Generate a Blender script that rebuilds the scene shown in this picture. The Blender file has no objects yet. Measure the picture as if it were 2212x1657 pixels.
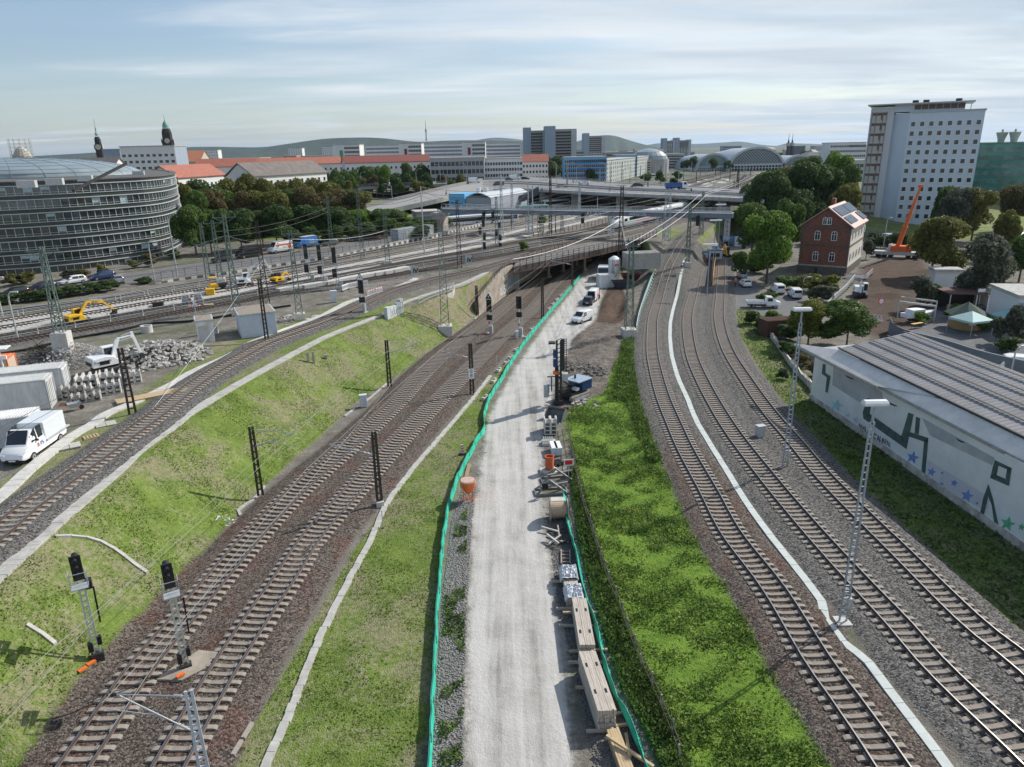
import bpy,bmesh,math,random
import numpy as np
from mathutils import Vector,Matrix
from math import radians as R_,sin,cos,pi,sqrt,atan2,hypot
V_=Vector;ru_=random.uniform;random.seed(7);RNG=np.random.default_rng(7)
SC=bpy.context.scene;COL=SC.collection
FPX,PITCH,ROLL,H=1533.0,R_(18.2),R_(1.2),27.0
fw=V_((0,cos(PITCH),-sin(PITCH)));r0=V_((1,0,0));u0=r0.cross(fw)
rt=r0*cos(ROLL) - u0*sin(ROLL);up=u0*cos(ROLL)+r0*sin(ROLL)
cam=bpy.data.cameras.new('camera');camo=bpy.data.objects.new('camera',cam);COL.objects.link(camo)
cam.sensor_fit='HORIZONTAL';cam.sensor_width=36;cam.lens=36*FPX/2212
cam.clip_start=.5;cam.clip_end=60000
m=Matrix((rt,up,-fw)).transposed().to_4x4();m.translation=(0,0,H);camo.matrix_world=m
SC.camera=camo
SUN_DIR=V_((.81,.58,0)).normalized();SUN_EL=R_(38)
sv=V_((SUN_DIR.x*cos(SUN_EL),SUN_DIR.y*cos(SUN_EL),sin(SUN_EL)))
SC.view_settings.view_transform='Standard';SC.view_settings.look='None'
SC.view_settings.exposure=0.35;SC.view_settings.gamma=1
W=bpy.data.worlds.new('World');SC.world=W;W.use_nodes=True
def world():
 nt=W.node_tree;N=nt.nodes;L=nt.links;N.clear()
 out=N.new('ShaderNodeOutputWorld');bg=N.new('ShaderNodeBackground');L.new(bg.outputs[0],out.inputs[0])
 sk=N.new('ShaderNodeTexSky');sk.sky_type='NISHITA';sk.sun_disc=False
 sk.sun_elevation=SUN_EL;sk.sun_rotation=atan2(SUN_DIR.x,SUN_DIR.y);sk.altitude=100;sk.air_density=1.0;sk.dust_density=1.0;sk.ozone_density=2.5
 tc=N.new('ShaderNodeTexCoord');sep=N.new('ShaderNodeSeparateXYZ');L.new(tc.outputs['Generated'],sep.inputs[0])
 def mth(op,a,b=None,c=None):
  n=N.new('ShaderNodeMath');n.operation=op
  for i,v in enumerate((a,b,c)):
   if v is None: continue
   if isinstance(v,(int,float)): n.inputs[i].default_value=v
   else: L.new(v,n.inputs[i])
  return n.outputs[0]
 zz=mth('MAXIMUM',sep.outputs[2],0.0);dn=mth('ADD',zz,.055)
 cx=mth('DIVIDE',sep.outputs[0],dn);cy=mth('DIVIDE',sep.outputs[1],dn)
 cb=N.new('ShaderNodeCombineXYZ');L.new(cx,cb.inputs[0]);L.new(cy,cb.inputs[1])
 mp=N.new('ShaderNodeMapping');L.new(cb.outputs[0],mp.inputs[0]);mp.inputs['Rotation'].default_value=(0,0,.35);mp.inputs['Scale'].default_value=(.42,1.0,1);mp.inputs['Location'].default_value=(1.7,2.2,0)
 def noise(scale,det,rough,dist=0,vec=None):
  n=N.new('ShaderNodeTexNoise');n.inputs['Scale'].default_value=scale;n.inputs['Detail'].default_value=det
  n.inputs['Roughness'].default_value=rough;n.inputs['Distortion'].default_value=dist;L.new(vec or mp.outputs[0],n.inputs['Vector']);return n.outputs[0]
 n1=noise(.55,9,.55,.6);n2=noise(.22,4,.5,.3);n3=noise(2.2,8,.6,.9)
 s=mth('ADD',mth('MULTIPLY',n1,.55),mth('MULTIPLY',n2,.60));s=mth('ADD',s,mth('MULTIPLY',n3,.16))
 s=mth('ADD',s,mth('MULTIPLY',sep.outputs[0],.21))
 cr=N.new('ShaderNodeMapRange');cr.interpolation_type='SMOOTHSTEP';L.new(s,cr.inputs[0]);cr.inputs[1].default_value=.56;cr.inputs[2].default_value=.77;cr.inputs[3].default_value=.10;cr.inputs[4].default_value=.97
 hz=N.new('ShaderNodeMapRange');L.new(sep.outputs[2],hz.inputs[0]);hz.inputs[1].default_value=0;hz.inputs[2].default_value=.16;hz.inputs[3].default_value=.34;hz.inputs[4].default_value=0
 fac=mth('MAXIMUM',cr.outputs[0],hz.outputs[0])
 shade=noise(1.1,5,.5,.4)
 cr2=N.new('ShaderNodeValToRGB');L.new(shade,cr2.inputs[0])
 cr2.color_ramp.elements[0].position=.32;cr2.color_ramp.elements[0].color=(4.3,5.1,5.9,1)
 cr2.color_ramp.elements[1].position=.72;cr2.color_ramp.elements[1].color=(6.9,7.3,7.6,1)
 mx=N.new('ShaderNodeMix');mx.data_type='RGBA';L.new(fac,mx.inputs[0]);L.new(sk.outputs[0],mx.inputs[6]);L.new(cr2.outputs[0],mx.inputs[7])
 L.new(mx.outputs[2],bg.inputs[0]);bg.inputs[1].default_value=.10
world()
sun=bpy.data.lights.new('sun','SUN');suno=bpy.data.objects.new('sun',sun);COL.objects.link(suno)
sun.energy=4.0;sun.angle=R_(.5);sun.color=(1,.95,.87);suno.rotation_euler=sv.to_track_quat('Z','Y').to_euler();suno.location=(80,60,120)
def G(x,y,z=0.0):
 d=fw*FPX+rt*(x-1106) - up*(y-828.5);t=(z-H)/d.z
 return V_((d.x*t,d.y*t,z))
def PR(P):
 v=V_(P) - V_((0,0,H));z=v.dot(fw)
 return 1106+FPX*v.dot(rt)/z,828.5 - FPX*v.dot(up)/z
def AT(x,y,Y):
 d=fw*FPX+rt*(x-1106) - up*(y-828.5);t=Y/d.y
 return V_((d.x*t,Y,H+d.z*t))
def TOP(P,ypx):
 lo,hi=P[2]-5,200.0
 for _ in range(40):
  mid=(lo+hi)/2
  if PR((P[0],P[1],mid))[1] > ypx: lo=mid
  else: hi=mid
 return lo
def wl(pts): return [tuple(G(*p)) for p in pts]
UP=[(-200,25,4.6)]+wl([(-330,1530,4.6),(0,1262,4.6),(115,1150,4.6),(240,1052,4.6),(395,912,4.6),(520,836,4.6),(640,768,4.7),(733,722,4.8),(819,690,4.9),(862,668,5),(908,655,5),(950,640,5.1),(975,621,5.1),(1035,597,5.3),(1078,579,5.4),(1112,574,5.5)])
BR0=G(1112,574,5.5);BR1=G(1386,512,6.0);BF0=G(1193,506,6.0);BF1=G(1400,462,6.0)
HIGHP=UP+[tuple(BF0),tuple(BF1),tuple(BR1)]+wl([(1425,560,4),(1447,543,4.6),(1485,500,5.4),(1530,478,5.8),(1600,470,6)])+[(90,225,6),(150,330,6),(260,520,6),(500,620,6),(6000,900,6),(9000,30000,0),(-9000,30000,0),(-9000,600,6),(-500,60,5),(-200,25,4.6)]
LOWP=[(-60,-30,0),(-34,20,0)]+wl([(60,1657,0),(330,1345,0),(480,1150,0),(545,1075,0),(625,1000,0),(690,945,0),(770,868,0),(870,805,0),(990,712,0),(1020,688,0),(1036,672,0),(1050,662,0),(1064,652,0),(1078,643,0),(1092,632,0),(1112,620,0)])+[tuple(G(1122,610,0)),(BF0.x+4,BF0.y-6,0),(BF1.x-6,BF1.y-4,0)]+wl([(1358,548,0),(1385,575,0),(1405,610,0),(1432,640,0),(1475,600,0),(1515,560,0),(1560,520,0),(1620,500,0)])+[(110,215,0),(300,330,0),(500,380,0),(900,300,0),(600,-30,0)]
def _seg(px,py,A):
 d=np.full(px.shape,1e9)
 for i in range(len(A)):
  ax,ay=A[i][:2];bx,by=A[(i+1) % len(A)][:2]
  ux,uy=bx-ax,by-ay;l2=ux*ux+uy*uy+1e-12
  t=np.clip(((px-ax)*ux+(py-ay)*uy)/l2,0,1)
  d=np.minimum(d,(px-ax-t*ux)**2+(py-ay-t*uy)**2)
 return np.sqrt(d)
def _line(px,py,A):
 d=np.full(px.shape,1e9)
 for i in range(len(A)-1):
  ax,ay=A[i][:2];bx,by=A[i+1][:2]
  ux,uy=bx-ax,by-ay;l2=ux*ux+uy*uy+1e-12
  t=np.clip(((px-ax)*ux+(py-ay)*uy)/l2,0,1)
  d=np.minimum(d,(px-ax-t*ux)**2+(py-ay-t*uy)**2)
 return np.sqrt(d)
def _in(px,py,A):
 c=np.zeros(px.shape,bool)
 for i in range(len(A)):
  ax,ay=A[i][:2];bx,by=A[(i+1) % len(A)][:2]
  if ay==by: continue
  k=((ay > py) !=(by > py)) & (px < (bx-ax)*(py-ay)/(by-ay)+ax);c ^=k
 return c
def sd(px,py,A):
 d=_seg(px,py,A);return np.where(_in(px,py,A),d,-d)
MOUNDS=[]
def terr(px,py,mounds=True):
 px=np.asarray(px,float);py=np.asarray(py,float)
 dl=np.maximum(-sd(px,py,LOWP),0);dh=np.maximum(-sd(px,py,HIGHP),0)
 zh=4.6+.9*np.clip((py-70)/100,0,1)+.5*np.clip((py-180)/60,0,1)
 zh=np.where(py > 700,6-np.clip((py-700)/1500,0,1)*6,zh)
 t=dl/(dl+dh+1e-6);t=t*t*(3-2*t)*.35+t*.65
 z=zh*t
 if mounds:
  for (mx_,my_,rx,ry,a,h) in MOUNDS:
   ux=(px-mx_)*cos(a)+(py-my_)*sin(a);uy=-(px-mx_)*sin(a)+(py-my_)*cos(a)
   q=(ux/rx)**2+(uy/ry)**2;z=z+h*np.exp(-q*1.6)*(q < 6)
 for A in TRACKZ:
  k=np.where((np.abs(px-A[:,0].mean()) < 80) & (py > A[:,1].min()-8) & (py < A[:,1].max()+8))[0]
  for c in range(0,len(k),4000):
   q=k[c:c+4000];d=np.hypot(A[None,:,0]-px[q][:,None],A[None,:,1]-py[q][:,None]);i=d.argmin(1);dm=d[np.arange(len(q)),i]
   w=np.clip((6.5-dm)/3,0,1);z[q]=z[q]*(1-w)+A[i,2]*w
 return z
def zhigh(x,y):
 z=4.6+.9*min(max((y-70)/100,0),1)+.5*min(max((y-180)/60,0),1)
 return 6-min(max((y-700)/1500,0),1)*6 if y > 700 else z
def _prep(A): a=np.array([p[:2] for p in A],float);b=np.roll(a,-1,0);u=b-a;return a,b,u,(u*u).sum(1)+1e-12
_PL,_PH=_prep(LOWP),_prep(HIGHP)
def _sd1(x,y,Q):
 a,b,u,l2=Q;wx=x-a[:,0];wy=y-a[:,1];t=np.clip((wx*u[:,0]+wy*u[:,1])/l2,0,1)
 d=sqrt(((wx-t*u[:,0])**2+(wy-t*u[:,1])**2).min())
 with np.errstate(divide='ignore',invalid='ignore'):
  k=((a[:,1] > y) !=(b[:,1] > y)) & (x < u[:,0]*wy/np.where(u[:,1]==0,1e-9,u[:,1])+a[:,0])
 return d if k.sum() % 2 else -d
TRACKZ=[]
def T(x,y):
 dl=max(-_sd1(x,y,_PL),0);dh=max(-_sd1(x,y,_PH),0);t=dl/(dl+dh+1e-6);t=t*t*(3-2*t)*.35+t*.65
 z=zhigh(x,y)*t
 for (mx_,my_,rx,ry,a,h) in MOUNDS:
  if abs(x-mx_) > 25 or abs(y-my_) > 25: continue
  ux=(x-mx_)*cos(a)+(y-my_)*sin(a);uy=-(x-mx_)*sin(a)+(y-my_)*cos(a);q=(ux/rx)**2+(uy/ry)**2
  if q < 6: z+=h*math.exp(-q*1.6)
 for A in TRACKZ:
  d=np.hypot(A[:,0]-x,A[:,1]-y);i=int(d.argmin());w=min(max((6.5-d[i])/3,0),1);z=z*(1-w)+A[i,2]*w
 return z
def GT(x,y,dz=0.0,z0=None):
 z=z0 if z0 is not None else 2.0
 for _ in range(25):
  p=G(x,y,z);z=z*.4+(T(p.x,p.y)+dz)*.6
 p=G(x,y,z);return V_((p.x,p.y,z))
def GTL(pts,dz=0.0):
 return [GT(*p,dz=dz) for p in pts]
def smooth(P,n=4):
 P=[V_(p) for p in P];out=[]
 for i in range(len(P)-1):
  a=P[max(i-1,0)];b=P[i];c=P[i+1];d=P[min(i+2,len(P)-1)]
  for k in range(n):
   t=k/n;out.append(.5*((2*b)+(c-a)*t+(2*a-5*b+4*c-d)*t*t+(3*b-a-3*c+d)*t*t*t))
 out.append(P[-1]);return out
def resample(P,step):
 P=[V_(p) for p in P];out=[P[0]];acc=0.0
 for i in range(len(P)-1):
  a,b=P[i],P[i+1];l=(b-a).length;s=step-acc
  while s <=l: out.append(a.lerp(b,s/l));s+=step
  acc=(acc+l) % step
 return out
def tag(o,label=None,cat=None,group=None,kind=None):
 if label: o['label']=label
 if cat: o['category']=cat
 if group: o['group']=group
 if kind: o['kind']=kind
 return o
def empty(name,loc,rz=0,label=None,cat=None,group=None,sc=None):
 o=bpy.data.objects.new(name,None);COL.objects.link(o);o.location=loc;o.rotation_euler=(0,0,rz)
 o.empty_display_size=.3
 if sc: o.scale=(sc,sc,sc) if isinstance(sc,(int,float)) else sc
 return tag(o,label,cat,group)
def copy_tree(o,parent=None):
 c=o.copy();COL.objects.link(c);c.parent=parent
 for ch in [q for q in o.children]: copy_tree(ch,c)
 return c
class MB:
 def __init__(s): s.v=[];s.f=[];s.mi=[];s.m=0
 def mat(s,i): s.m=i;return s
 def add(s,vs,fs):
  n=len(s.v);s.v+=[tuple(v) for v in vs]
  for f in fs: s.f.append(tuple(i+n for i in f));s.mi.append(s.m)
  return s
 def box(s,c,d,rz=0,taper=1.0):
  x,y,z=d[0]/2,d[1]/2,d[2]/2;ca,sa=cos(rz),sin(rz);vs=[]
  for sz in (-1,1):
   k=taper if sz > 0 else 1
   for sx,sy in ((-1,-1),(1,-1),(1,1),(-1,1)):
    a,b=sx*x*k,sy*y*k;vs.append((c[0]+a*ca-b*sa,c[1]+a*sa+b*ca,c[2]+sz*z))
  return s.add(vs,[(0,3,2,1),(4,5,6,7),(0,1,5,4),(1,2,6,5),(2,3,7,6),(3,0,4,7)])
 def b0(s,x0,x1,y0,y1,z0,z1): return s.box(((x0+x1)/2,(y0+y1)/2,(z0+z1)/2),(x1-x0,y1-y0,z1-z0))
 def bar(s,p,q,w,h=None,upv=(0,0,1)):
  p=V_(p);q=V_(q);d=(q-p);h=h or w
  if d.length < 1e-6: return s
  d.normalize();u=V_(upv)
  if abs(d.dot(u)) > .98: u=V_((1,0,0))
  a=d.cross(u).normalized();b=a.cross(d).normalized();vs=[]
  for P in (p,q):
   for sa,sb in ((-1,-1),(1,-1),(1,1),(-1,1)): vs.append(P+a*(sa*w/2)+b*(sb*h/2))
  return s.add(vs,[(0,1,2,3),(7,6,5,4),(0,4,5,1),(1,5,6,2),(2,6,7,3),(3,7,4,0)])
 def tube(s,p,q,r,n=8,r2=None,cap=True):
  p=V_(p);q=V_(q);d=(q-p);r2=r if r2 is None else r2
  if d.length < 1e-6: return s
  d.normalize();u=V_((0,0,1)) if abs(d.z) < .95 else V_((1,0,0));a=d.cross(u).normalized();b=a.cross(d)
  vs=[]
  for P,rr in ((p,r),(q,r2)):
   for i in range(n): t=2*pi*i/n;vs.append(P+a*(cos(t)*rr)+b*(sin(t)*rr))
  fs=[(i,(i+1) % n,n+(i+1) % n,n+i) for i in range(n)]
  if cap: fs+=[tuple(reversed(range(n))),tuple(range(n,2*n))]
  return s.add(vs,fs)
 def path(s,P,r,n=4):
  for i in range(len(P)-1): s.tube(P[i],P[i+1],r,n,cap=False)
  return s
 def prism(s,poly,z0,z1):
  n=len(poly);vs=[(p[0],p[1],z0) for p in poly]+[(p[0],p[1],z1) for p in poly]
  a=sum(poly[i][0]*poly[(i+1) % n][1]-poly[(i+1) % n][0]*poly[i][1] for i in range(n))
  o=range(n) if a > 0 else range(n-1,-1,-1);o=list(o)
  fs=[tuple(reversed(o)),tuple(n+i for i in o)]+[(o[i],o[(i+1) % n],n+o[(i+1) % n],n+o[i]) for i in range(n)]
  return s.add(vs,fs)
 def ext(s,prof,x0,x1,ax='x'):
  n=len(prof)
  f=(lambda p,t: (t,p[0],p[1])) if ax=='x' else (lambda p,t: (p[0],t,p[1]))
  vs=[f(p,x0) for p in prof]+[f(p,x1) for p in prof]
  return s.add(vs,[tuple(reversed(range(n))),tuple(range(n,2*n))]+[(i,(i+1) % n,n+(i+1) % n,n+i) for i in range(n)])
 def loft(s,rings,cap=True,close=True):
  n=len(rings[0]);vs=[v for r in rings for v in r];fs=[]
  for k in range(len(rings)-1):
   for i in range(n if close else n-1): j=(i+1) % n;fs.append((k*n+i,k*n+j,(k+1)*n+j,(k+1)*n+i))
  if cap and close: fs+=[tuple(reversed(range(n))),tuple(range((len(rings)-1)*n,len(rings)*n))]
  return s.add(vs,fs)
 def lathe(s,c,prof,n=16):
  return s.loft([[(c[0]+r*cos(2*pi*i/n),c[1]+r*sin(2*pi*i/n),c[2]+z) for i in range(n)] for r,z in prof])
 def build(s,name,mats,parent=None,smooth=False,bevel=0,fix=True,label=None):
  me=bpy.data.meshes.new(name);me.from_pydata(s.v,[],s.f)
  mats=mats if isinstance(mats,(list,tuple)) else [mats]
  for k in mats: me.materials.append(k)
  me.polygons.foreach_set('material_index',[min(i,len(mats)-1) for i in s.mi])
  if fix:
   b=bmesh.new();b.from_mesh(me);bmesh.ops.recalc_face_normals(b,faces=b.faces);b.to_mesh(me);b.free()
  if smooth: me.polygons.foreach_set('use_smooth',[True]*len(me.polygons))
  o=bpy.data.objects.new(name,me);COL.objects.link(o);o.parent=parent
  if bevel:
   bv=o.modifiers.new('bevel','BEVEL');bv.width=bevel;bv.segments=2;bv.limit_method='ANGLE';bv.angle_limit=R_(35)
  if smooth and bevel==0 and hasattr(me,'set_sharp_from_angle'): me.set_sharp_from_angle(angle=R_(40))
  if label: o['label']=label
  return o
MT={}
def mat(name,col,rough=.7,metal=0,var=.12,scale=3,bump=0,bscale=20,col2=None,grime=0,spec=.4,coord='Object',stretch=None):
 if name in MT: return MT[name]
 m=bpy.data.materials.new(name);m.use_nodes=True;nt=m.node_tree;N=nt.nodes;L=nt.links
 b=N['Principled BSDF'];b.inputs['Roughness'].default_value=rough;b.inputs['Metallic'].default_value=metal;b.inputs['Specular IOR Level'].default_value=spec
 tc=N.new('ShaderNodeTexCoord');vec=tc.outputs[coord]
 if stretch:
  mp=N.new('ShaderNodeMapping');mp.inputs['Scale'].default_value=stretch;L.new(vec,mp.inputs[0]);vec=mp.outputs[0]
 n=N.new('ShaderNodeTexNoise');n.inputs['Scale'].default_value=scale;n.inputs['Detail'].default_value=6;n.inputs['Roughness'].default_value=.65;L.new(vec,n.inputs['Vector'])
 cr=N.new('ShaderNodeValToRGB');L.new(n.outputs[0],cr.inputs[0]);c2=col2 or tuple(min(1,c*(1+var*1.6)) for c in col)
 cr.color_ramp.elements[0].position=.3;cr.color_ramp.elements[0].color=tuple(c*(1-var) for c in col)+(1,)
 cr.color_ramp.elements[1].position=.72;cr.color_ramp.elements[1].color=tuple(c2)+(1,)
 last=cr.outputs[0]
 if grime:
  n2=N.new('ShaderNodeTexNoise');n2.inputs['Scale'].default_value=scale*.35;n2.inputs['Detail'].default_value=8;n2.inputs['Roughness'].default_value=.7
  mp=N.new('ShaderNodeMapping');mp.inputs['Scale'].default_value=(1,1,.25);L.new(tc.outputs[coord],mp.inputs[0]);L.new(mp.outputs[0],n2.inputs['Vector'])
  mr=N.new('ShaderNodeMapRange');L.new(n2.outputs[0],mr.inputs[0]);mr.inputs[1].default_value=.48;mr.inputs[2].default_value=.7;mr.inputs[4].default_value=grime
  mx=N.new('ShaderNodeMix');mx.data_type='RGBA';L.new(mr.outputs[0],mx.inputs[0]);L.new(last,mx.inputs[6]);mx.inputs[7].default_value=(col[0]*.38,col[1]*.34,col[2]*.28,1);last=mx.outputs[2]
 L.new(last,b.inputs['Base Color'])
 if bump:
  n3=N.new('ShaderNodeTexNoise');n3.inputs['Scale'].default_value=bscale;n3.inputs['Detail'].default_value=4;L.new(vec,n3.inputs['Vector'])
  bp=N.new('ShaderNodeBump');bp.inputs['Strength'].default_value=bump;bp.inputs['Distance'].default_value=.05;L.new(n3.outputs[0],bp.inputs['Height']);L.new(bp.outputs[0],b.inputs['Normal'])
 MT[name]=m;return m
M_white=mat('white_paint',(.78,.79,.80),.35,var=.05,scale=1.5,grime=.25,spec=.5)
M_vwhite=mat('vehicle_white',(.80,.81,.82),.22,var=.03,scale=1.2,spec=.6)
M_cont=mat('container_white',(.74,.75,.75),.5,var=.06,scale=1.2,grime=.5)
M_conc=mat('concrete',(.36,.345,.32),.9,var=.18,scale=2.5,bump=.3,bscale=14,grime=.35)
M_clight=mat('light_concrete',(.52,.51,.485),.9,var=.12,scale=2,bump=.2,bscale=18,grime=.25)
M_slab=mat('paving_concrete',(.42,.41,.385),.92,var=.16,scale=1.6,bump=.25,bscale=12,grime=.3)
M_wall=mat('old_concrete_wall',(.33,.285,.235),.9,var=.25,scale=.8,bump=.3,bscale=8,grime=.5)
M_dark=mat('dark_steel',(.035,.033,.032),.6,var=.3,scale=5)
M_black=mat('black_plastic',(.016,.016,.017),.45,var=.2)
M_tyre=mat('tyre_rubber',(.022,.022,.022),.85,var=.2)
M_galv=mat('galvanised_steel',(.42,.45,.48),.5,.35,var=.12,scale=4)
M_grnst=mat('green_mast_paint',(.13,.18,.155),.6,.1,var=.25,scale=4,grime=.4)
M_rustst=mat('rusty_mast_steel',(.055,.043,.036),.8,.1,var=.35,scale=5)
M_lgrey=mat('light_grey_paint',(.46,.48,.48),.5,var=.1,scale=4,grime=.3)
M_rail=mat('rail_steel',(.10,.07,.055),.6,.3,var=.3,scale=3)
M_railtop=mat('rail_head',(.42,.41,.40),.28,.9,var=.1)
M_sleep=mat('concrete_sleeper',(.27,.235,.20),.9,var=.22,scale=2.2,bump=.2)
M_sleepw=mat('new_sleeper',(.58,.56,.52),.9,var=.15,scale=1.5)
M_sleepd=mat('old_sleeper',(.085,.07,.058),.9,var=.3,scale=2)
M_glass=mat('dark_glass',(.025,.032,.038),.08,var=.3,scale=.5,spec=.8)
M_glassb=mat('pale_glass',(.20,.26,.29),.12,var=.3,scale=.4,spec=.8)
M_wood=mat('pale_timber',(.46,.35,.21),.8,var=.2,scale=2,stretch=(1,12,12))
M_woodg=mat('weathered_timber',(.33,.295,.26),.9,var=.2,scale=1.4,bump=.3,stretch=(14,1,14))
M_orange=mat('orange_paint',(.72,.16,.035),.4,var=.12,grime=.2)
M_yellow=mat('yellow_paint',(.78,.45,.02),.35,var=.06,grime=.15)
M_red=mat('red_paint',(.62,.03,.025),.45,var=.08)
M_blue=mat('blue_paint',(.035,.17,.50),.35,var=.06)
M_navy=mat('navy_paint',(.02,.035,.09),.35,var=.1)
M_green=mat('green_netting',(.02,.42,.30),.75,var=.18,scale=1.2,bump=.5,bscale=3)
M_pipe=mat('terracotta_pipe',(.50,.12,.045),.6,var=.12)
M_brown=mat('brown_earth',(.105,.066,.045),.98,var=.35,scale=1.2,bump=.8,bscale=6)
M_grav=mat('grey_gravel',(.33,.33,.325),.98,var=.4,scale=9,bump=1,bscale=10)
M_earth=mat('grey_earth',(.19,.175,.155),.98,var=.35,scale=2,bump=.9,bscale=6)
M_rubble=mat('broken_concrete',(.40,.385,.36),.95,var=.3,scale=2,bump=.5)
M_brick=mat('red_brick',(.20,.085,.062),.85,var=.28,scale=2.2,bump=.25,bscale=18,grime=.3)
M_plaster=mat('cream_plaster',(.66,.62,.54),.85,var=.06,scale=.8,grime=.15)
M_roofred=mat('red_tile_roof',(.33,.12,.08),.75,var=.18,scale=.8)
M_roofpink=mat('pale_red_roof',(.42,.27,.235),.6,var=.12,scale=.8)
M_roofdk=mat('dark_tile_roof',(.15,.13,.12),.8,var=.2,scale=.5)
M_steelblue=mat('blue_grey_paint',(.20,.235,.28),.5,var=.1,scale=1,grime=.25)
M_bark=mat('tree_bark',(.10,.08,.06),.95,var=.3,scale=4,bump=.5)
M_tarp=mat('grey_tarpaulin',(.50,.52,.56),.55,var=.2,scale=3,bump=.8,bscale=5)
M_skin=mat('skin',(.50,.32,.24),.6,var=.05)
M_hivis=mat('orange_safety_vest',(.85,.14,.04),.7,var=.1)
M_trous=mat('dark_trousers',(.03,.035,.05),.8,var=.2)
def fit(pts,dz=.30,n=5):
 o=[]
 for x,y in pts:
  z=5
  for _ in range(20): p=G(x,y,z);z=z*.4+(zhigh(p.x,p.y)+dz)*.6
  o.append(G(x,y,z))
 return smooth(o,n)
def ln(pts,z,n=5): return smooth([G(x,y,z if not callable(z) else z(x,y)) for x,y in pts],n)
C1=ln([(60,1800),(161.8,1657),(301.5,1450),(400.3,1333),(548.6,1157),(652,1051.6),(767.3,952),(861.8,864),(932.5,788.4),(1003.4,730),(1060,690),(1097.6,658.6),(1133,628),(1178,592)],.35)
C2=ln([(290,1800),(366,1657),(464.4,1480.5),(547.2,1350),(621.3,1242),(677,1157),(747.2,1078),(833.2,981.7),(893.4,918),(1000,810),(1074,736.6),(1113.8,700.7),(1158.6,659.5),(1190,620.6),(1229,587.5),(1262,563)],.35)
E1a=[(2010,1800),(1922.6,1652.5),(1824.4,1511),(1763.3,1426),(1670,1273.5),(1579.7,1155.5),(1531,1064),(1482,975),(1456,916.8),(1432,858),(1415.7,798.5),(1409,756),(1409.5,700),(1413.9,676),(1426.5,632)]
def E1z(x,y): return .35+max(0,min(1,(640-y)/140))*5.3
E1=smooth([G(x,y,.35) for x,y in E1a]+[G(x,y,E1z(x,y)) for x,y in [(1441.8,582.5),(1459.7,548.5),(1472,527),(1492.4,505),(1512.8,489),(1535,471),(1560,455),(1585,440)]],5)
E2=ln([(2330,1740),(2212,1624),(2083,1504),(2003.3,1424),(1940,1350),(1864.3,1269.7),(1804.8,1205),(1732.8,1124),(1651.7,1026),(1570,916.8),(1514,817),(1491.8,756),(1485.5,686.3),(1498,633.6),(1510.7,583.4),(1515.8,563)],.35)
E3=ln([(2330,1545),(2212,1437),(2112,1359),(2026,1277.4),(1938.6,1189.7),(1854.7,1107.8),(1775.4,1025.9),(1717.7,956.7),(1662.5,892.5),(1614,825),(1571.5,756),(1554,693),(1556.2,642),(1557.9,608),(1559,579),(1562,550)],.35)
D1=fit([(-300,1385),(-120,1240),(0,1151.7),(56.7,1101),(205.4,993),(269.2,947),(345.8,891),(431.6,822.6),(520.5,770.5),(588.9,735.5),(702,693.6),(784.7,658),(853,627.3),(938.5,603.4),(1026,584.6),(1088,567.7),(1150,549),(1229,526),(1333,510),(1400,494),(1480,472),(1540,452),(1580,437)])
def yl(pts,n=5): return fit(pts,.30,n)
Y1=yl([(-200,776),(0,742),(102,724.5),(216,705.8),(324,686),(512,652),(702,618),(827.5,599),(948.8,577),(1035,560),(1130,543),(1200,530),(1240,522)])
Y2=yl([(-200,760),(0,727),(216,690),(324,671),(512,639),(702,606),(819,584),(1026,551),(1130,531),(1250,511),(1320,500),(1400,482),(1480,463),(1560,440),(1610,424)])
Y3=yl([(560,628),(650,610),(750,592),(900,562),(1026,541),(1130,521),(1250,500),(1320,489),(1400,472),(1480,450),(1550,425),(1610,400)])
Y4=yl([(-200,742),(0,709),(216,673.5),(324,655),(512,624),(648,598),(819,569),(1026,528),(1120,508),(1280,470),(1400,437),(1500,408),(1570,385)])
Y5=yl([(-200,727),(0,694),(216,660),(324,643),(512,612),(648,588),(819,556),(1026,516),(1120,494),(1280,457),(1400,425),(1500,398),(1560,380)])
Y6=yl([(-200,706),(0,677),(216,647),(324,629),(512,598),(702,563),(819,540),(1026,503),(1120,483),(1250,452),(1350,430),(1450,405),(1540,380)])
FARL=[yl(p,3) for p in ([(1120,468),(1280,432),(1400,408),(1480,390),(1560,372)],[(1180,520),(1300,487),(1420,455),(1520,425),(1590,395),(1610,378)],
 [(1250,470),(1400,427),(1500,400),(1590,376)],[(1350,480),(1470,447),(1570,412),(1625,378)],[(1400,415),(1500,390),(1580,370)],[(1480,455),(1575,415),(1640,380)])]
TRACKZ.append(np.array([(p.x,p.y,p.z-.3) for p in resample(E1,2) if 100 < p.y < 260]))
NEAR=[C1,C2,E1,E2,E3,D1];YARD=[Y1,Y2,Y3,Y4,Y5,Y6]
MOUNDS+=[(G(1290,700)[0]+.5,101,4,9,0,.55)]
def md(x,y,rx,ry,a,h): p=GT(x,y);MOUNDS.append((p.x,p.y,rx,ry,a,h))
md(1236,835,2.6,4.5,.2,1.1);md(1262,790,3,6,.1,.8);md(1300,770,2.2,5,.0,.6);md(1255,735,2,5,-.2,.7);md(1225,790,1.3,6,.1,.6)
md(1318,655,1.5,9,-.22,1.0);md(1333,660,1.8,9,-.22,-1.5);md(1385,970,1,6,.2,.3);md(1330,1180,1.4,1.6,0,.35);md(1290,905,2.5,3,0,.7)
md(150,772,5.5,4,0,1.7);md(330,775,9,3,.6,1.7);md(120,700,3,2,0,.3);md(1890,612,6,6,0,1.0);md(1985,610,5,4,.2,1.3);md(1920,640,4,2.5,0,.9);md(2035,590,4,4,0,1.6)
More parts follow.
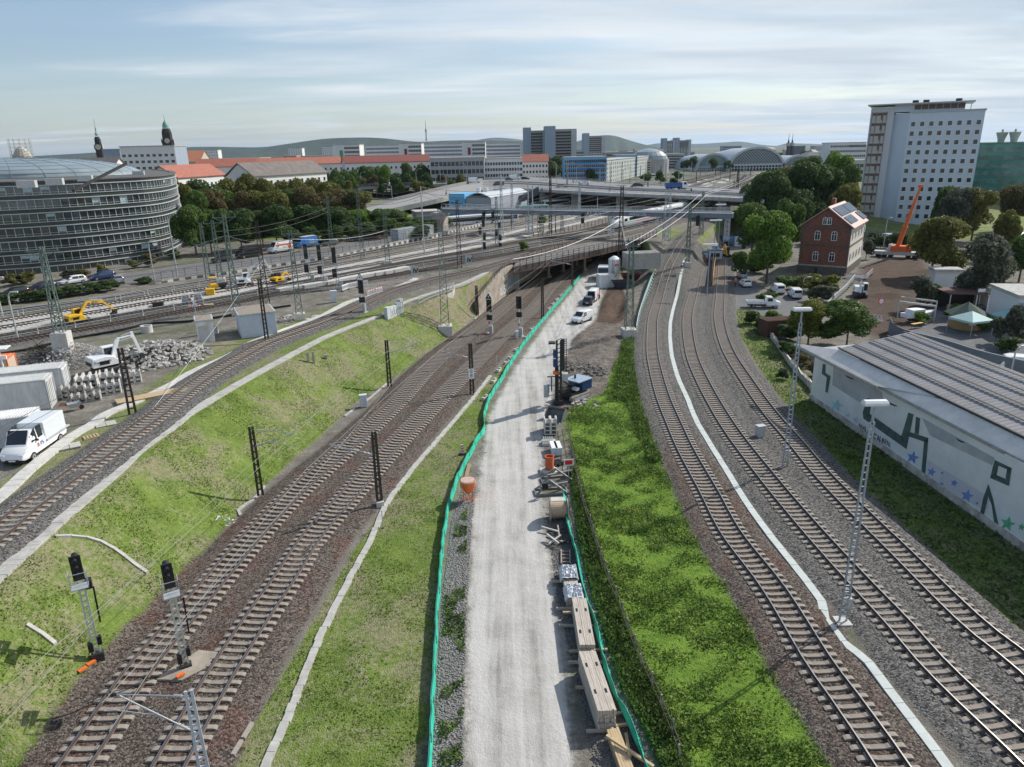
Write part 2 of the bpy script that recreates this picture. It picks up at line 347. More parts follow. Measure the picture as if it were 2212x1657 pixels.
for _ in range(60):
 p=GT(ru_(-50,900),ru_(900,1500));MOUNDS.append((p.x,p.y,ru_(1,3),ru_(1,3),0,ru_(-.12,.16)))
def poly(pts,dz=0): return [tuple(GT(x,y))[:2] for x,y in pts]
P_mid=poly([(470,1800),(490,1657),(600,1480),(700,1300),(770,1180),(850,1070),(930,965),(1000,890),(1060,820),(1110,760),(1150,715),(1190,675),(1225,635),(1245,612),(1232,622),(1200,662),(1160,707),(1130,747),(1100,792),(1060,862),(1050,930),(1030,962),(990,1042),(965,1132),(945,1300),(930,1480),(915,1657),(905,1800)])
P_lush=poly([(1500,1800),(1471,1657),(1433,1556),(1397,1472),(1367,1406),(1337,1322),(1304,1242),(1278,1161),(1253,1072),(1233,970),(1220,920),(1215,895),(1250,875),(1305,850),(1325,790),(1345,745),(1368,735),(1380,745),(1387,800),(1400,860),(1415,930),(1455,1040),(1510,1150),(1570,1250),(1640,1370),(1740,1540),(1820,1657),(1900,1800)])
P_rgrass=poly([(1590,668),(1596,720),(1630,780),(1690,870),(1780,975),(1900,1115),(2050,1260),(2212,1385),(2330,1480),(2330,1250),(2212,1185),(2060,1090),(1950,1010),(1800,860),(1700,765),(1660,690),(1620,668)])
P_road=poly([(985,1800),(1005,1657),(1012,1300),(1020,1100),(1040,1000),(1055,900),(1110,800),(1180,700),(1240,625),(1262,585),(1300,552),(1345,552),(1300,600),(1300,640),(1285,690),(1232,740),(1196,850),(1175,930),(1168,1050),(1178,1150),(1200,1300),(1222,1400),(1243,1657),(1250,1800)])
P_asph=poly([(-200,660),(0,628),(120,613),(239,597),(378,575),(444,566),(600,549),(702,536),(785,520),(862,512),(905,488),(1000,492),(1100,470),(1180,452),(1240,430),(1100,430),(975,455),(1010,500),(938,509),(846,528),(716,557),(600,570),(495,588),(382,602),(330,610),(266,615),(140,636),(0,655),(-200,690)])
P_park=poly([(1568,540),(1620,560),(1640,640),(1740,640),(1760,700),(1650,690),(1590,668),(1572,600)])
P_site=poly([(1855,575),(1900,560),(2000,555),(2020,600),(2010,690),(1900,745),(1840,700),(1800,690),(1850,620)])
P_gard=poly([(1925,690),(1935,625),(2212,640),(2300,800),(1990,735)])
P_spoil=poly([(1180,900),(1200,800),(1222,740),(1240,700),(1300,690),(1350,650),(1372,700),(1350,745),(1325,800),(1305,855),(1250,880)])
P_brown=poly([(1288,695),(1300,650),(1318,612),(1340,612),(1352,640),(1348,690),(1330,700)])
P_rough=poly([(925,665),(1035,612),(1100,580),(1050,680),(1010,700),(960,720),(900,700)])
P_lyard=poly([(-200,1010),(0,800),(200,740),(330,700),(500,690),(620,680),(560,690),(480,730),(300,860),(180,945),(30,1060),(-200,1240)])
P_gravl=poly([(0,1010),(90,985),(230,890),(330,850),(350,830),(170,860),(60,900),(0,930)])
L_path2=[GT(*p) for p in [(555,1700),(573,1657),(622,1551),(656,1466),(690,1381),(718,1325),(759,1245),(806,1157),(834,1092),(888,1019),(920,981),(970,923),(1020,864),(1060,812)]]
def axis(segs):
 o=[]
 for a,b,s in segs: o+=list(np.arange(a,b,s))
 return np.array(o+[segs[-1][1]])
def zones(x,y):
 def f(d,soft): return np.clip(.5+d/(2*soft),0,1)
 def near(lines,w,soft):
  d=np.full(x.shape,1e9)
  for l in lines: d=np.minimum(d,_line(x,y,l))
  return f(w-d,soft),d
 dl=-sd(x,y,LOWP);dh=-sd(x,y,HIGHP);left=x < 8
 slope=f(np.minimum(dl,dh+.4),.5)*np.where(left,1,.9)
 grass=np.maximum.reduce([slope,f(sd(x,y,P_mid),.5),f(sd(x,y,P_rgrass),.6)])
 yd=near([D1],3.4,.8)[0]
 gl,_=near([D1],5.6,.8);grass=np.maximum(grass,gl*.62*(y < 112))
 bred,_=near([C1,C2],2.9,.9);b1,_=near([E1],2.6,.9);bred=np.maximum(bred,b1*np.clip((75-y)/25,0,1))
 bgr,_=near([E1,E2,E3,D1],2.7,.7);by,_=near([Y1,Y2,Y3],2.6,.8);bgr=np.maximum(bgr,by)
 bfar,_=near(FARL,3,1);bgr=np.maximum(bgr,bfar);b6,_=near([Y6],2.3,.8);bgr=np.maximum(bgr,b6)
 lb,_=near([Y4,Y5],2.6,.8)
 road=f(sd(x,y,P_road),.9)
 asph=np.maximum(f(sd(x,y,P_asph),.4),f(sd(x,y,P_gard),.4));park=f(sd(x,y,P_park),1)
 A=np.stack([grass,bgr,bred,road],1)
 dirt=np.maximum(f(sd(x,y,P_site),1.5),f(sd(x,y,P_spoil),.8));lush=f(sd(x,y,P_lush),.5)
 B=np.stack([dirt,np.maximum(asph,park*.95),lb,lush],1)
 brown=np.maximum(f(sd(x,y,P_brown),.6),f(sd(x,y,P_site),2)*.62);rough=f(sd(x,y,P_rough),2);town=np.clip((np.hypot(x-30,y)-430)/60,0,1)
 green=np.zeros_like(x)
 for (gx,gy,r) in [(G(1640,470,3).x,G(1640,470,3).y,40),(150,260,60),(-60,240,50),(G(900,440,6).x,G(900,440,6).y,45),(G(1440,505,5).x,G(1440,505,5).y,10)]:
  green=np.maximum(green,f(r-np.hypot(x-gx,y-gy),4))
 C=np.stack([brown,rough,town,green],1)
 return A,B,C
def ground():
 xs=axis([(-9000,-1000,800),(-1000,-300,50),(-300,-110,6),(-110,-50,1.2),(-50,45,.42),(45,130,1.2),(130,400,6),(400,1200,60),(1200,9000,800)])
 ys=axis([(-60,18,8),(18,120,.42),(120,210,1.0),(210,420,4),(420,1200,30),(1200,12000,600)])
 X,Y=np.meshgrid(xs,ys);x=X.ravel();y=Y.ravel();z=terr(x,y)
 d=np.full(x.shape,1e9)
 for l in NEAR+YARD: d=np.minimum(d,_line(x,y,l))
 z=z+.28*np.clip((3.0-d)/1.1,0,1)*(y < 240)
 sp=np.clip(.5+sd(x,y,P_spoil)/2,0,1);z=z+sp*(RNG.random(x.shape)-.5)*.16
 lu=np.clip(.5+sd(x,y,P_lush)/2,0,1);z=z+lu*(RNG.random(x.shape)-.3)*.14
 nx,ny=len(xs),len(ys);idx=np.arange(nx*ny).reshape(ny,nx)
 F=np.stack([idx[:-1,:-1],idx[:-1,1:],idx[1:,1:],idx[1:,:-1]],-1).reshape(-1,4)
 me=bpy.data.meshes.new('ground');me.vertices.add(nx*ny);me.vertices.foreach_set('co',np.stack([x,y,z],1).ravel())
 me.loops.add(F.size);me.loops.foreach_set('vertex_index',F.ravel());me.polygons.add(len(F));me.polygons.foreach_set('loop_start',np.arange(len(F))*4)
 me.update(calc_edges=True);me.polygons.foreach_set('use_smooth',np.ones(len(F),bool))
 for nm,Z in zip('ABC',zones(x,y)):
  at=me.color_attributes.new(nm,'FLOAT_COLOR','POINT');at.data.foreach_set('color',Z.astype(np.float32).ravel())
 me.materials.append(ground_mat());o=bpy.data.objects.new('ground',me);COL.objects.link(o);tag(o,kind='structure')
 return o
def ground_mat():
 m=bpy.data.materials.new('ground_surface');m.use_nodes=True;nt=m.node_tree;N=nt.nodes;L=nt.links
 b=N['Principled BSDF'];b.inputs['Roughness'].default_value=.97;b.inputs['Specular IOR Level'].default_value=.15
 geo=N.new('ShaderNodeNewGeometry');P=geo.outputs['Position']
 def noise(s,d=6,r=.6,dist=0,st=None):
  n=N.new('ShaderNodeTexNoise');n.inputs['Scale'].default_value=s;n.inputs['Detail'].default_value=d;n.inputs['Roughness'].default_value=r;n.inputs['Distortion'].default_value=dist
  if st:
   mp=N.new('ShaderNodeMapping');mp.inputs['Scale'].default_value=st;L.new(P,mp.inputs[0]);L.new(mp.outputs[0],n.inputs['Vector'])
  else: L.new(P,n.inputs['Vector'])
  return n.outputs[0]
 def voro(s,feat='F1',out='Color'):
  n=N.new('ShaderNodeTexVoronoi');n.inputs['Scale'].default_value=s;n.feature=feat;L.new(P,n.inputs['Vector']);return n.outputs[out]
 def mr(v,a,b_,c=0,d=1,sm=True):
  n=N.new('ShaderNodeMapRange');n.interpolation_type='SMOOTHSTEP' if sm else 'LINEAR';L.new(v,n.inputs[0])
  for i,q in ((1,a),(2,b_),(3,c),(4,d)): n.inputs[i].default_value=q
  return n.outputs[0]
 def ramp(v,st):
  n=N.new('ShaderNodeValToRGB');L.new(v,n.inputs[0]);e=n.color_ramp.elements
  while len(e) < len(st): e.new(.5)
  for k,(p,c) in enumerate(st): e[k].position=p;e[k].color=tuple(c)+(1,)
  return n.outputs[0]
 def mix(f,a,b_,bt='MIX'):
  n=N.new('ShaderNodeMix');n.data_type='RGBA';n.blend_type=bt
  for sock,v in ((n.inputs[0],f),(n.inputs[6],a),(n.inputs[7],b_)):
   if isinstance(v,(int,float)): sock.default_value=v
   elif isinstance(v,tuple): sock.default_value=v+(1,)
   else: L.new(v,sock)
  return n.outputs[2]
 def m2(op,a,b_):
  n=N.new('ShaderNodeMath');n.operation=op
  for i,v in enumerate((a,b_)):
   if isinstance(v,(int,float)): n.inputs[i].default_value=v
   else: L.new(v,n.inputs[i])
  return n.outputs[0]
 n_big=noise(.09,5,.6);n_mid=noise(.55,6,.6);n_fine=noise(3.2,6,.7);n_vf=noise(11,4,.7);v_st=voro(11);v_d=voro(11,'F1','Distance')
 attr={}
 for nm in 'ABC':
  a=N.new('ShaderNodeAttribute');a.attribute_name=nm;s=N.new('ShaderNodeSeparateColor');L.new(a.outputs['Color'],s.inputs[0]);attr[nm]=(s.outputs[0],s.outputs[1],s.outputs[2],a.outputs['Alpha'])
 edge=m2('ADD',m2('MULTIPLY',m2('SUBTRACT',n_fine,.5),.75),m2('MULTIPLY',m2('SUBTRACT',n_mid,.5),.55))
 def fac(v,w=.16): return mr(m2('ADD',v,edge),.5-w,.5+w)
 bw=N.new('ShaderNodeSeparateColor');L.new(v_st,bw.inputs[0]);vr=bw.outputs[0]
 tex=m2('ADD',m2('MULTIPLY',vr,.5),m2('MULTIPLY',n_vf,.5))
 yard=ramp(m2('ADD',m2('MULTIPLY',n_mid,.55),m2('MULTIPLY',n_fine,.45)),[(.3,(.10,.09,.075)),(.5,(.19,.175,.15)),(.66,(.30,.285,.26))])
 yard=mix(m2('MULTIPLY',mr(n_big,.5,.6),mr(n_fine,.45,.6)),yard,(.10,.13,.045))
 grass=ramp(m2('ADD',m2('MULTIPLY',n_mid,.35),m2('ADD',m2('MULTIPLY',n_fine,.35),m2('MULTIPLY',n_vf,.3))),[(.32,(.055,.08,.02)),(.45,(.11,.16,.034)),(.56,(.165,.23,.048)),(.7,(.27,.30,.11))])
 dry=ramp(m2('ADD',m2('MULTIPLY',n_fine,.5),m2('MULTIPLY',n_vf,.5)),[(.35,(.13,.11,.075)),(.5,(.25,.215,.15)),(.68,(.36,.32,.24))])
 dryf=mr(m2('ADD',m2('MULTIPLY',noise(.16,6,.68,.4),.6),m2('MULTIPLY',n_fine,.4)),.455,.57)
 grass=mix(m2('MULTIPLY',dryf,.72),grass,dry)
 rough=mix(.55,grass,dry)
 grass=mix(fac(attr['C'][1]),grass,mix(mr(n_mid,.45,.6),dry,grass))
 lush=ramp(m2('ADD',m2('MULTIPLY',n_mid,.4),m2('MULTIPLY',n_fine,.6)),[(.35,(.06,.11,.016)),(.5,(.125,.215,.03)),(.66,(.22,.32,.05))])
 bgr=ramp(tex,[(.25,(.032,.031,.03)),(.5,(.115,.11,.103)),(.75,(.25,.24,.225))])
 bred=ramp(tex,[(.25,(.028,.023,.02)),(.5,(.095,.077,.066)),(.75,(.21,.18,.155))])
 bred=mix(m2('MULTIPLY',mr(noise(.3,7,.7),.48,.66),.62),bred,ramp(tex,[(.2,(.035,.018,.014)),(.5,(.12,.062,.05)),(.8,(.22,.13,.11))]))
 road=ramp(m2('ADD',m2('MULTIPLY',n_mid,.3),m2('ADD',m2('MULTIPLY',noise(1.1,7,.62,.2,(1.0,.045,1)),.7),m2('MULTIPLY',n_vf,.25))),[(.46,(.24,.225,.205)),(.58,(.41,.395,.37)),(.70,(.52,.505,.48))])
 dirt=ramp(m2('ADD',m2('MULTIPLY',n_mid,.4),m2('MULTIPLY',n_fine,.6)),[(.34,(.055,.046,.04)),(.5,(.14,.12,.105)),(.66,(.26,.24,.215))])
 asph=ramp(m2('ADD',m2('MULTIPLY',n_mid,.5),m2('MULTIPLY',n_vf,.5)),[(.35,(.14,.14,.145)),(.65,(.21,.21,.21))])
 lbl=ramp(tex,[(.2,(.26,.26,.255)),(.5,(.44,.435,.42)),(.8,(.62,.61,.59))])
 brown=ramp(m2('ADD',m2('MULTIPLY',n_mid,.4),m2('MULTIPLY',n_fine,.6)),[(.35,(.035,.025,.02)),(.5,(.085,.058,.043)),(.66,(.16,.115,.088))])
 town=ramp(noise(.05,4,.7),[(.35,(.06,.085,.04)),(.5,(.13,.14,.11)),(.65,(.22,.21,.19))])
 c=yard
 c=mix(fac(attr['C'][3]),c,grass)
 c=mix(attr['C'][2],c,town)
 c=mix(fac(attr['B'][1],.06),c,asph)
 c=mix(fac(attr['B'][0]),c,dirt)
 c=mix(fac(attr['A'][0]),c,grass)
 c=mix(fac(attr['B'][3]),c,lush)
 c=mix(fac(attr['A'][1]),c,bgr);c=mix(fac(attr['B'][2]),c,lbl);c=mix(fac(attr['A'][2]),c,bred)
 c=mix(fac(attr['A'][3],.22),c,road);c=mix(fac(attr['C'][0]),c,brown)
 L.new(c,b.inputs['Base Color'])
 hmix=m2('ADD',m2('MULTIPLY',m2('MULTIPLY',v_d,m2('SUBTRACT',1.0,attr['A'][3])),-.07),m2('ADD',m2('MULTIPLY',n_fine,.10),m2('MULTIPLY',n_vf,.05)))
 bp=N.new('ShaderNodeBump');bp.inputs['Distance'].default_value=1;bp.inputs['Strength'].default_value=.7;L.new(hmix,bp.inputs['Height']);L.new(bp.outputs[0],b.inputs['Normal'])
 return m
ground()
def sleeper_mesh(m,dark=False):
 b=MB();prof=[(-1.3,.0),(-1.3,.14),(-1.15,.19),(-.5,.20),(-.35,.15),(.35,.15),(.5,.20),(1.15,.19),(1.3,.14),(1.3,0)]
 b.loft([[(x,-.13,z) for x,z in prof],[(x,.13,z) for x,z in prof]]);o=b.build('sleeper',m);me=o.data;bpy.data.objects.remove(o);return me
def rails(P,root,gauge=.7525,z=.18,top=True):
 P=resample(P,1.5)
 for s in (-1,1):
  base=[];hd=[]
  for i,p in enumerate(P):
   d=(P[min(i+1,len(P)-1)]-P[max(i-1,0)]);d.z=0;d.normalize();n=V_((d.y,-d.x,0))
   q=p+n*(s*gauge)
   base.append([q+n*a+V_((0,0,zz)) for a,zz in ((-.07,z),(.07,z),(.07,z+.02),(.012,z+.05),(.035,z+.12),(.035,z+.17),(-.035,z+.17),(-.035,z+.12),(-.012,z+.05),(-.07,z+.02))])
   hd.append([q+n*a+V_((0,0,zz)) for a,zz in ((-.033,z+.165),(.033,z+.165),(.033,z+.176),(-.033,z+.176))])
  b=MB();b.loft(base,cap=True)
  if top: b.mat(1).loft(hd,cap=True)
  b.build('rail',[M_rail,M_railtop],root)
def railway(P,label,near=False,m=None,step=.63,maxn=100,rest=True):
 root=empty('railway_track',(0,0,0));tag(root,label,'railway track')
 P=[V_(p) for p in P]
 lower=[p-V_((0,0,.14)) for p in P]
 rails(lower,root,z=.18)
 S=resample(lower,step);tr=[]
 for i,p in enumerate(S):
  d=S[min(i+1,len(S)-1)]-S[max(i-1,0)];tr.append((p,atan2(d.y,d.x)-pi/2,i))
 def vis(t):
  x,y=PR(t[0]);return -60 < x < 2270 and y < 1720
 tr=[t for t in tr if t[0].y > 15]
 if near:
  tr.sort(key=lambda t: (not vis(t),(t[0]-V_((0,0,H))).length));me=sleeper_mesh(m or M_sleep)
  for p,a,i in tr[:maxn]:
   o=bpy.data.objects.new('sleeper',me);COL.objects.link(o);o.parent=root;o.location=p;o.rotation_euler=(0,0,a+ru_(-.012,.012));
  tr=tr[maxn:]
 b=MB()
 for p,a,i in tr:
  if p.y > 420 and i % 2: continue
  b.box((p.x,p.y,p.z+.1),(2.6,.26,.19),a)
 o=b.build('sleepers',m or M_sleep,root);tag(o,kind='stuff')
 return root
railway(C1,'left one of the two reddish ballast tracks in the cutting',True)
railway(C2,'right one of the two cutting tracks, next to the narrow slab path',True)
railway(E1,'curved track beside the bushy green strip, climbing past the white huts',True)
railway(E2,'siding between the pale cable trough and the lamp columns, ending at the red board',True)
railway(E3,'outermost siding on the right, along the grass verge below the painted warehouse wall',True)
railway(D1,'single track on the embankment above the long green slope, beside the grey slab path',True)
railway(Y1,'dark track nearest the gravel yard with the white huts, black pipe beside it',m=M_sleepd)
railway(Y2,'dark track with a low white handrail leading to the white high speed train',m=M_sleepd)
railway(Y3,'track behind the white high speed train, crossing the bridge',m=M_sleepd)
railway(Y4,'new pale ballast track with the white and orange diggers standing on it',m=M_sleepw)
railway(Y5,'new track on pale ballast farther from the camera, bright sleepers still uncovered',m=M_sleepw)
railway(Y6,'track along the striped retaining wall under the car park road',m=M_sleepd)
for i,l in enumerate(FARL): railway(l,['far track under the flyover nearest the blue office block','far track passing right behind the silver train','far track fanning out toward the middle station arch','far track at the right side of the flyover piers','short far track left of the green glazed station hall','far track running to the right half of the big station arch'][i],m=M_sleepd,step=1.2)
def strip(name,P,w,m,label,cat,h=.12,step=1.0,joint=False,wob=0,kind=None,group=None,drop=.25):
 P=resample([V_(p) for p in P],step);b=MB();L=[];
 for i,p in enumerate(P):
  d=P[min(i+1,len(P)-1)]-P[max(i-1,0)];d.z=0;d.normalize();n=V_((d.y,-d.x,0));L.append((p,n,d))
 if joint:
  for i in range(len(L)-1):
   p,n,d=L[i];q,n2,_=L[i+1];g=.012;j=ru_(-wob,wob);zz=ru_(-.012,.012);s=n*j
   a=p.lerp(q,g);c=p.lerp(q,1-g);up_=V_((0,0,h+zz));dn=V_((0,0,-drop))
   top=[a-n*w/2+s+up_,a+n*w/2+s+up_,c+n2*w/2+s+up_,c-n2*w/2+s+up_];bt=[v+dn-V_((0,0,h)) for v in top]
   b.add(bt+top,[(0,3,2,1),(4,5,6,7),(0,1,5,4),(1,2,6,5),(2,3,7,6),(3,0,4,7)])
 else:
  R=[]
  for p,n,d in L:
   ww=w*(1+ru_(-wob,wob))
   R.append([p-n*ww/2+V_((0,0,-drop)),p+n*ww/2+V_((0,0,-drop)),p+n*ww/2+V_((0,0,h)),p-n*ww/2+V_((0,0,h))])
  b.loft(R)
 o=b.build(name,m);tag(o,label,cat,group,kind);return o
def gl(pts,n=4,dz=0): return smooth([GT(x,y,dz) for x,y in pts],n)
def drape(P,dz=0): return [V_((p.x,p.y,T(p.x,p.y)+dz)) for p in P]
Lp=gl([(-330,1530),(-100,1345),(-10,1252),(50,1198),(88,1162),(137,1119),(250,1023),(303,974),(378,919),(415,891),(515,831),(572,799),(620,773),(648,758),(702,730),(760,706),(819,684)])
o=strip('slab_path',drape(Lp),1.0,M_slab,'','',h=.14,step=.55,joint=True,wob=.01);tag(o,kind='structure')
o=strip('slab_path',drape(gl([(830,681),(861.6,660),(914.6,640),(985,618),(1030,604),(1075,586)])),.8,M_slab,'','',h=.14,step=.8,joint=True);tag(o,kind='structure')
o=strip('footpath',drape(smooth(L_path2,4)),.42,M_slab,'','',h=.13,step=.62,joint=True,wob=.04);tag(o,kind='structure')
strip('cable_trough',drape(gl([(-60,1128),(15.6,1061.8),(68.4,1013),(136.9,958),(195.5,921),(234.6,893.7),(293.3,870),(371.5,832),(420,803),(495,770),(546,740.6),(631.6,708),(702,680.8),(757,652),(819,637),(875,614),(900,602)])),1.05,M_clight,'wide pale concrete cable trough between the site yard and the embankment track','cable trough',h=.16,step=1.0,joint=True,wob=.02)
strip('cable_trough',drape(smooth([G(x,y,0) for x,y in [(2130,1800),(2041.4,1657),(1923.3,1502),(1866,1425),(1852.8,1416),(1828,1403),(1797.6,1363),(1771,1328.7),(1779,1311.6),(1710,1220),(1664.3,1163),(1611,1088.8),(1572.8,1026),(1506,916.8),(1485.8,866.6),(1473.9,841),(1463.7,817),(1455,786.6),(1449,756),(1447.8,700),(1461.4,642),(1475.9,594),(1481,581)]],2)),.52,mat('pale_trough',(.50,.54,.52),.85,var=.08,scale=2,grime=.15),'pale kinked concrete cable trough between the two curving tracks on the right','cable trough',h=.22,step=1.0,joint=True)
strip('cable_cover',drape(smooth([G(x,y,0) for x,y in [(2330,1620),(2211.6,1521),(2121.4,1441),(2018.5,1330.7),(1950,1269.8),(1843.3,1170.7),(1778.5,1098),(1717.6,1033.5),(1682.6,1012),(1638.9,956.7)]],3)),.22,M_slab,'narrow buried cable cover strip running from the grey cabinet past the near lamp column','cable trough',h=.06,step=1.2,joint=True)
strip('cable_cover',drape(smooth([G(x,y,0) for x,y in [(1620,930),(1625.7,920),(1595,872),(1565.9,822),(1540,760),(1530,700)]],3)),.22,M_slab,'narrow cable cover strip between the sidings beyond the grey cabinet','cable trough',h=.06,step=1.2,joint=True)
for pts,lb in (([(120,1160),(175,1160),(222,1172),(262,1196),(295,1222),(335,1248)],'curved line of concrete edging stones across the slope behind the left signal'),
    ([(60,1350),(100,1375),(135,1405)],'short dirty concrete edging at the bare patch left of the signal'),
    ([(520,1115),(515,1100),(548,1080),(572,1050)],'bent concrete kerb at the foot of the left catenary mast'),
    ([(785,872),(812,850),(840,825)],'concrete kerb on the slope running up from the white cabinet'),
    ([(745,900),(770,880)],'short concrete kerb just below the white cabinet'),([(1025,690),(1062,652)],'thin kerb line up the bank beside the wing wall')):
 strip('edging',drape(gl(pts,3)),.22,M_slab,lb,'kerb',h=.12,step=.9,joint=True)
def text(parent,s,P,xdir,size,m,name='lettering',depth=.02,ndir=None,lean=0,label=None,bold=0,sx=1.0):
 cu=bpy.data.curves.new('t','FONT');cu.body=s;cu.size=size;cu.extrude=depth;cu.align_x='CENTER';cu.align_y='CENTER';cu.offset=bold;cu.shear=lean
 to=bpy.data.objects.new('t',cu);COL.objects.link(to);bpy.context.view_layer.update()
 me=bpy.data.meshes.new_from_object(to.evaluated_get(bpy.context.evaluated_depsgraph_get()));bpy.data.objects.remove(to)
 me.materials.clear();me.materials.append(m);o=bpy.data.objects.new(name,me);COL.objects.link(o);o.parent=parent
 X=V_(xdir).normalized();Z=V_(ndir).normalized() if ndir else X.cross(V_((0,0,1))).normalized();Y=Z.cross(X)
 mm=Matrix((X*sx,Y,Z)).transposed().to_4x4();mm.translation=V_(P);o.matrix_local=mm
 if label: o['label']=label
 return o
def bridge():
 root=empty('railway_bridge',(0,0,0));tag(root,'long low concrete and steel railway bridge with a dark post railing over the cutting','bridge')
 def lv(p,dz): return V_((p.x,p.y,zhigh(p.x,p.y)+dz))
 u=(BR1-BR0).normalized();n0=lv(BR0-u*1.5,0);n1=lv(BR1+u*6,0);f0=lv(BF0-u*8,0);f1=lv(BF1+u*10,0);N=14
 b=MB()
 near=[n0.lerp(n1,i/N) for i in range(N+1)];near=[p+V_((u.y,-u.x,0))*(1.2*sin(pi*i/N)+.6) for i,p in enumerate(near)];far=[f0.lerp(f1,i/N) for i in range(N+1)]
 b.loft([[V_((q.x,q.y,q.z-1.1)),V_((p.x,p.y,p.z-1.1)),V_((p.x,p.y,p.z+.14)),V_((q.x,q.y,q.z+.14))] for p,q in zip(near,far)])
 b.build('deck',mat('bridge_deck',(.15,.14,.13),.95,var=.3,scale=1.2,bump=.4),root)
 b=MB()
 for i in range(N): b.bar(near[i]+V_((u.y*.15,-u.x*.15,-.35)),near[i+1]+V_((u.y*.15,-u.x*.15,-.35)),.3,1.3)
 b.build('edge_girder',mat('girder_rust',(.075,.06,.055),.8,var=.35,scale=1,grime=.5),root)
 b=MB()
 for i in range(N): b.bar(near[i]+V_((u.y*.33,-u.x*.33,-.88)),near[i+1]+V_((u.y*.33,-u.x*.33,-.88)),.05,.22)
 b.build('red_flange',mat('faded_red',(.085,.045,.04),.8,var=.4,scale=.3),root)
 for L_,nm in ((near,'near'),(far,'far')):
  P=resample(L_,1.9 if nm=='near' else 2.2);b=MB()
  for i,p in enumerate(P):
   o=V_((0,0,0)) if nm=='far' else V_((u.y*.3,-u.x*.3,0))
   b.bar(p+o+V_((0,0,-.6)),p+o+V_((0,0,1.55)),.11)
   if i:
    for z in (1.5,1.05,.6): b.bar(P[i-1]+o+V_((0,0,z)),p+o+V_((0,0,z)),.055)
  b.build('railing',M_dark if nm=='near' else M_rustst,root)
 a0=lv(G(1130,556,6),0);a1=lv(G(1232,530,6),0);b=MB();P=resample([a0,a1],1.9)
 for i,p in enumerate(P):
  b.bar(p,p+V_((0,0,1.3)),.1)
  if i:
   for z in (1.25,.8,.4): b.bar(P[i-1]+V_((0,0,z)),p+V_((0,0,z)),.06)
 b.build('railing',M_dark,root)
 for (x,y) in ((1184,602),(1216,590),(1245,578),(1272,566),(1300,556),(1330,546),(1262,585),(1352,560)):
  p=G(x,y,0);b=MB();b.box((p.x,p.y,2.2),(.55,.55,4.8),.6);b.box((p.x,p.y,.3),(1.1,1.1,.7),.6);b.box((p.x,p.y,4.4),(.8,2.4,.4),.6);b.build('pier',M_wall,root)
 for i in range(3):
  b=MB();c0=near[0].lerp(far[0],(i+.6)/3.4);c1=near[-1].lerp(far[-1],(i+.6)/3.4);b.bar(c0+V_((0,0,-1.5)),c1+V_((0,0,-1.5)),.5,.9);b.build('cross_girder',M_dark,root)
 return near,far
BN,BF=bridge()
def wing_wall():
 root=empty('wing_wall',(0,0,0));tag(root,'sloping sunlit concrete wing wall with graffiti left of the underpass tracks','retaining wall')
 pts=[(1035,680,653),(1048,672,635),(1062,662,617),(1076,652,600),(1090,641,583),(1100,634,577),(1110,627,572)]
 B=[G(x,y,0) for x,y,t in pts];tops=[TOP(B[i],pts[i][2]) for i in range(len(B))]
 d=(B[-1]-B[0]).normalized();n=V_((d.y,-d.x,0));rings=[]
 for p,t in zip(B,tops): rings.append([p-V_((0,0,.4)),p-n*.7-V_((0,0,.4)),V_((p.x-n.x*.7,p.y-n.y*.7,t)),V_((p.x,p.y,t))])
 b=MB();b.loft(rings);b.build('wall',M_wall,root)
 e=G(1139,604,0);e2=G(1165,590,0);b=MB();h=tops[-1]-.5
 q=[B[-1],e,e2];b.loft([[p-V_((0,0,.4)),p-n*.9-V_((0,0,.4)),V_((p.x-n.x*.9,p.y-n.y*.9,h)),V_((p.x,p.y,h))] for p in q]);b.build('abutment',M_wall,root)
 c=B[-1];b=MB();b.box((c.x+n.x*.1,c.y+n.y*.1,h/2),(.5,2.0,h+.4),atan2(d.y,d.x));b.build('pilaster',M_conc,root)
 b=MB();H_=[V_((p.x-n.x*.35,p.y-n.y*.35,t)) for p,t in zip(B,tops)];P=resample(H_,1.8)
 for i,p in enumerate(P):
  b.bar(p,p+V_((0,0,.95)),.07)
  if i: b.bar(P[i-1]+V_((0,0,.93)),p+V_((0,0,.93)),.09)
 b.build('handrail',M_rustst,root)
 g1=mat('graffiti_white',(.62,.64,.66),.7,var=.2,scale=3);g2=mat('graffiti_blue',(.10,.33,.50),.7,var=.2);g3=mat('graffiti_lilac',(.22,.22,.42),.7,var=.3)
 for s,t,z,sz,m in (('NOEZ',.36,1.2,2.6,g1),('RUSK',.66,1.4,2.3,g1),('BART',.72,3.4,1.1,g1),('OS',.92,1.9,1.9,g2),('IHM',.5,2.8,.9,g1)):
  p=B[0].lerp(B[-1],t);text(root,s,(p.x+n.x*.05,p.y+n.y*.05,z),d,sz,m,'graffiti',.015,lean=.2,bold=.04)
 p=e.lerp(B[-1],.35);text(root,'NERD',(p.x+n.x*.07,p.y+n.y*.07,1.7),d,2.2,g3,'graffiti',.015,bold=.08)
wing_wall()
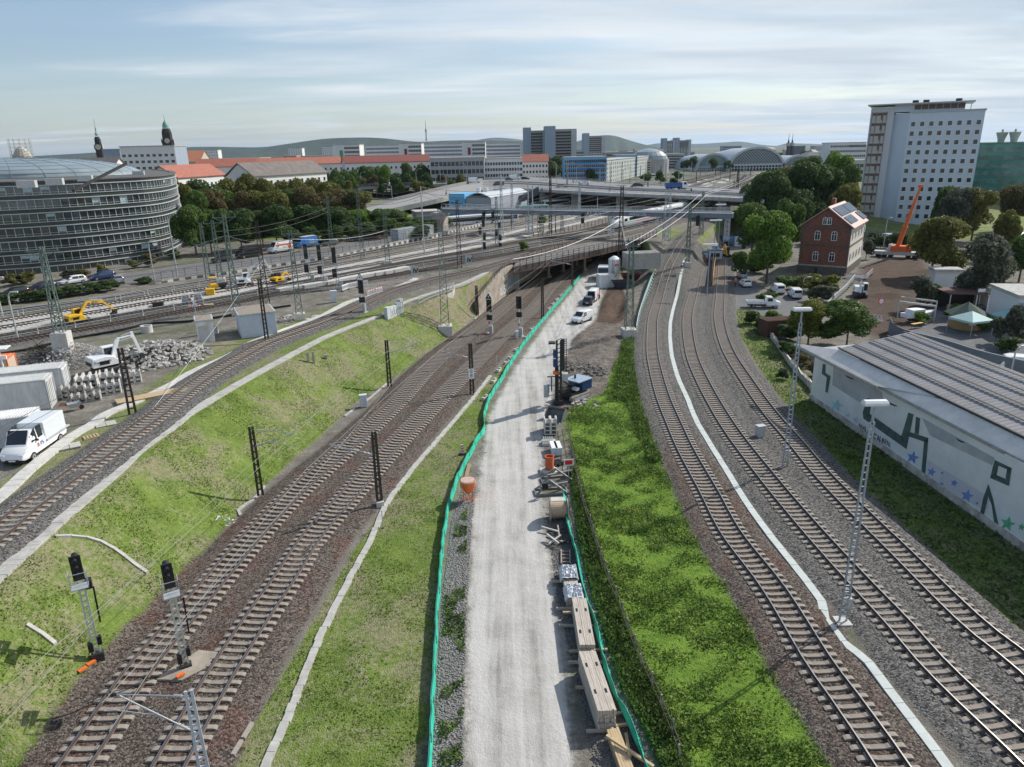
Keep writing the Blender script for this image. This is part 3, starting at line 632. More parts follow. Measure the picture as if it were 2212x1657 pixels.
def low_walls():
 r=empty('tunnel_wall',(0,0,0));tag(r,'dark stained wall at the far side of the underpass below the bridge','retaining wall')
 P=[G(1112,622,0),V_((BF0.x+3,BF0.y-8,0)),V_((BF1.x-4,BF1.y-5,0)),G(1366,546,0)]
 b=MB();b.loft([[p+V_((0,0,-.3)),p+V_((0,.6,-.3)),p+V_((0,.6,5.3)),p+V_((0,0,5.3))] for p in P]);b.build('wall',M_wall,r)
 a,c=G(927,652,5),G(979,636,5);
 r=empty('culvert_railing',(0,0,0));tag(r,'pale graffitied parapet with white handrails above the culvert on the slope','parapet')
 b=MB();P=[GT(905,662),GT(931,662),GT(978,643),GT(982,618)];P=[V_((p.x,p.y,4.6)) for p in P]
 for i in range(1,3): b.bar(P[i]+V_((0,0,-.6)),P[i+1 if i < 3 else i]+V_((0,0,-.6)),.25,1.6)
 b.build('parapet',M_clight,r);b=MB();Q=resample(P,1.7)
 for i,p in enumerate(Q):
  b.bar(p,p+V_((0,0,1.3)),.07)
  if i:
   for z in (1.25,.7): b.bar(Q[i-1]+V_((0,0,z)),p+V_((0,0,z)),.06)
 b.build('handrail',M_lgrey,r)
 A=GT(834,689);B=GT(869,671);d=(B-A);d.z=0;d.normalize();n=V_((d.y,-d.x,0))
 r=empty('block_wall',(0,0,0));tag(r,'row of five upright pale concrete blocks lettered SUE beside the slab path','concrete blocks')
 W_=(B-A).length/5
 for i in range(5):
  p=A+d*(W_*(i+.5));hh=[1.7,1.5,1.5,1.7,2.0][i];b=MB();b.box((p.x,p.y,p.z-.4+hh/2),(W_*.93,.5,hh+.6),atan2(d.y,d.x));o=b.build('block',mat('bluish_concrete',(.50,.53,.55),.85,var=.1,grime=.2),r,bevel=.02)
  if 0 < i < 4: text(o,'SUE'[i-1],(p.x+n.x*.27,p.y+n.y*.27,p.z+.45),d,1.1,mat('chalk_outline',(.25,.27,.30),.8),'lettering',.01)
 r=empty('striped_retaining_wall',(0,0,0));tag(r,'long low concrete retaining wall with a white and dark striped face under the road','retaining wall')
 P=resample([G(x,y,z) for x,y,z in ((322,618,4.9),(345,611,5.3),(382,604,5.4),(495,589,5.5),(600,572,5.6),(716,556,5.7),(846,528,6),(938,509,6.1),(1010,492,6.1),(1085,473,6.2),(1180,449,6.2),(1260,428,6.2))],1.1)
 b=MB();b.loft([[p+V_((0,0,-1.1)),p+V_((.2,.5,-1.1)),p+V_((.2,.5,.55)),p+V_((0,0,.55))] for p in P]);b.build('wall',M_conc,r)
 b=MB();b2=MB()
 for i in range(0,len(P)-1):
  d=(P[i+1]-P[i]);d.z=0;L=d.length;d.normalize();n=V_((d.y,-d.x,0));c=(P[i]+P[i+1])/2+n*.06;(b if i % 2 else b2).box((c.x,c.y,c.z-.32),(L*.98,.1,1.0),atan2(d.y,d.x))
 b.build('white_panels',mat('panel_white',(.62,.61,.58),.8,var=.1,grime=.3),r);b2.build('dark_panels',mat('panel_dark',(.12,.12,.12),.9,var=.2),r)
 b=MB();Q=P[::2]
 for i,p in enumerate(Q):
  b.bar(p+V_((0,.3,.5)),p+V_((0,.3,1.9)),.06)
  if i:
   for z in (1.85,1.2): b.bar(Q[i-1]+V_((0,.3,z)),p+V_((0,.3,z)),.025)
 b.build('fence',M_dark,r)
low_walls()
def handrail(pts,label,h=1.0,step=4.5,m=None,w=.07,diag=True,rails=2,cat='handrail',nm='track_handrail',zf=None):
 P=resample(smooth([V_(p) for p in pts],3),step);r=empty(nm,(0,0,0));tag(r,label,cat);b=MB();c=b
 for i,p in enumerate(P):
  b.bar(p,p+V_((0,0,h)),w)
  if diag: b.bar(p+V_((.0,-.0,.45)),p+V_((.25,-.55,0)),w*.8)
  if i:
   for k in range(rails): c.bar(P[i-1]+V_((0,0,h-.45*k)),p+V_((0,0,h-.45*k)),w)
 b.build('railing',m or M_lgrey,r)
def off(P,o):
 Q=[]
 for i,p in enumerate(P):
  d=P[min(i+1,len(P)-1)]-P[max(i-1,0)];d.z=0;d.normalize();Q.append(p+V_((d.y,-d.x,0))*o-V_((0,0,.25)))
 return Q
handrail([p for p in off(Y2,2.1) if p.x > -75][::2],'pale steel handrail running along the second track past the yellow digger')
handrail([p for p in off(Y6,2.2) if -90 < p.x < 20][::2],'pale steel handrail in front of the striped retaining wall')
handrail([p for p in off(Y5,-2.4) if -90 < p.x < -30][::2],'pale steel handrail behind the yellow digger, middle one of three')
def gantry():
 A,B=G(955,459.5,11),G(1582,471,11);d=(B-A);d.z=0;L=d.length;r=empty('signal_gantry',A,atan2(d.y,d.x),'long blue-grey steel girder bridge with walkway and graffiti across all tracks','gantry')
 b=MB();b.b0(0,L,-.2,.2,0,.95);b.b0(0,L,-.35,.35,-.03,.03);b.b0(0,L,-.35,.35,.92,.99)
 for i in range(int(L/2.6)): b.b0(i*2.6+1,i*2.6+1.06,-.3,.3,.03,.92)
 b.build('girder',M_steelblue,r)
 b=MB();b.b0(0,L,1.6,2.0,0,.95);b.build('rear_girder',M_steelblue,r)
 b=MB();b.b0(0,L,-.3,2.2,1.0,1.08);b.build('walkway',M_lgrey,r)
 for y in (-.28,2.15):
  b=MB()
  for i in range(int(L/1.6)+1): b.b0(i*1.6,i*1.6+.06,y-.03,y+.03,1.0,2.15)
  for z in (1.55,2.1): b.b0(0,L,y-.03,y+.03,z,z+.07)
  b.build('railing',M_lgrey,r)
 b=MB();b.tube((0,-.5,1.35),(L,-.5,1.35),.17,8);b.build('cable_pipe',M_galv,r)
 for fx in (.33,.62,.80,.985):
  x=L*fx;b=MB();bz=-5.2
  for dx,dy in ((-.45,0),(.45,0),(-.45,1.9),(.45,1.9)): b.bar((x+dx,dy,0),(x+dx,dy,bz),.13)
  for k in range(5):
   z0=bz*k/5;z1=bz*(k+1)/5
   for dy in (0,1.9): b.bar((x-.45,dy,z0),(x+.45,dy,z1),.07);b.bar((x+.45,dy,z0),(x-.45,dy,z1),.07)
   b.bar((x+.45,0,z0),(x+.45,1.9,z1),.07)
  b.build('leg',M_galv,r)
 g=mat('girder_letters',(.72,.74,.76),.6);dk=M_black
 for s,px,sz,m in (('ACAB',1306,1.35,g),('ARGOS',1396,1.15,mat('letters_pale_blue',(.55,.62,.70),.6)),('POSE',1362,1.0,mat('letters_pink',(.50,.22,.22),.6))):
  t=(px-955)/(1582-955);x=L*t*1.01
  text(r,s,(x,-.215,.48),(1,0,0),sz*1.06,dk,'graffiti_shadow',.004,bold=.09,sx=1.15) if s=='ACAB' else None
  text(r,s,(x,-.235,.48),(1,0,0),sz,m,'graffiti',.01,bold=.02,sx=1.15)
 for fx,k in ((.17,2),(.205,2),(.53,1),(.9,2)):
  x=L*fx;b=MB();b.b0(x-.4,x+.4,-.85,-.45,-1.9,.4);b.b0(x-.06,x+.06,-.45,-.2,-.6,.7);b.build('hanging_signal',M_black,r)
 P=G(952,503,5.5);b=empty('gantry_abutment',P,atan2(d.y,d.x),'stained concrete abutment block with red letters ON under the left gantry end','abutment')
 q=MB();q.b0(-1.6,1.7,-1.3,1.6,-1,5.6);q.b0(-2.0,2.0,-1.6,1.9,4.9,5.4);q.build('pier',mat('stained_beige_concrete',(.46,.43,.38),.9,var=.2,scale=.8,grime=.4),b);text(b,'ON',(.3,-1.33,3.0),(1,0,0),1.9,M_red,'graffiti',.01)
 P=G(935,498,5.5);b=empty('concrete_kiosk',P,.3,'square flat-roofed concrete building with scrawled graffiti left of the gantry','building');q=MB();q.b0(-4.5,2.4,0,7,-1,5.2);q.build('wall',M_conc,b);q=MB();q.b0(-4.8,2.7,-.3,7.3,5.2,5.5);q.build('roof',M_slab,b)
 for i,s in enumerate(('SUK','ZORO')): text(b,s,(-1.5,-.03,1.5+i*1.9),(1,0,0),1.7,mat('graffiti_grey',(.2,.24,.33),.8),'graffiti',.01,bold=.04)
gantry()
def flyover():
 r=empty('road_flyover',(0,0,0));tag(r,'wide grey road flyover on concrete piers crossing behind the gantry','bridge');Z=12.0
 near=smooth([G(x,y,Z) for x,y in ((1043,411),(1080,408),(1130,408),(1205,412),(1343,419),(1480,424),(1600,430),(1650,433))],3)
 far=smooth([G(x,y,Z) for x,y in ((1043,382),(1080,381),(1130,382),(1205,386),(1343,396),(1480,403),(1600,409),(1650,412))],3)
 asp=mat('bridge_asphalt',(.20,.20,.20),.9,var=.12,scale=.25);cc=mat('bridge_edge_concrete',(.44,.43,.41),.9,var=.12,scale=.5,grime=.3)
 def slab(nr,fr,nm,th=1.0):
  b=MB();b.loft([[p+V_((0,0,-th)),p,q,q+V_((0,0,-th))] for p,q in zip(nr,fr)]);b.build(nm,asp,r)
 slab(near,far,'deck')
 b=MB();b.loft([[p+V_((-.0,-.5,-.75)),p+V_((0,-.5,.25)),p+V_((0,1.6,.25)),p+V_((0,1.6,-.75))] for p in near]);b.build('edge_beam',cc,r)
 b=MB();b.loft([[p+V_((0,-1.2,.02)),p+V_((0,-1.2,.25)),p+V_((0,.6,.25)),p+V_((0,.6,.02))] for p in far]);b.build('edge_beam',cc,r)
 mid=[p.lerp(q,.30) for p,q in zip(near,far)];mid2=[p.lerp(q,.45) for p,q in zip(near,far)]
 b=MB()
 for mm in (mid,mid2): b.loft([[p+V_((0,-.4,.02)),p+V_((0,-.4,.5)),p+V_((0,.4,.5)),p+V_((0,.4,.02))] for p in mm])
 b.build('kerb',cc,r)
 for L_,w in ((near,0),(mid,0),(far,0)):
  P=resample([p+V_((0,.2,0)) for p in L_],2.5);b=MB()
  for i,p in enumerate(P):
   b.bar(p,p+V_((0,0,1.2)),.07)
   if i:
    for z in (1.15,.7): b.bar(P[i-1]+V_((0,0,z)),p+V_((0,0,z)),.06)
  b.build('guard_rail',M_lgrey,r)
 b=MB();k=0
 for t in (.12,.2,.62,.8):
  P=resample([p.lerp(q,t) for p,q in zip(near,far)],4)
  for i in range(0,len(P)-1,1 if t in (.12,) else 2): b.bar(P[i]+V_((0,0,.012)),P[i+1]+V_((0,0,.012)),.15,.01)
 b.build('lane_markings',M_white,r)
 b=MB()
 for i in range(len(near)-1):
  for t in (.06,.3,.7): b.bar(near[i].lerp(far[i],t)+V_((0,0,-1.6)),near[i+1].lerp(far[i+1],t)+V_((0,0,-1.6)),.8,1.3)
 b.build('girders',M_dark,r)
 for x in (1180,1268,1330,1462,1575):
  i=min(range(len(near)),key=lambda j: abs(PR(near[j])[0]-x));
  for t in (.05,.35,.75):
   p=near[i].lerp(far[i],t);b=MB();b.box((p.x,p.y,8),(3.6,1.3,8.5),.05);b.build('pier',M_conc,r)
 r2=empty('road_ramp',(0,0,0));tag(r2,'curved concrete ramp road climbing from the trees to the flyover','ramp');
 nr=smooth([G(*p) for p in ((700,486,5.8),(760,471,6.5),(857,450,8.4),(918,437,9.8),(972,425,11),(1043,410.5,12))],4)
 fr=smooth([G(*p) for p in ((700,468,5.8),(761,456,6.5),(857,434,8.4),(918,419,9.8),(972,406,11),(1043,391,12))],4)
 b=MB();b.loft([[p+V_((0,0,-1)),p,q,q+V_((0,0,-1))] for p,q in zip(nr,fr)]);b.build('deck',mat('ramp_asphalt',(.30,.295,.285),.9,var=.08,scale=.3),r2)
 b=MB();b.loft([[p+V_((0,-.35,-1.3)),p+V_((0,-.35,.35)),p+V_((0,.25,.35)),p+V_((0,.25,-1.3))] for p in nr]);b.build('edge_beam',cc,r2)
 b=MB();b.loft([[p+V_((0,-.2,-.2)),p+V_((0,-.2,1.5)),p+V_((0,.15,1.5)),p+V_((0,.15,-.2))] for p in fr]);b.build('parapet',mat('grey_parapet',(.22,.22,.215),.9,var=.15),r2)
 for x in (905,1000):
  i=min(range(len(nr)),key=lambda j: abs(PR(nr[j])[0]-x));p=nr[i].lerp(fr[i],.4);b=MB();b.box((p.x,p.y,p.z/2+1.5),(2.5,3.0,p.z-3),.1);b.build('pier',M_conc,r2)
 r3=empty('street_bridge',(0,0,0));tag(r3,'level street bridge with guard rail between tree rows behind the ramp','bridge')
 n3=smooth([G(*p) for p in ((690,408,11),(760,404,11.4),(900,399,11.8),(1000,394,12),(1045,390,12))],3);f3=smooth([G(*p) for p in ((690,398,11),(760,395,11.4),(900,390,11.8),(1000,385,12),(1045,382,12))],3)
 b=MB();b.loft([[p+V_((0,0,-1.4)),p,q,q+V_((0,0,-1.4))] for p,q in zip(n3,f3)]);b.build('deck',mat('ramp_asphalt',(.3,.3,.3)),r3)
 b=MB();P=resample(n3,3)
 for i,p in enumerate(P):
  b.bar(p,p+V_((0,0,1.2)),.1)
  if i:
   for z in (1.15,.6): b.bar(P[i-1]+V_((0,0,z)),p+V_((0,0,z)),.12)
 b.build('guard_rail',M_lgrey,r3)
 r4=empty('covered_stairs',G(1112,455,5.5),.15,'dark covered staircase rising to the flyover beside the bus yard','staircase');b=MB()
 b.loft([[(-9,-1.2,0.2),(-9,1.2,0.2),(-9,1.2,2.9),(-9,-1.2,2.9)],[(0,-1.2,3.2),(0,1.2,3.2),(0,1.2,5.6),(0,-1.2,5.6)],[(3,-1.2,3.2),(3,1.2,3.2),(3,1.2,5.6),(3,-1.2,5.6)],[(9,-1.2,5.6),(9,1.2,5.6),(9,1.2,8.4),(9,-1.2,8.4)]]);b.build('stair_case',mat('slate_panels',(.07,.08,.09),.6),r4)
flyover()
def window_mesh(w,h,frame,sill=True,cross=0):
 b=MB();f=.07*w+.03
 b.mat(0).b0(-w/2,w/2,-.02,.05,0,h)
 b.mat(1)
 for x0,x1,z0,z1 in ((-w/2-f,-w/2,-f,h+f),(w/2,w/2+f,-f,h+f),(-w/2,w/2,-f,0),(-w/2,w/2,h,h+f)): b.b0(x0,x1,-.07,.05,z0,z1)
 if sill: b.b0(-w/2-.12,w/2+.12,-.14,.04,-f-.08,-f)
 if cross: b.b0(-.03,.03,-.06,.04,0,h)
 if cross > 1: b.b0(-w/2,w/2,-.06,.04,h*.62,h*.62+.06)
 o=b.build('window',[M_glass,frame]);me=o.data;bpy.data.objects.remove(o);return me
WM={}
def block(label,A,B,depth,z0,z1,wall,fl=0,bays=0,ww=1.2,wh=1.4,side=0,band=False,roof='flat',roofm=None,cat='building',group=None,name='building',frame=None,sidebays=0,rh=3,base=1.2,topm=1.0,glass=None,parts_max=90,sidewall=None):
 A=V_(A);B=V_(B);d=B-A;d.z=0;L=d.length;a=atan2(d.y,d.x)
 r=empty(name,(A.x,A.y,z0),a,label,cat,group);Hh=z1-z0;fr=frame or M_white;gm=glass or M_glass
 b=MB();b.b0(0,L,0,depth,-2,Hh);b.build('wall',wall,r)
 if sidewall:
  b=MB();b.b0(-.04,0,.1,depth,-1,Hh);b.build('gable_cladding',sidewall,r);b=MB();b.b0(L,L+.04,.1,depth,-1,Hh);b.build('gable_cladding',sidewall,r)
 if roof=='flat':
  b=MB();b.b0(-.3,L+.3,-.3,depth+.3,Hh,Hh+.5);b.build('roof',roofm or M_slab,r)
 elif roof=='gable':
  o=.5;b=MB();yk=depth/2;b.ext([(-o,Hh-.1),(yk,Hh+rh),(depth+o,Hh-.1),(depth+o,Hh-.35),(yk,Hh+rh-.3),(-o,Hh-.35)],-o,L+o);b.build('roof',roofm or M_roofred,r)
  b=MB();b.ext([(0,Hh-.4),(yk,Hh+rh-.35),(depth,Hh-.4)],0.02,L-.02);b.build('gable',wall,r)
 fh=(Hh-base-topm)/max(fl,1)
 if fl and band:
  for k in range(fl):
   z=base+k*fh;b=MB();b.mat(0).b0(.4,L-.4,-.05,.02,z+fh*.28,z+fh*.82);b.mat(1)
   n=max(2,int(L/max(2.2,1)));
   for i in range(n+1): x=.4+(L-.8)*i/n;b.b0(x-.07,x+.07,-.09,.0,z+fh*.28,z+fh*.82)
   if sidebays:
    b.mat(0).b0(L-.02 if side >=0 else -.05,L+.05 if side >=0 else .02,.6,depth-.6,z+fh*.28,z+fh*.82)
   b.build('window_band',[gm,fr],r)
 elif fl and bays:
  key=(round(ww,2),round(wh,2),fr.name,gm.name)
  if key not in WM: WM[key]=window_mesh(ww,wh,fr)
  me=WM[key];cells=[]
  for k in range(fl):
   for i in range(bays): cells.append((L*(i+.5)/bays,0,base+k*fh+(fh-wh)/2,0))
   for i in range(sidebays):
    y=depth*(i+.5)/sidebays
    if side >=0: cells.append((L,y,base+k*fh+(fh-wh)/2,pi/2))
    else: cells.append((0,depth-y,base+k*fh+(fh-wh)/2,-pi/2))
  for n,(x,y,z,ra) in enumerate(cells[:parts_max]):
   o=bpy.data.objects.new('window',me);COL.objects.link(o);o.parent=r;o.location=(x,y,z);o.rotation_euler=(0,0,ra)
  if len(cells) > parts_max:
   b=MB()
   for x,y,z,ra in cells[parts_max:]:
    if ra: b.box((x,y,z+wh/2),(.1,ww,wh))
    else: b.box((x,y,z+wh/2),(ww,.1,wh))
   tag(b.build('windows',M_glass,r),kind='stuff')
 return r
def far(label,xl,xr,yt,Y,wall,yb=None,Y2=None,depth=18,z0=4.0,**k):
 A=AT(xl,yt,Y);B=AT(xr,yt,Y2 or Y);return block(label,(A.x,A.y,0),(B.x,B.y,0),depth,z0,A.z,wall,**k)
def mw(n,c,**k): return mat(n,c,.85,var=.06,scale=.15,grime=.12,**k)
W1=mw('white_render',(.66,.66,.65));W2=mw('pale_grey_render',(.44,.46,.48));W3=mw('beige_render',(.46,.43,.37));W4=mw('blue_grey_render',(.30,.36,.43));W5=mw('concrete_panels',(.34,.34,.34));W6=mw('dark_grey_panels',(.16,.17,.19));W7=mw('sky_blue_panels',(.16,.40,.66));W8=mw('deep_blue_panels',(.05,.20,.45))
def round_office():
 base=[(-120,612),(-60,606),(0,600),(100,592),(200,582),(300,568),(345,560),(375,550),(393,538),(401,524),(396,508),(380,494),(350,480)]
 P=smooth([G(x,y,5) for x,y in base],5);c=sum(P,V_())/len(P)
 back=[V_((-122,243,5)),V_((-140,255,5)),V_((-160,262,5)),V_((-205,230,5)),V_((-215,190,5)),V_((-190,158,5))]
 ring=resample(smooth(P+back+[P[0]],3),1.45)[:-1];n=len(ring);r=empty('round_office_building',(0,0,0));tag(r,'large oval office block with dark bands, white window frames and glass dome','building')
 ctr=sum(ring,V_())/n;Hh=17.6;fh=2.62
 N=[]
 for i in range(n):
  d=ring[(i+1) % n]-ring[i-1];N.append(V_((d.y,-d.x,0)).normalized())
 if (ring[0]+N[0]-ctr).length < (ring[0]-ctr).length: N=[-v for v in N]
 def R(o,z): return [ring[i]+N[i]*o+V_((0,0,z)) for i in range(n)]
 dg=mat('dark_green_stone',(.030,.042,.036),.35,var=.3,scale=.3,spec=.5);rim=mat('white_rim',(.50,.51,.53),.4,var=.05)
 b=MB();b.loft([R(0,-1),R(0,Hh+.3)],cap=True);b.build('wall',dg,r)
 gls=mat('office_glass',(.02,.03,.03),.06,var=.5,scale=.35,col2=(.07,.10,.10),spec=.9)
 k=0;z=Hh-.35
 while z > -1:
  b=MB();b.loft([R(.02,z-.07),R(.38,z-.07),R(.38,z+.08),R(.02,z+.08)],cap=False);b.build('rim',rim,r)
  b=MB();b.loft([R(.04,z-1.75),R(.05,z-.14)],cap=False)
  for i in range(n):
   if ring[i].y > 215: continue
   p=ring[i]+N[i]*.12;b.mat(1).bar(p+V_((0,0,z-1.72)),p+V_((0,0,z-.14)),.085)
  b.mat(1).loft([R(.06,z-1.82),R(.16,z-1.82),R(.16,z-1.72),R(.06,z-1.72)],cap=False);b.loft([R(.06,z-1.36),R(.13,z-1.36),R(.13,z-1.31),R(.06,z-1.31)],cap=False)
  b.build('window_band',[gls,rim],r)
  b=MB()
  for i in range(n-1):
   if ring[i].y < 215 and random.random() < .10:
    p,q=ring[i]+N[i]*.075,ring[i+1]+N[i+1]*.075;hh=random.choice((.6,1.0,1.5));b.add([p+V_((0,0,z-.2-hh)),q+V_((0,0,z-.2-hh)),q+V_((0,0,z-.2)),p+V_((0,0,z-.2))],[(0,1,2,3)])
  if b.v: b.build('blinds',mat('blind',(.30,.40,.42),.6,var=.3),r)
  z -=fh;k+=1
 b=MB();b.loft([R(.3,Hh+.3),R(.3,Hh+.55),R(-1.2,Hh+.55),R(-1.2,Hh+.4)],cap=False);b.add(R(-1.2,Hh+.42),[tuple(range(n))]);b.build('roof',mat('roof_gravel',(.10,.10,.095),.95,var=.3,scale=1),r,fix=False)
 dm=MB();rings=[];dc=V_((-128,190,0));ax,ay=33.0,22.0
 for k in range(9):
  t=(pi/2)*k/8.0;s=cos(t);rings.append([V_((dc.x+ax*s*cos(2*pi*i/56),dc.y+ay*s*sin(2*pi*i/56),Hh+5.5+4.6*sin(t))) for i in range(56)])
 dm.loft(rings[:-1]+[[V_((dc.x+ax*.03*cos(2*pi*i/56),dc.y+ay*.03*sin(2*pi*i/56),Hh+10.1)) for i in range(56)]]);dome=dm.build('dome',mat('dome_glass',(.25,.30,.32),.25,var=.15,scale=.2,spec=.6),r,smooth=True)
 b=MB()
 for k in range(0,8):
  for i in range(56): b.bar(rings[k][i],rings[k][(i+1) % 56],.11)
 for i in range(0,56,2):
  for k in range(8): b.bar(rings[k][i],rings[k+1][i],.11)
 b.build('dome_ribs',mat('dome_rib',(.22,.26,.28),.5),dome)
 for x,y in ((260,372),(120,392),(60,398),(300,372),(185,384)):
  p=G(x,y+8,22.8);b=MB();b.box((p.x,p.y,23.4),(2.6,1.4,1.1),.3);b.build('roof_unit',M_lgrey,r)
 p0=G(158,412,22.8);p1=V_((p0.x+3.5,p0.y+9,26.2));b=MB();b.bar(p0,p1,.5,.3);b.build('roof_ladder',M_dark,r)
round_office()
def tower():
 A=G(1932,480,1.5);B=G(2086,484,1.5);z0=1.0;Hh=TOP(A,244)-z0
 r=block('tall white eleven storey tower block with small square windows and a flat overhanging roof',A,B,22,z0,z0+Hh,mat('tower_render',(.60,.66,.74),.85,var=.04,scale=.12,grime=.12),fl=11,bays=8,ww=1.15,wh=1.35,base=1.2,topm=2.0,name='tower_block',cat='tower block',roofm=M_lgrey)
 L=(B-A).length
 b=MB();b.loft([[(-5.2,3.0,-1),(0,0.02,-1),(0,12,-1),(-5.2,12,-1)],[(-5.2,3.0,Hh),(0,0.02,Hh),(0,12,Hh),(-5.2,12,Hh)]]);b.build('wall',MT['tower_render'],r)
 b=MB();b.b0(-11.5,-4.6,1.2,14,-1,Hh+2.0);o=b.build('stair_tower',mat('stair_tower_render',(.56,.58,.60),.85,var=.04),r)
 brn=mat('brown_panels',(.16,.10,.085),.7,var=.2,scale=.8);pl=mat('cream_panels',(.50,.48,.44),.8,var=.06)
 for k in range(11):
  z=.8+k*(Hh+1)/11.3;b=MB();b.mat(0).b0(-11.0,-6.6,1.1,1.22,z,z+3.0);b.mat(1)
  for x0,x1 in ((-10.8,-9.9),(-9.6,-7.9),(-7.6,-6.8)): b.b0(x0,x1,1.02,1.12,z+1.9,z+2.7)
  b.b0(-8.3,-7.9,1.02,1.12,z+.6,z+1.9)
  for x in (-11.0,-9.75,-7.75,-6.65): b.b0(x-.06,x+.06,.98,1.12,z,z+3.0)
  b.build('panel_band',[pl,brn],r)
 b=MB();b.b0(-12.5,L-3,-.8,16,Hh+2.6,Hh+3.0);b.build('roof_slab',M_lgrey,r)
 b=MB();b.b0(-4.6,L-5.5,1.5,13,Hh+.4,Hh+2.6);b.build('penthouse',MT['tower_render'],r)
 b=MB()
 for i in range(7): b.mat(0).b0(1.0+i*2.0,2.8+i*2.0,1.38,1.5,Hh+1.0,Hh+2.4)
 b.build('penthouse_window',[brn],r)
 for x in (1,4,13): b=MB();b.tube((x,4,Hh+3),(x,4,Hh+3.9),.9,12);b.build('roof_vent',M_rustst,r)
 b=MB();b.bar((L-4,0,Hh+.3),(L-4,0,Hh+2.7),.2);b.build('roof_post',M_lgrey,r)
tower()
def house():
 B=G(1826,596,0);C=G(1862,566,0);sd_=(C-B).normalized();D_=(C-B).length*.82;A=B+V_((-sd_.y,sd_.x,0))*9.8;d=B-A;L=d.length
 z1=TOP(A,487);r=empty('brick_house',(A.x,A.y,0),atan2(d.y,d.x),'red brick gabled house with cream side wall and solar panels on its roof','house');rid=3.7
 stone=mat('dark_stone',(.11,.095,.08),.9,var=.3,scale=2)
 b=MB();b.b0(0,L,0,D_,1.6,z1);b.build('wall',M_brick,r)
 b=MB();b.b0(-.15,L+.15,-.15,D_+.1,-1,1.6);b.build('plinth',stone,r)
 b=MB();b.b0(L,L+.08,.5,D_,1.6,z1);b.build('side_wall',M_plaster,r)
 b=MB();b.ext([(0,z1),(L/2,z1+rid),(L,z1)],0.02,D_-.02,'y');b.build('gable',M_brick,r)
 b=MB();b.ext([(-.7,z1-.35),(L/2,z1+rid+.12),(L+.7,z1-.35),(L+.7,z1-.12),(L/2,z1+rid+.4),(-.7,z1-.12)],-.5,D_+.4,'y');rf=b.build('roof',M_roofpink,r)
 for zc in (z1-.35,z1*.5+1.0,1.7):
  b=MB();b.b0(-.18,L+.2,-.2,.02,zc,zc+.28);b.b0(L+.02,L+.22,.02,D_,zc,zc+.28);b.build('cornice',stone if zc > 2 else M_conc,r)
 b=MB()
 for k in range(int((z1-1.7)/.6)):
  for x in (0,L): b.b0(x-.1 if x==0 else x-.45,x+.45 if x==0 else x+.1,-.1,.04,1.8+k*.6,2.15+k*.6)
 b.build('quoins',stone,r)
 def arch(w,h):
  q=MB();pr=[(-w/2,0),(w/2,0),(w/2,h*.8)]+[(w/2*cos(t),h*.8+w*.28*sin(t)) for t in (pi*.25,pi*.5,pi*.75)]+[(-w/2,h*.8)]
  q.mat(0).ext([(x,z) for x,z in pr],-.03,.06,'y');q.mat(1);f=.11
  for i in range(len(pr)): p,s=pr[i],pr[(i+1) % len(pr)];q.bar((p[0],-.06,p[1]),(s[0],-.06,s[1]),f,.1)
  q.bar((0,-.06,0),(0,-.06,h),.07);q.bar((-w/2,-.06,h*.62),(w/2,-.06,h*.62),.07);o=q.build('window',[M_glass,M_white]);me=o.data;bpy.data.objects.remove(o);return me
 wm=arch(1.05,2.0);ws=arch(.8,1.5)
 for z in (2.9,z1*.5+2.2):
  for x in (L*.34,L*.68): o=bpy.data.objects.new('window',wm);COL.objects.link(o);o.parent=r;o.location=(x,-.03,z)
  for k in range(5): o=bpy.data.objects.new('window',ws);COL.objects.link(o);o.parent=r;o.location=(L+.12,2.5+k*3.9,z+.2);o.rotation_euler=(0,0,pi/2)
 for x in (L*.46,L*.55): o=bpy.data.objects.new('window',ws);COL.objects.link(o);o.parent=r;o.location=(x,-.03,z1+.4)
 b=MB();b.b0(L*.35,L*.42,-.2,-.1,.2,1.3);b.build('cellar_window',M_glass,r)
 b=MB();b.b0(L*.3,L*.38,D_*.75,D_*.85,z1+1,z1+rid+1.2);b.build('chimney',M_brick,rf)
 s=math.atan2(rid+.2,L/2+.7)
 for (u0,u1,v0,v1) in ((.12,.5,.5,10.5),(.12,.5,11,19.5),(.55,.85,.5,9),(.55,.9,14.5,19.5)):
  b=MB();X0=L/2+(L/2+.7)*u0;X1=L/2+(L/2+.7)*u1;f=lambda x: z1+rid+.45-(x-L/2)*(rid+.52)/(L/2+.7)
  b.add([(X0,v0,f(X0)+.05),(X1,v0,f(X1)+.05),(X1,v1,f(X1)+.05),(X0,v1,f(X0)+.05),(X0,v0,f(X0)+.15),(X1,v0,f(X1)+.15),(X1,v1,f(X1)+.15),(X0,v1,f(X0)+.15)],[(0,3,2,1),(4,5,6,7),(0,1,5,4),(1,2,6,5),(2,3,7,6),(3,0,4,7)]);b.mat(1);n=8
  for i in range(1,n): v=v0+(v1-v0)*i/n;b.bar((X0,v,f(X0)+.17),(X1,v,f(X1)+.17),.06,.02)
  b.build('solar_panel',[mat('solar_glass',(.10,.14,.20),.15,var=.1,spec=.9),M_lgrey],r)
house()
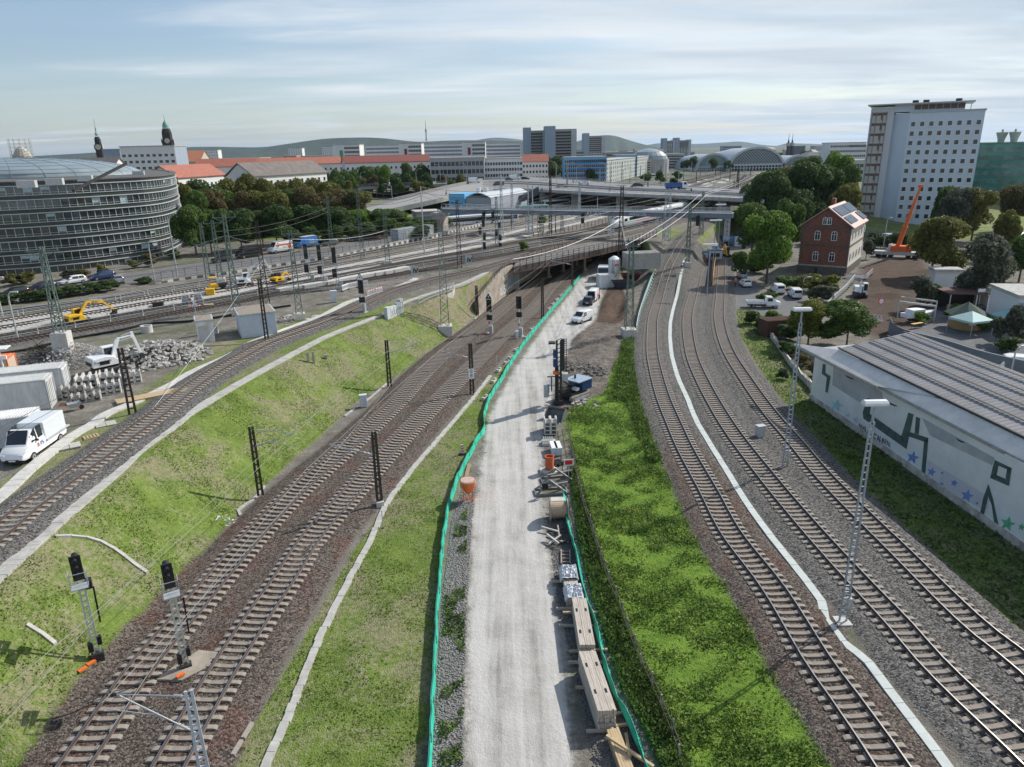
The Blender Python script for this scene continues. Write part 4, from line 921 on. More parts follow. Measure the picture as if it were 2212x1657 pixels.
def warehouse():
 r=empty('warehouse',(0,0,0));tag(r,'long low warehouse with white painted mural wall and corrugated grey roof','warehouse');ze=6.0
 e0=G(1716,742,ze);e1=G(2212,1001,ze);d=(e1-e0);d.z=0;L0=d.length;d.normalize();n=V_((d.y,-d.x,0))
 if n.x > 0: n=-n
 def cor(nm,p0,p1,q0,q1,m,per=.2,amp=.02):
  LL=(p1-p0).length;k=int(LL/per);up1=V_((0,0,amp));R0=[]
  for i in range(k+1): t=i/k;zz=V_((0,0,amp if i % 2 else 0));R0.append([p0.lerp(p1,t)+zz,q0.lerp(q1,t)+zz])
  b=MB();vs=[v for a in R0 for v in a];b.add(vs,[(2*i,2*i+2,2*i+3,2*i+1) for i in range(k)]);lo=[v-V_((0,0,.12)) for v in vs];m0=len(vs)
  b.add([p0-up1*2,p1-up1*2,q1-up1*2,q0-up1*2],[(0,1,2,3)]);return b.build(nm,m,r,fix=False)
 E1_=e0+d*(L0+22);q0=G(1811,755,6.9);q1=q0+d*(L0+14)
 dd=(G(2211,949,6.9)-q0);dd.z=0;dd.normalize();q1=q0+dd*(L0+16)
 wht=mat('white_roof_sheet',(.72,.69,.65),.8,var=.10,scale=.8,grime=.25)
 mid=e0+d*(L0*.47)
 cor('canopy_roof',e0,mid,q0,q0+dd*(L0*.47),wht);cor('canopy_roof',mid+n*-.35+d*.3-n*0+V_((0,0,.0)),E1_-n*.35*1,q0+dd*(L0*.47+.3),q1,wht)
 b=MB();b.bar(e0+V_((0,0,-.16)),mid+V_((0,0,-.16)),.16,.22);b.bar(mid-n*.35+V_((0,0,-.16)),E1_-n*.35+V_((0,0,-.16)),.16,.22);b.build('eave_beam',M_conc,r)
 g0=G(1967,717,9.0);g1=g0+dd*(L0+14);cor('corrugated_roof',q0+V_((0,0,.12)),q1+V_((0,0,.12)),g0,g1,mat('grey_roof_sheet',(.26,.255,.26),.7,var=.14,scale=.4,grime=.2),.26,.04)
 b=MB()
 for t in (.22,.45,.68,.9): b.bar((q0.lerp(g0,t))+V_((0,0,.24)),(q1.lerp(g1,t))+V_((0,0,.24)),.14,.05)
 b.bar(q0+V_((0,0,.2)),q1+V_((0,0,.2)),.2,.12);b.build('roof_seam',mat('seam_dark',(.07,.07,.07),.8),r)
 _l=(V_((35.05,43.2,0))-V_((33.3,73,0))).normalized();w0=V_((33.3,73,6))-_l*1.5;w1=w0+_l*60;c1=g1-dd*1;c0=g0+dd*1;ms=mat('mural_wall',(.74,.76,.73),.9,var=.12,scale=.5,col2=(.80,.81,.78),grime=.15)
 b=MB();hs=[(w0,5.85),(w1,5.85),(c1,8.6),(c0,8.6)]
 b.add([V_((p.x,p.y,-.6)) for p,h in hs]+[V_((p.x,p.y,h)) for p,h in hs],[(0,3,2,1),(4,5,6,7),(0,1,5,4),(1,2,6,5),(2,3,7,6),(3,0,4,7)]);b.build('wall',ms,r)
 b=MB();b.bar(w0+V_((-.04,0,-5.9)),w1+V_((-.04,0,-5.9)),.22,1.0);b.build('plinth',mat('peeling_plinth',(.48,.44,.38),.9,var=.35,scale=1.5,grime=.7),r)
 for i in range(9):
  p=w0+d*(4+i*6.1);b=MB();b.bar(V_((p.x,p.y,5.55)),V_((p.x-.6,p.y,5.85)),.25,.35);b.build('eave_bracket',M_conc,r)
 d=(w1-w0).normalized();n=V_((d.y,-d.x,0));n=-n if n.x > 0 else n
 Wn=w0;wl_=(w1-w0).length
 def on(x,y):
  dd_=fw*FPX+rt*(x-1106) - up*(y-828.5);o=V_((0,0,H));t=(Wn-o).dot(n)/dd_.dot(n);P=o+dd_*t;return (P-Wn).dot(d),P.z
 def flat(nm,polys,m,o=.02,lab=None):
  b=MB()
  for pl in polys:
   v=[Wn+d*s+n*o+V_((0,0,z-Wn.z)) for s,z in pl];b.add(v+[p-n*.01 for p in v],[tuple(range(len(v)))])
  ob=b.build(nm,m,r);
  if lab: ob['label']=lab
 gr=mat('mural_green',(.075,.115,.10),.85,var=.3,scale=1.5);bl=mat('mural_blue',(.17,.26,.55),.8,var=.25);cy=mat('mural_pale_blue',(.33,.58,.62),.8,var=.2);gn=mat('mural_bright_green',(.12,.42,.22),.8,var=.25);gy=mat('mural_patch',(.42,.43,.43),.9,var=.15,scale=.6)
 def cv(x,y): return (3100+x)/1.852,(1300+y)/1.852
 def W_(pts): return [on(*cv(x,y)) for x,y in pts]
 lil=mat('mural_lilac',(.50,.52,.66),.8)
 for q_,m_ in (([(235,165),(430,268),(435,312),(340,310),(230,240)],gy),([(590,372),(880,532),(870,562),(620,442)],gy),([(612,540),(860,690),(850,738),(700,682),(610,600)],mat('mural_patch_lilac',(.60,.59,.62),.9,var=.08,scale=.6))): flat('mural_patch',[W_(q_)],m_,.012)
 for q_ in ([(192,155),(204,158),(203,192),(224,205),(212,272),(202,268),(208,210),(188,195)],[(370,292),(388,298),(380,360),(355,375),(352,350)],[(380,355),(512,448),(527,497),(355,375)],[(505,450),(535,350),(556,358),(527,497)],[(565,367),(582,373),(576,438),(560,434)],[(540,428),(615,452),(612,472),(536,446)],[(598,460),(615,452),(602,600),(586,598)],[(530,585),(600,598),(596,615),(560,610)],
  [(880,540),(948,572),(945,584),(878,556)],[(930,575),(948,572),(938,645),(924,612)],[(938,645),(862,612),(876,596),(925,616)],[(862,612),(880,540),(896,560),(888,600)],[(855,636),(872,690),(902,830),(885,842),(868,720),(852,680)],[(855,636),(854,690),(830,790),(815,784),(835,690)]):
  flat('mural_letter',[W_(q_)],gr,.022)
 for x,y,R,m_ in ((248,322,27,cy),(293,360,10,cy),(325,380,14,lil),(552,530,27,bl),(628,588,19,bl),(670,592,7,bl),(668,638,12,bl),(718,632,16,bl),(715,682,10,bl),(770,683,27,bl),(810,713,7,bl),(932,795,32,gn),(988,808,16,gn)):
  pts=[(x+R*(1 if i % 2==0 else .42)*sin(.3+i*pi/5),y-R*(1 if i % 2==0 else .42)*cos(.3+i*pi/5)) for i in range(10)];flat('mural_star',[W_(pts)],m_,.03)
 dk=mat('scribble',(.10,.11,.13),.8)
 for s_,x,y,sz in (('WEN',395,452,1.4),('LAEN',441,467,.7),('ARA',348,408,.6)):
  s,z=on(*cv(x,y));P=Wn+d*s+n*.04;text(r,s_,(P.x,P.y,z),d,sz,dk,'graffiti',.005,ndir=n)
 for x,y in ((298,208),(470,316),(742,462)): flat('window_slot',[W_([(x-18,y-10),(x+24,y+10),(x+8,y+9),(x-8,y+2)])],M_dark,.02)
 return Wn,d,n
WHN=warehouse()
def fence_wall():
 P=[G(x,y,0) for x,y in ((1640,700),(1672,742),(1712,800),(1770,862),(1800,880))]
 r=empty('boundary_wall',(0,0,0));tag(r,'crumbling low boundary wall between the grass bank and the weedy yard','wall');P=resample(smooth(P,4),1.2)
 b=MB();b.loft([[p-V_((0,0,.3)),p+V_((.3,.15,-.3)),p+V_((.3,.15,.9+ru_(-.25,.1))),p+V_((0,0,.9+ru_(-.25,.1)))] for p in P]);b.build('wall',mat('peeling_plinth',(.48,.44,.38)),r)
 r=empty('curved_wall',(0,0,0));tag(r,'curved blue-grey retaining wall around the garden yard','retaining wall')
 P=resample(smooth([G(x,y,z) for x,y,z in ((1924,690,1.9),(1930,703,1.9),(1945,712,2),(1975,722,2),(2040,738,2.1),(2110,760,2.2),(2212,784,2.3),(2300,800,2.4))],4),1)
 b=MB();b.loft([[p-V_((0,0,3)),p+V_((.1,.4,-3)),p+V_((.1,.4,.25)),p+V_((0,0,.25))] for p in P]);b.build('wall',mat('slate_wall',(.16,.19,.215),.8,var=.08,scale=.5),r)
fence_wall()
A=AT(2062,312,330);B=AT(2260,318,300)
gg=mat('green_glazing',(.04,.22,.19),.12,var=.35,scale=.12,col2=(.10,.36,.31),spec=.9)
r=block('green glazed office block with two roof vents right of the tower',A,B,30,1,A.z,gg,fl=7,band=True,frame=mat('teal_frame',(.09,.24,.21),.5),glass=mat('green_glass2',(.05,.16,.14),.1,var=.6,scale=.25,col2=(.25,.40,.36),spec=.9),roofm=mat('teal_frame',(.09,.24,.21)))
for t in (.42,.56): L=(B-A).length;b=MB();b.lathe((L*t,8,A.z-1),[(1.1,0),(1.5,2.2),(2.2,4.2),(2.2,4.6),(.4,4.6),(.4,5.8)],14);b.build('roof_vent',W3,r)
apt=dict(roof='gable',rh=4,frame=M_white,ww=1.2,wh=1.5)
far('white flats with a pale blue side, standing below the two dark church towers',258,376,318,420,W1,depth=16,fl=7,bays=9,ww=2.0,wh=1.5,sidewall=W4,topm=3,z0=5)
far('pale blue stepped end wing of the flats beside the thin dark spire',222,258,324,432,W4,depth=16,fl=7,bays=3,ww=2.0,wh=1.5,topm=3,z0=5)
far('white house row with red tiled roof and dark red balconies, directly behind the round office',383,486,383,255,W1,Y2=285,depth=12,fl=3,bays=11,roofm=M_roofred,z0=5,**apt)
far('second long red tiled roof, behind the balcony row',425,553,361,390,W1,Y2=400,depth=12,fl=2,bays=12,roofm=M_roofred,z0=5,**apt)
far('pale house with large grey gabled roof above the autumn trees',548,706,380,262,W1,Y2=300,depth=13,fl=4,bays=12,roofm=M_roofdk,z0=5,roof='gable',rh=4.5,ww=1.3,wh=1.5)
far('long red tiled apartment roof right of the grey gabled one',553,742,357,440,W1,Y2=470,depth=12,fl=3,bays=16,roofm=M_roofred,z0=5,**apt)
far('long dark red roof in front of the white hotel slabs',745,930,352,450,W1,Y2=470,depth=12,fl=3,bays=18,roofm=mat('dark_red_roof',(.22,.07,.055),.8,var=.15),z0=5,**apt)
far('white apartment house with bright red roof left of the big tree',1128,1184,349,440,W1,depth=13,fl=4,bays=8,roofm=M_roofred,z0=5,**apt)
far('pale red roofs left of the scaffolded dome',165,245,362,330,W1,depth=12,fl=3,bays=9,roofm=M_roofdk,z0=5,**apt)
far('brown tiled roofs behind the left end of the glass dome',-30,70,366,330,W3,depth=12,fl=3,bays=9,roofm=M_roofred,z0=5,**apt)
far('orange hipped roof beside the green-topped town hall tower',374,432,350,560,W3,depth=22,roof='gable',rh=8,roofm=mat('orange_roof',(.50,.20,.11),.8),z0=5)
far('grey office with square windows below the white hotels',928,1046,343,400,W5,depth=20,fl=4,band=True,z0=5)
far('white gridded office block at the right of the grey one',1046,1128,344,410,W1,depth=20,fl=5,bays=14,ww=1.6,wh=1.6,z0=5)
H_='hotels'
for xl,xr,yt,yy,nm,sg in ((752,776,314,650,'leftmost',1),(889,910,311,650,'middle',0),(1026,1048,308,650,'right',0)):
 w=34 if nm=='leftmost' else 28
 rr=far({'leftmost':'white hotel block with a green sign, leftmost of three','middle':'white hotel block with a dark red sign between two long slabs','right':'white hotel block at the right end of the long white slabs'}[nm],xl-(33 if sg else 28),xr,yt,yy,W1,depth=20,z0=5,fl=8,band=True,name='hotel_building',group='white hotel blocks')
 Lr=(AT(xr,yt,yy)-AT(xl-(33 if sg else 28),yt,yy)).length;q=MB();q.b0(-.2,Lr*.42,-.4,-.06,-1,AT(xl,yt,yy).z-5);q.build('blank_wall',W1,rr);q=MB();q.b0(Lr*.24,Lr*.36,-.6,-.42,AT(xl,yt,yy).z-15,AT(xl,yt,yy).z-9);q.build('sign',mat('green_sign',(.05,.30,.15),.5) if sg else mat('maroon_sign',(.18,.03,.04),.5),rr)
for xl,xr,yt,k in ((789,862,316,0),(909,1000,313,1),(1046,1124,311,2)):
 far(['long white office slab with blue-grey window bands left of the middle hotel','long white office slab with blue-grey window bands between middle and right hotels','long white office slab with blue-grey window bands beyond the right hotel'][k],xl,xr,yt,690,W1,depth=14,z0=5,fl=8,band=True,glass=mat('slab_glass',(.16,.19,.26),.3),frame=W1,group='long white slabs')
def highrise(label,x0,x1,x2,yt,Y,yt2=None,**k):
 A=AT(x0,yt,Y);r=far(label,x0,x2,yt2 or yt+4,Y,W5,depth=18,z0=5,fl=14,bays=int((x2-x0)/3.4),ww=1.9,wh=1.5,sidewall=W2,base=4,cat='high-rise',name='high_rise_building',topm=1,**k)
 L=(AT(x2,yt,Y)-A).length;f=(x1-x0)/(x2-x0);b=MB();b.b0(-.2,L*f,-.8,18,-1,A.z-5+1.5);b.build('stair_core',W2 if k.get('group') else W4,r);b=MB();b.b0(L*.84,L+.15,-.5,18.1,-1,A.z-5-1.2);b.build('gable_panel',W2,r);return r
highrise('grey slab high-rise with antennas, left half of the tall pair',1131,1147,1180,280,600)
highrise('grey slab high-rise with orange balconies, right half of the tall pair',1177,1200,1245,277,590)
highrise('single pale grey high-rise to the right of the tall pair',1261,1273,1307,291,800)
highrise('left one of the distant twin grey high-rises',1433,1441,1458,301,1080)
highrise('right one of the distant twin grey high-rises',1459,1468,1493,300,1080)
r=far('blue and white office block with ribbon windows facing the flyover',1220,1311,341,455,W7,depth=20,z0=5,fl=5,bays=22,ww=1.0,wh=1.7,base=2,topm=.8,glass=mat('office_window_dark',(.05,.03,.03),.3),frame=W1)
A=AT(1220,341,455);L=(AT(1311,341,455)-A).length
for k in range(5): b=MB();zz=2+k*(A.z-5-2.8)/5;b.b0(-.05,L+.05,-.12,-.03,zz-.7,zz+.5);b.build('blue_band',W8 if k % 2 else mat('mid_blue_panels',(.09,.29,.55),.8),r)
block('grey-green side wing of the blue office running along the street',AT(1311,343,455),AT(1406,352,640),14,5,AT(1311,343,455).z-1,mw('grey_green_render',(.40,.43,.40)),fl=5,bays=30,ww=1.6,wh=1.5)
far('light blue second office block behind the blue one',1330,1377,336,560,W7,depth=20,z0=5,fl=6,band=True,frame=W8)
for xl,xr,yt,Y,m,lb in ((1385,1407,347,620,mw('pale_pink_render',(.60,.52,.47)),'pale pink block with rows of windows along the station street'),(1404,1419,345,650,mw('brick_render',(.24,.12,.09)),'narrow red-brown block in the station street'),(1418,1440,343,680,W4,'blue-grey block with glass bays in the station street'),(1440,1478,333,740,W3,'pale stone block with red roof before the twin high-rises'),(1232,1262,325,800,W2,'low pale hall left of the single high-rise'),(1308,1372,330,720,W5,'wide grey roofscape behind the blue offices'),(1378,1440,327,860,W2,'long pale flat-topped hall behind the street blocks'),(1505,1540,337,900,W6,'small dark box building beside the twin high-rises')):
 far(lb,xl,xr,yt,Y,m,depth=25,z0=5,fl=5,band=True)
p=AT(1402,344,640);r=empty('dome_building',(p.x,p.y,5),0,'grey office rotunda with a low glass dome','building');b=MB();b.tube((0,0,-1),(0,0,p.z-5),17,20);b.build('wall',W5,r);b=MB();b.lathe((0,0,p.z-5),[(16,0),(15,3),(11.5,6),(6,8),(.3,8.8)],20);b.build('dome',mat('dome_glass',(.3,.4,.44)),r)
far('large dark grey shopping hall roof behind the red roof row',560,722,340,760,W4,depth=40,z0=5,fl=2,band=True)
far('long metallic shop block with textured front left of the small white towers',455,560,344,620,W4,depth=30,z0=5,fl=3,band=True)
far('small white double tower block, left, near the hills',622,652,321,1150,W1,depth=14,z0=5,fl=10,bays=6)
far('small white double tower block partly behind the green-signed hotel',695,722,318,1150,W1,depth=14,z0=5,fl=10,bays=6)
far('small white block at the left of the distant centre',438,470,325,1100,W1,depth=14,z0=5,fl=7,bays=6)
far('orange shop box on the grey hall roof',612,640,338,700,mat('orange_cladding',(.55,.18,.07),.7),depth=14,z0=5)
far('long white stone court building on the right skyline',1795,1872,309,760,W1,depth=22,z0=1,fl=5,bays=20,ww=1.8,wh=2.2)
far('pale office with dark windows below the white court building',1838,1878,348,420,W2,depth=18,z0=1,fl=4,band=True)
far('small pale block left of the white court building',1764,1796,316,900,W2,depth=18,z0=1,fl=5,bays=8)
far('low beige block between the station roof and the twin spires',1752,1792,330,850,W3,depth=18,z0=1,fl=3,bays=9)
far('dark distant block right of the twin spires',1716,1740,316,1000,W6,depth=18,z0=1)
far('distant grey slab on the skyline left of the station',1562,1602,316,1500,W4,depth=20,z0=5,fl=5,band=True)
for i in range(46):
 x=random.choice([ru_(395,1130),ru_(1230,1500),ru_(1600,1800)]);Y=ru_(800,1900);w=ru_(8,26)
 far('small distant town building among the grey roofs',x,x+w,ru_(329,343)-(x-1106)*.012,Y,random.choice((W1,W2,W3,W5,W4,W1)),depth=20,z0=2,roof=random.choice(('flat','gable')),roofm=random.choice((M_roofred,M_slab,M_roofdk)),fl=3,band=True,group='distant town buildings')
def spire(label,x,yb,Y,prof,m,m2,k=1.0,n=8):
 P=AT(x,yb,Y);s=Y/FPX;r=empty('church_tower',(P.x,P.y,0),.2,label,'tower');z0=P.z
 b=MB();b.mat(0);lst=[(w*s/2,z0+h*s) for w,h,c in prof if c==0];lst=[(lst[0][0],0)]+lst;b.lathe((0,0,0),lst,n);b.build('tower',m,r)
 q=[(w*s/2,z0+h*s) for w,h,c in prof if c==1];b=MB();b.lathe((0,0,0),q,12);b.build('cupola',m2,r)
 b=MB();b.tube((0,0,q[-1][1]),(0,0,q[-1][1]+10*s),.35*s*1.5,6,.1);b.build('finial',m2,r)
 for z in (prof[2][1],):
  for a in range(4): t=a*pi/2+.1;w=prof[1][0]*s/2*.93;b=MB();b.tube((cos(t)*w,sin(t)*w,z0+z*s),(cos(t)*(w+.4),sin(t)*(w+.4),z0+z*s),2.2,14);b.build('clock_face',W3,r)
dks=mat('blackened_sandstone',(.035,.033,.033),.9,var=.4,scale=.2);cop=mat('green_copper',(.16,.33,.28),.6,var=.2)
spire('slim blackened church tower with a thin copper spire, left of the white flats',222,362,640,[(15,0,0),(15,38,0),(16,40,0),(13,41,0),(12,55,0),(8,60,0),(5,62,1),(6,65,1),(2.4,68,1),(2,72,1),(3,75,1),(1.2,78,1),(.5,84,1)],dks,cop)
spire('tall dark square tower with clock and green copper dome, right of the white flats',372,362,680,[(26,0,0),(24,40,0),(23,52,0),(25,53,0),(20,54,0),(19,68,0),(14,76,0),(13,77,1),(12,82,1),(8,87,1),(3,90,1),(1.5,92,1)],dks,cop)
for x in (1701,1709): spire('distant dark pointed church spire, '+('left' if x < 1705 else 'right')+' one of two twins',x,332,1000,[(6,0,0),(6,16,0),(6,18,0),(5,19,0),(4.5,20,1),(3,24,1),(.5,30,1)],mat('blue_dark_stone',(.06,.07,.09),.9),mat('blue_dark_stone2',(.05,.07,.10),.9))
r=empty('scaffolded_tower',AT(56,372,480)*1,.1,'round tower wrapped in pale scaffolding left on the skyline','tower');b=MB();b.lathe((0,0,-10),[(6,0),(6,12),(5.4,13),(5.2,20),(4.2,22),(3,24),(.6,26)],14);b.build('tower',W3,r);b=MB()
for k in range(13):
 z=-8+k*2.3;R=6.9 if k < 8 else 6.2
 for i in range(12): t,u=2*pi*i/12,2*pi*(i+1)/12;b.bar((R*cos(t),R*sin(t),z),(R*cos(u),R*sin(u),z),.3,.12);b.bar((R*cos(t),R*sin(t),z-2.3),(R*cos(t),R*sin(t),z+1.1),.16)
b.build('scaffold',W3,r)
P=AT(921,303,5600);r=empty('television_tower',(P.x,P.y,P.z-5),0,'thin concrete television tower standing on the far ridge','tower');k=5600/FPX
b=MB();b.lathe((0,0,0),[(1.9*k,0),(1.3*k,7*k),(1.1*k,16*k),(2.0*k,18*k),(2.0*k,21*k),(1.2*k,23*k),(.6*k,24*k),(.5*k,33*k),(.2*k,40*k)],10);b.build('shaft',W5,r)
def station():
 st=mat('arch_steel',(.46,.49,.52),.5,.2,var=.08);sk=mat('roof_membrane',(.36,.41,.45),.4,var=.06);gl_=mat('station_glass',(.08,.11,.13),.2,var=.25,scale=.05,spec=.7)
 for lb,xl,xr,yt,ybase,net in (('largest glazed arch of the station roof, right of the green netting',1572,1692,319,376,False),('smaller station hall arch covered with green netting',1503,1578,333,372,True),('smaller pale arch at the right end of the station, half behind trees',1688,1760,336,372,False)):
  Y=640 if not net else 650;A=AT(xl,ybase,Y);B=AT(xr,ybase,Y);C=AT((xl+xr)/2,yt,Y);R=(B.x-A.x)/2;hz=C.z-5;r=empty('station_hall',(A.x+R,Y,5),0,lb,'station')
  n=28;arc=lambda rr,hh,y: [V_((-rr*cos(pi*i/n),y,hh*sin(pi*i/n)**.9)) for i in range(n+1)]
  b=MB();a0,a1=arc(R,hz,0),arc(R*.97,hz*.965,0)
  for i in range(n): b.bar(a0[i],a0[i+1],2.2,1.8)
  b.build('arch',st,r)
  b=MB();b.loft([arc(R,hz,1),arc(R*.99,hz*.98,60),arc(R*.9,hz*.8,110),arc(R*.5,hz*.45,150)],close=False,cap=False);b.build('roof_membrane',sk,r)
  zb=hz*.30;b=MB();top=[p for p in arc(R*.97,hz*.96,.5) if p.z > zb];top=[V_((top[0].x-.5,.5,zb))]+top+[V_((top[-1].x+.5,.5,zb))];b.add(top,[tuple(range(len(top)))]);b.build('end_glazing',mat('green_net',(.10,.40,.30),.8,var=.3,scale=.1) if net else gl_,r,fix=False)
  b=MB();
  for k in range(-9,10):
   x=k*R/9.5
   for s in (-1,1):
    p,q=V_((x,.1,zb)),V_((x+s*hz*.7,.1,hz))
    for t in np.linspace(0,1,12)[:-1]:
     u,v=p.lerp(q,t),p.lerp(q,t+1/11)
     if abs(v.x) < R*.97 and v.z < hz*.95*max(0,1-(v.x/R/.98)**2)**.45: b.bar(u,v,.35,.3)
  b.bar((-R*.97,0,zb),(R*.97,0,zb),1.2,1.6);b.bar((-R*.97,0,zb*.55),(R*.97,0,zb*.55),.6,.6)
  for k in range(-8,9): b.bar((k*R/9,0,0),(k*R/9,0,zb),.7)
  b.build('end_lattice',st,r)
  b=MB();b.b0(-R,R,12,13,0,zb);b.build('hall_interior',M_dark,r)
station()
r=block('grey bus depot hall with a pale curved roof and a bright blue corner',G(1008,466,5.6),G(1062,467,5.6),32,5.6,5.6+6.2,mw('depot_grey',(.33,.36,.40)),roof='none')
L=(G(1062,467,5.6)-G(1008,466,5.6)).length;b=MB();n=10;prof=[(L*i/n,6.2+1.6*sin(pi*i/n)) for i in range(n+1)]+[(L*(n-i)/n,5.9+1.6*sin(pi*(n-i)/n)) for i in range(n+1)];b.ext(prof,-.4,33,'y');b.build('roof',mat('curved_roof_sheet',(.46,.50,.53),.5,var=.06),r)
b=MB();b.b0(-6.5,-.3,-.5,9,-1,7.4);b.build('blue_corner',mat('sky_blue_cladding',(.13,.42,.72),.6,var=.05),r);text(r,'EVSON',(-3.4,-.54,4.0),(1,0,0),1.5,M_dark,'lettering');b=MB();b.b0(2,8,-.08,.02,-.5,2.8);b.build('gate',M_lgrey,r)
for i,x in enumerate((2,5)): b=MB();b.tube((x,6,7),(x,6,9.2),.7,10);b.build('roof_vent',M_white,r)
def ridge(name,pts,Y,col,thick=900):
 P=smooth([AT(x,y,Y) for x,y in pts],6);b=MB();rows=[]
 for k in range(7):
  f=k/6;rows.append([V_((p.x*(1-f*.12),p.y-thick*f*(1+.1*sin(i*.7)),max(-5,p.z*(1-f)**1.3)+(sin(i*1.7+k*2)*3 if 0 < k < 6 else 0))) for i,p in enumerate(P)])
 b.loft(rows,cap=False,close=False);b.loft([rows[0],[p+V_((0,400,-p.z-5)) for p in rows[0]]],cap=False,close=False)
 o=b.build(name,mat(name+'_woods',col,.98,var=.35,scale=.012,bump=0),smooth=True);tag(o,kind='structure')
ridge('hills',[(-200,349),(0,343),(60,338),(150,333),(215,329),(300,325),(380,319),(450,317),(560,318),(620,311),(700,300),(780,297),(830,299),(900,306),(960,304),(1010,303),(1080,304),(1130,306),(1180,312),(1240,322)],5600,(.03,.05,.035))
ridge('hills',[(1180,318),(1245,306),(1270,297),(1307,292),(1330,294),(1350,300),(1380,309),(1420,318),(1450,322)],7500,(.028,.045,.035),1200)
ridge('hills',[(700,325),(900,316),(1000,308),(1060,298),(1110,300),(1200,312),(1350,318),(1430,309),(1500,311),(1560,308),(1600,306),(1640,312),(1680,315),(1700,310),(1760,311),(1800,313),(1870,314),(1960,317),(2100,318),(2212,316),(2400,312)],13000,(.035,.05,.045),2000)
def lattice(b,h,wb,wt,n,t=.09,z0=0,dt=None):
 dt=dt or t*.7;c=lambda z: (wb+(wt-wb)*z/h)/2
 for sx in (-1,1):
  for sy in (-1,1): b.bar((sx*c(0),sy*c(0),z0),(sx*c(h),sy*c(h),z0+h),t)
 zs=[h*(1-(1-i/n)**1.0) for i in range(n+1)]
 for i in range(n):
  a,e=c(zs[i]),c(zs[i+1]);z,y=z0+zs[i],z0+zs[i+1];s=1 if i % 2 else -1
  b.bar((-a*s,-a,z),(e*s,-e,y),dt);b.bar((a*s,a,z),(-e*s,e,y),dt);b.bar((-a,a*s,z),(-e,-e*s,y),dt);b.bar((a,-a*s,z),(e,e*s,y),dt)
 return b
def ladder(b,h,wb,wt,n,t=.11,dep=.14,y=0):
 c=lambda z: (wb+(wt-wb)*z/h)/2
 for s in (-1,1): b.bar((s*c(0),y,0),(s*c(h),y,h),t,dep,(1,0,0))
 for i in range(1,n): z=h*i/n;b.bar((-c(z),y,z),(c(z),y,z),t*.9,.05 if dep < .1 else .09)
 return b
MASTTOP={}
def mast(x,y,yt,label,m=M_grnst,kind='lattice',wb=.9,wt=.35,dz=0,found=True,arm=0,az=0,P=None,key=None,cat='mast',group='overhead line masts',arms=(),z=None,fh=.9):
 P=P or (GT(x,y) if z is None else G(x,y,z));h=TOP(P,yt)-P.z
 r=empty('catenary_mast',P,az,label,cat,group);b=MB()
 if found: q=MB();q.b0(-wb*.85,wb*.85,-wb*.85,wb*.85,-.6,fh);q.build('foundation',M_clight,r,bevel=.02)
 z0=fh*.9 if found else 0
 if kind=='lattice': lattice(b,h-z0,wb,wt,max(6,int(h/1.0)),z0=z0,t=.10 if h > 9 else .08)
 elif kind=='ladder': ladder(b,h,wb,wt,int(h/.55),dep=.2)
 else: b.tube((0,0,0),(0,0,h),wb/2,8,wt/2)
 b.build('mast',m,r)
 if arm:
  b=MB();b.bar((-arm,0,h-.5),(arm,0,h-.5),.1);b.bar((-arm*.9,0,h-.5),(0,0,h-1.2),.06);b.bar((arm*.9,0,h-.5),(0,0,h-1.2),.06)
  for s in (-1,1): b.tube((s*arm*.9,0,h-.45),(s*arm*.9,0,h-.05),.07,6)
  b.build('crossarm',m,r)
 for (az_,ln_,zf) in arms:
  b=MB();ca,sa=cos(az_),sin(az_);zz=h*zf if zf <=1 else zf
  b.tube((0,0,zz),(ca*ln_,sa*ln_,zz+.9),.035,6);b.tube((0,0,zz+1.5),(ca*ln_,sa*ln_,zz+.95),.03,6);b.tube((ca*ln_*.35,sa*ln_*.35,zz+.32),(ca*ln_*1.05,sa*ln_*1.05,zz-.15),.025,6)
  for q_ in (.12,.2): b.tube((ca*ln_*q_,sa*ln_*q_,zz+.9*q_-.05),(ca*ln_*(q_+.06),sa*ln_*(q_+.06),zz+.9*(q_+.06)),.075,8)
  b.build('cantilever',m if m is not M_rustst else M_galv,r)
 if key: MASTTOP[key]=V_((P.x,P.y,P.z+h))
 return r,P,h
mast(139,757,533,'green lattice mast on a tall concrete block beside the gravel pile',az=.2,arm=1.7,key=1,fh=2.2,wb=1.0)
mast(514,680,462,'green lattice mast between the two flat-roofed white huts',az=.25,arm=1.6,key=2,arms=((3.0,5,.66),))
mast(648,690,497,'green lattice mast on a concrete block right of the larger hut',az=.3,arm=1.2,key=3,arms=((.3,4,.75),))
mast(577,661,478,'rusty brown lattice mast standing in front of the orange mini digger',m=M_rustst,found=False,az=.3,key=4)
mast(478,611,476,'green lattice mast left of the white digger',az=.3,arm=1.6,key=5,arms=((2.8,5,.5),(.2,4,.5)))
mast(452,611,481,'green lattice mast behind the grey double gas bottle racks',az=.3,found=False,key=6)
mast(384,601,473,'grey tubular pole in front of the right edge of the round office',m=M_galv,kind='tube',wb=.34,wt=.2,found=False)
mast(577,737,602,'short dark ladder mast in front of the larger white hut',m=M_rustst,kind='ladder',wb=.38,wt=.24,found=False,az=.3)
mast(287,895,752,'dark ladder mast beside the embankment track near the concrete channel stacks',m=M_rustst,kind='ladder',wb=.55,wt=.32,found=False,az=.4,arms=())
mast(718,543,428,'green lattice mast behind the wall next to the grey minivan',found=False,az=.2,key=7,arm=1.2)
mast(784,562,406,'green lattice mast standing by the dark blue parked cars',az=.2,found=False,key=8,arm=1.5,arms=((2.8,4,.45),(.3,4,.4)))
mast(838,573,454,'green lattice mast on a pale block right of the red parked car',az=.2,key=9,arm=1.2,arms=((.1,3,.4),))
mast(917,550,402,'tall grey tubular pole beside the mural container',m=M_galv,kind='tube',wb=.34,wt=.22,found=False,key=10)
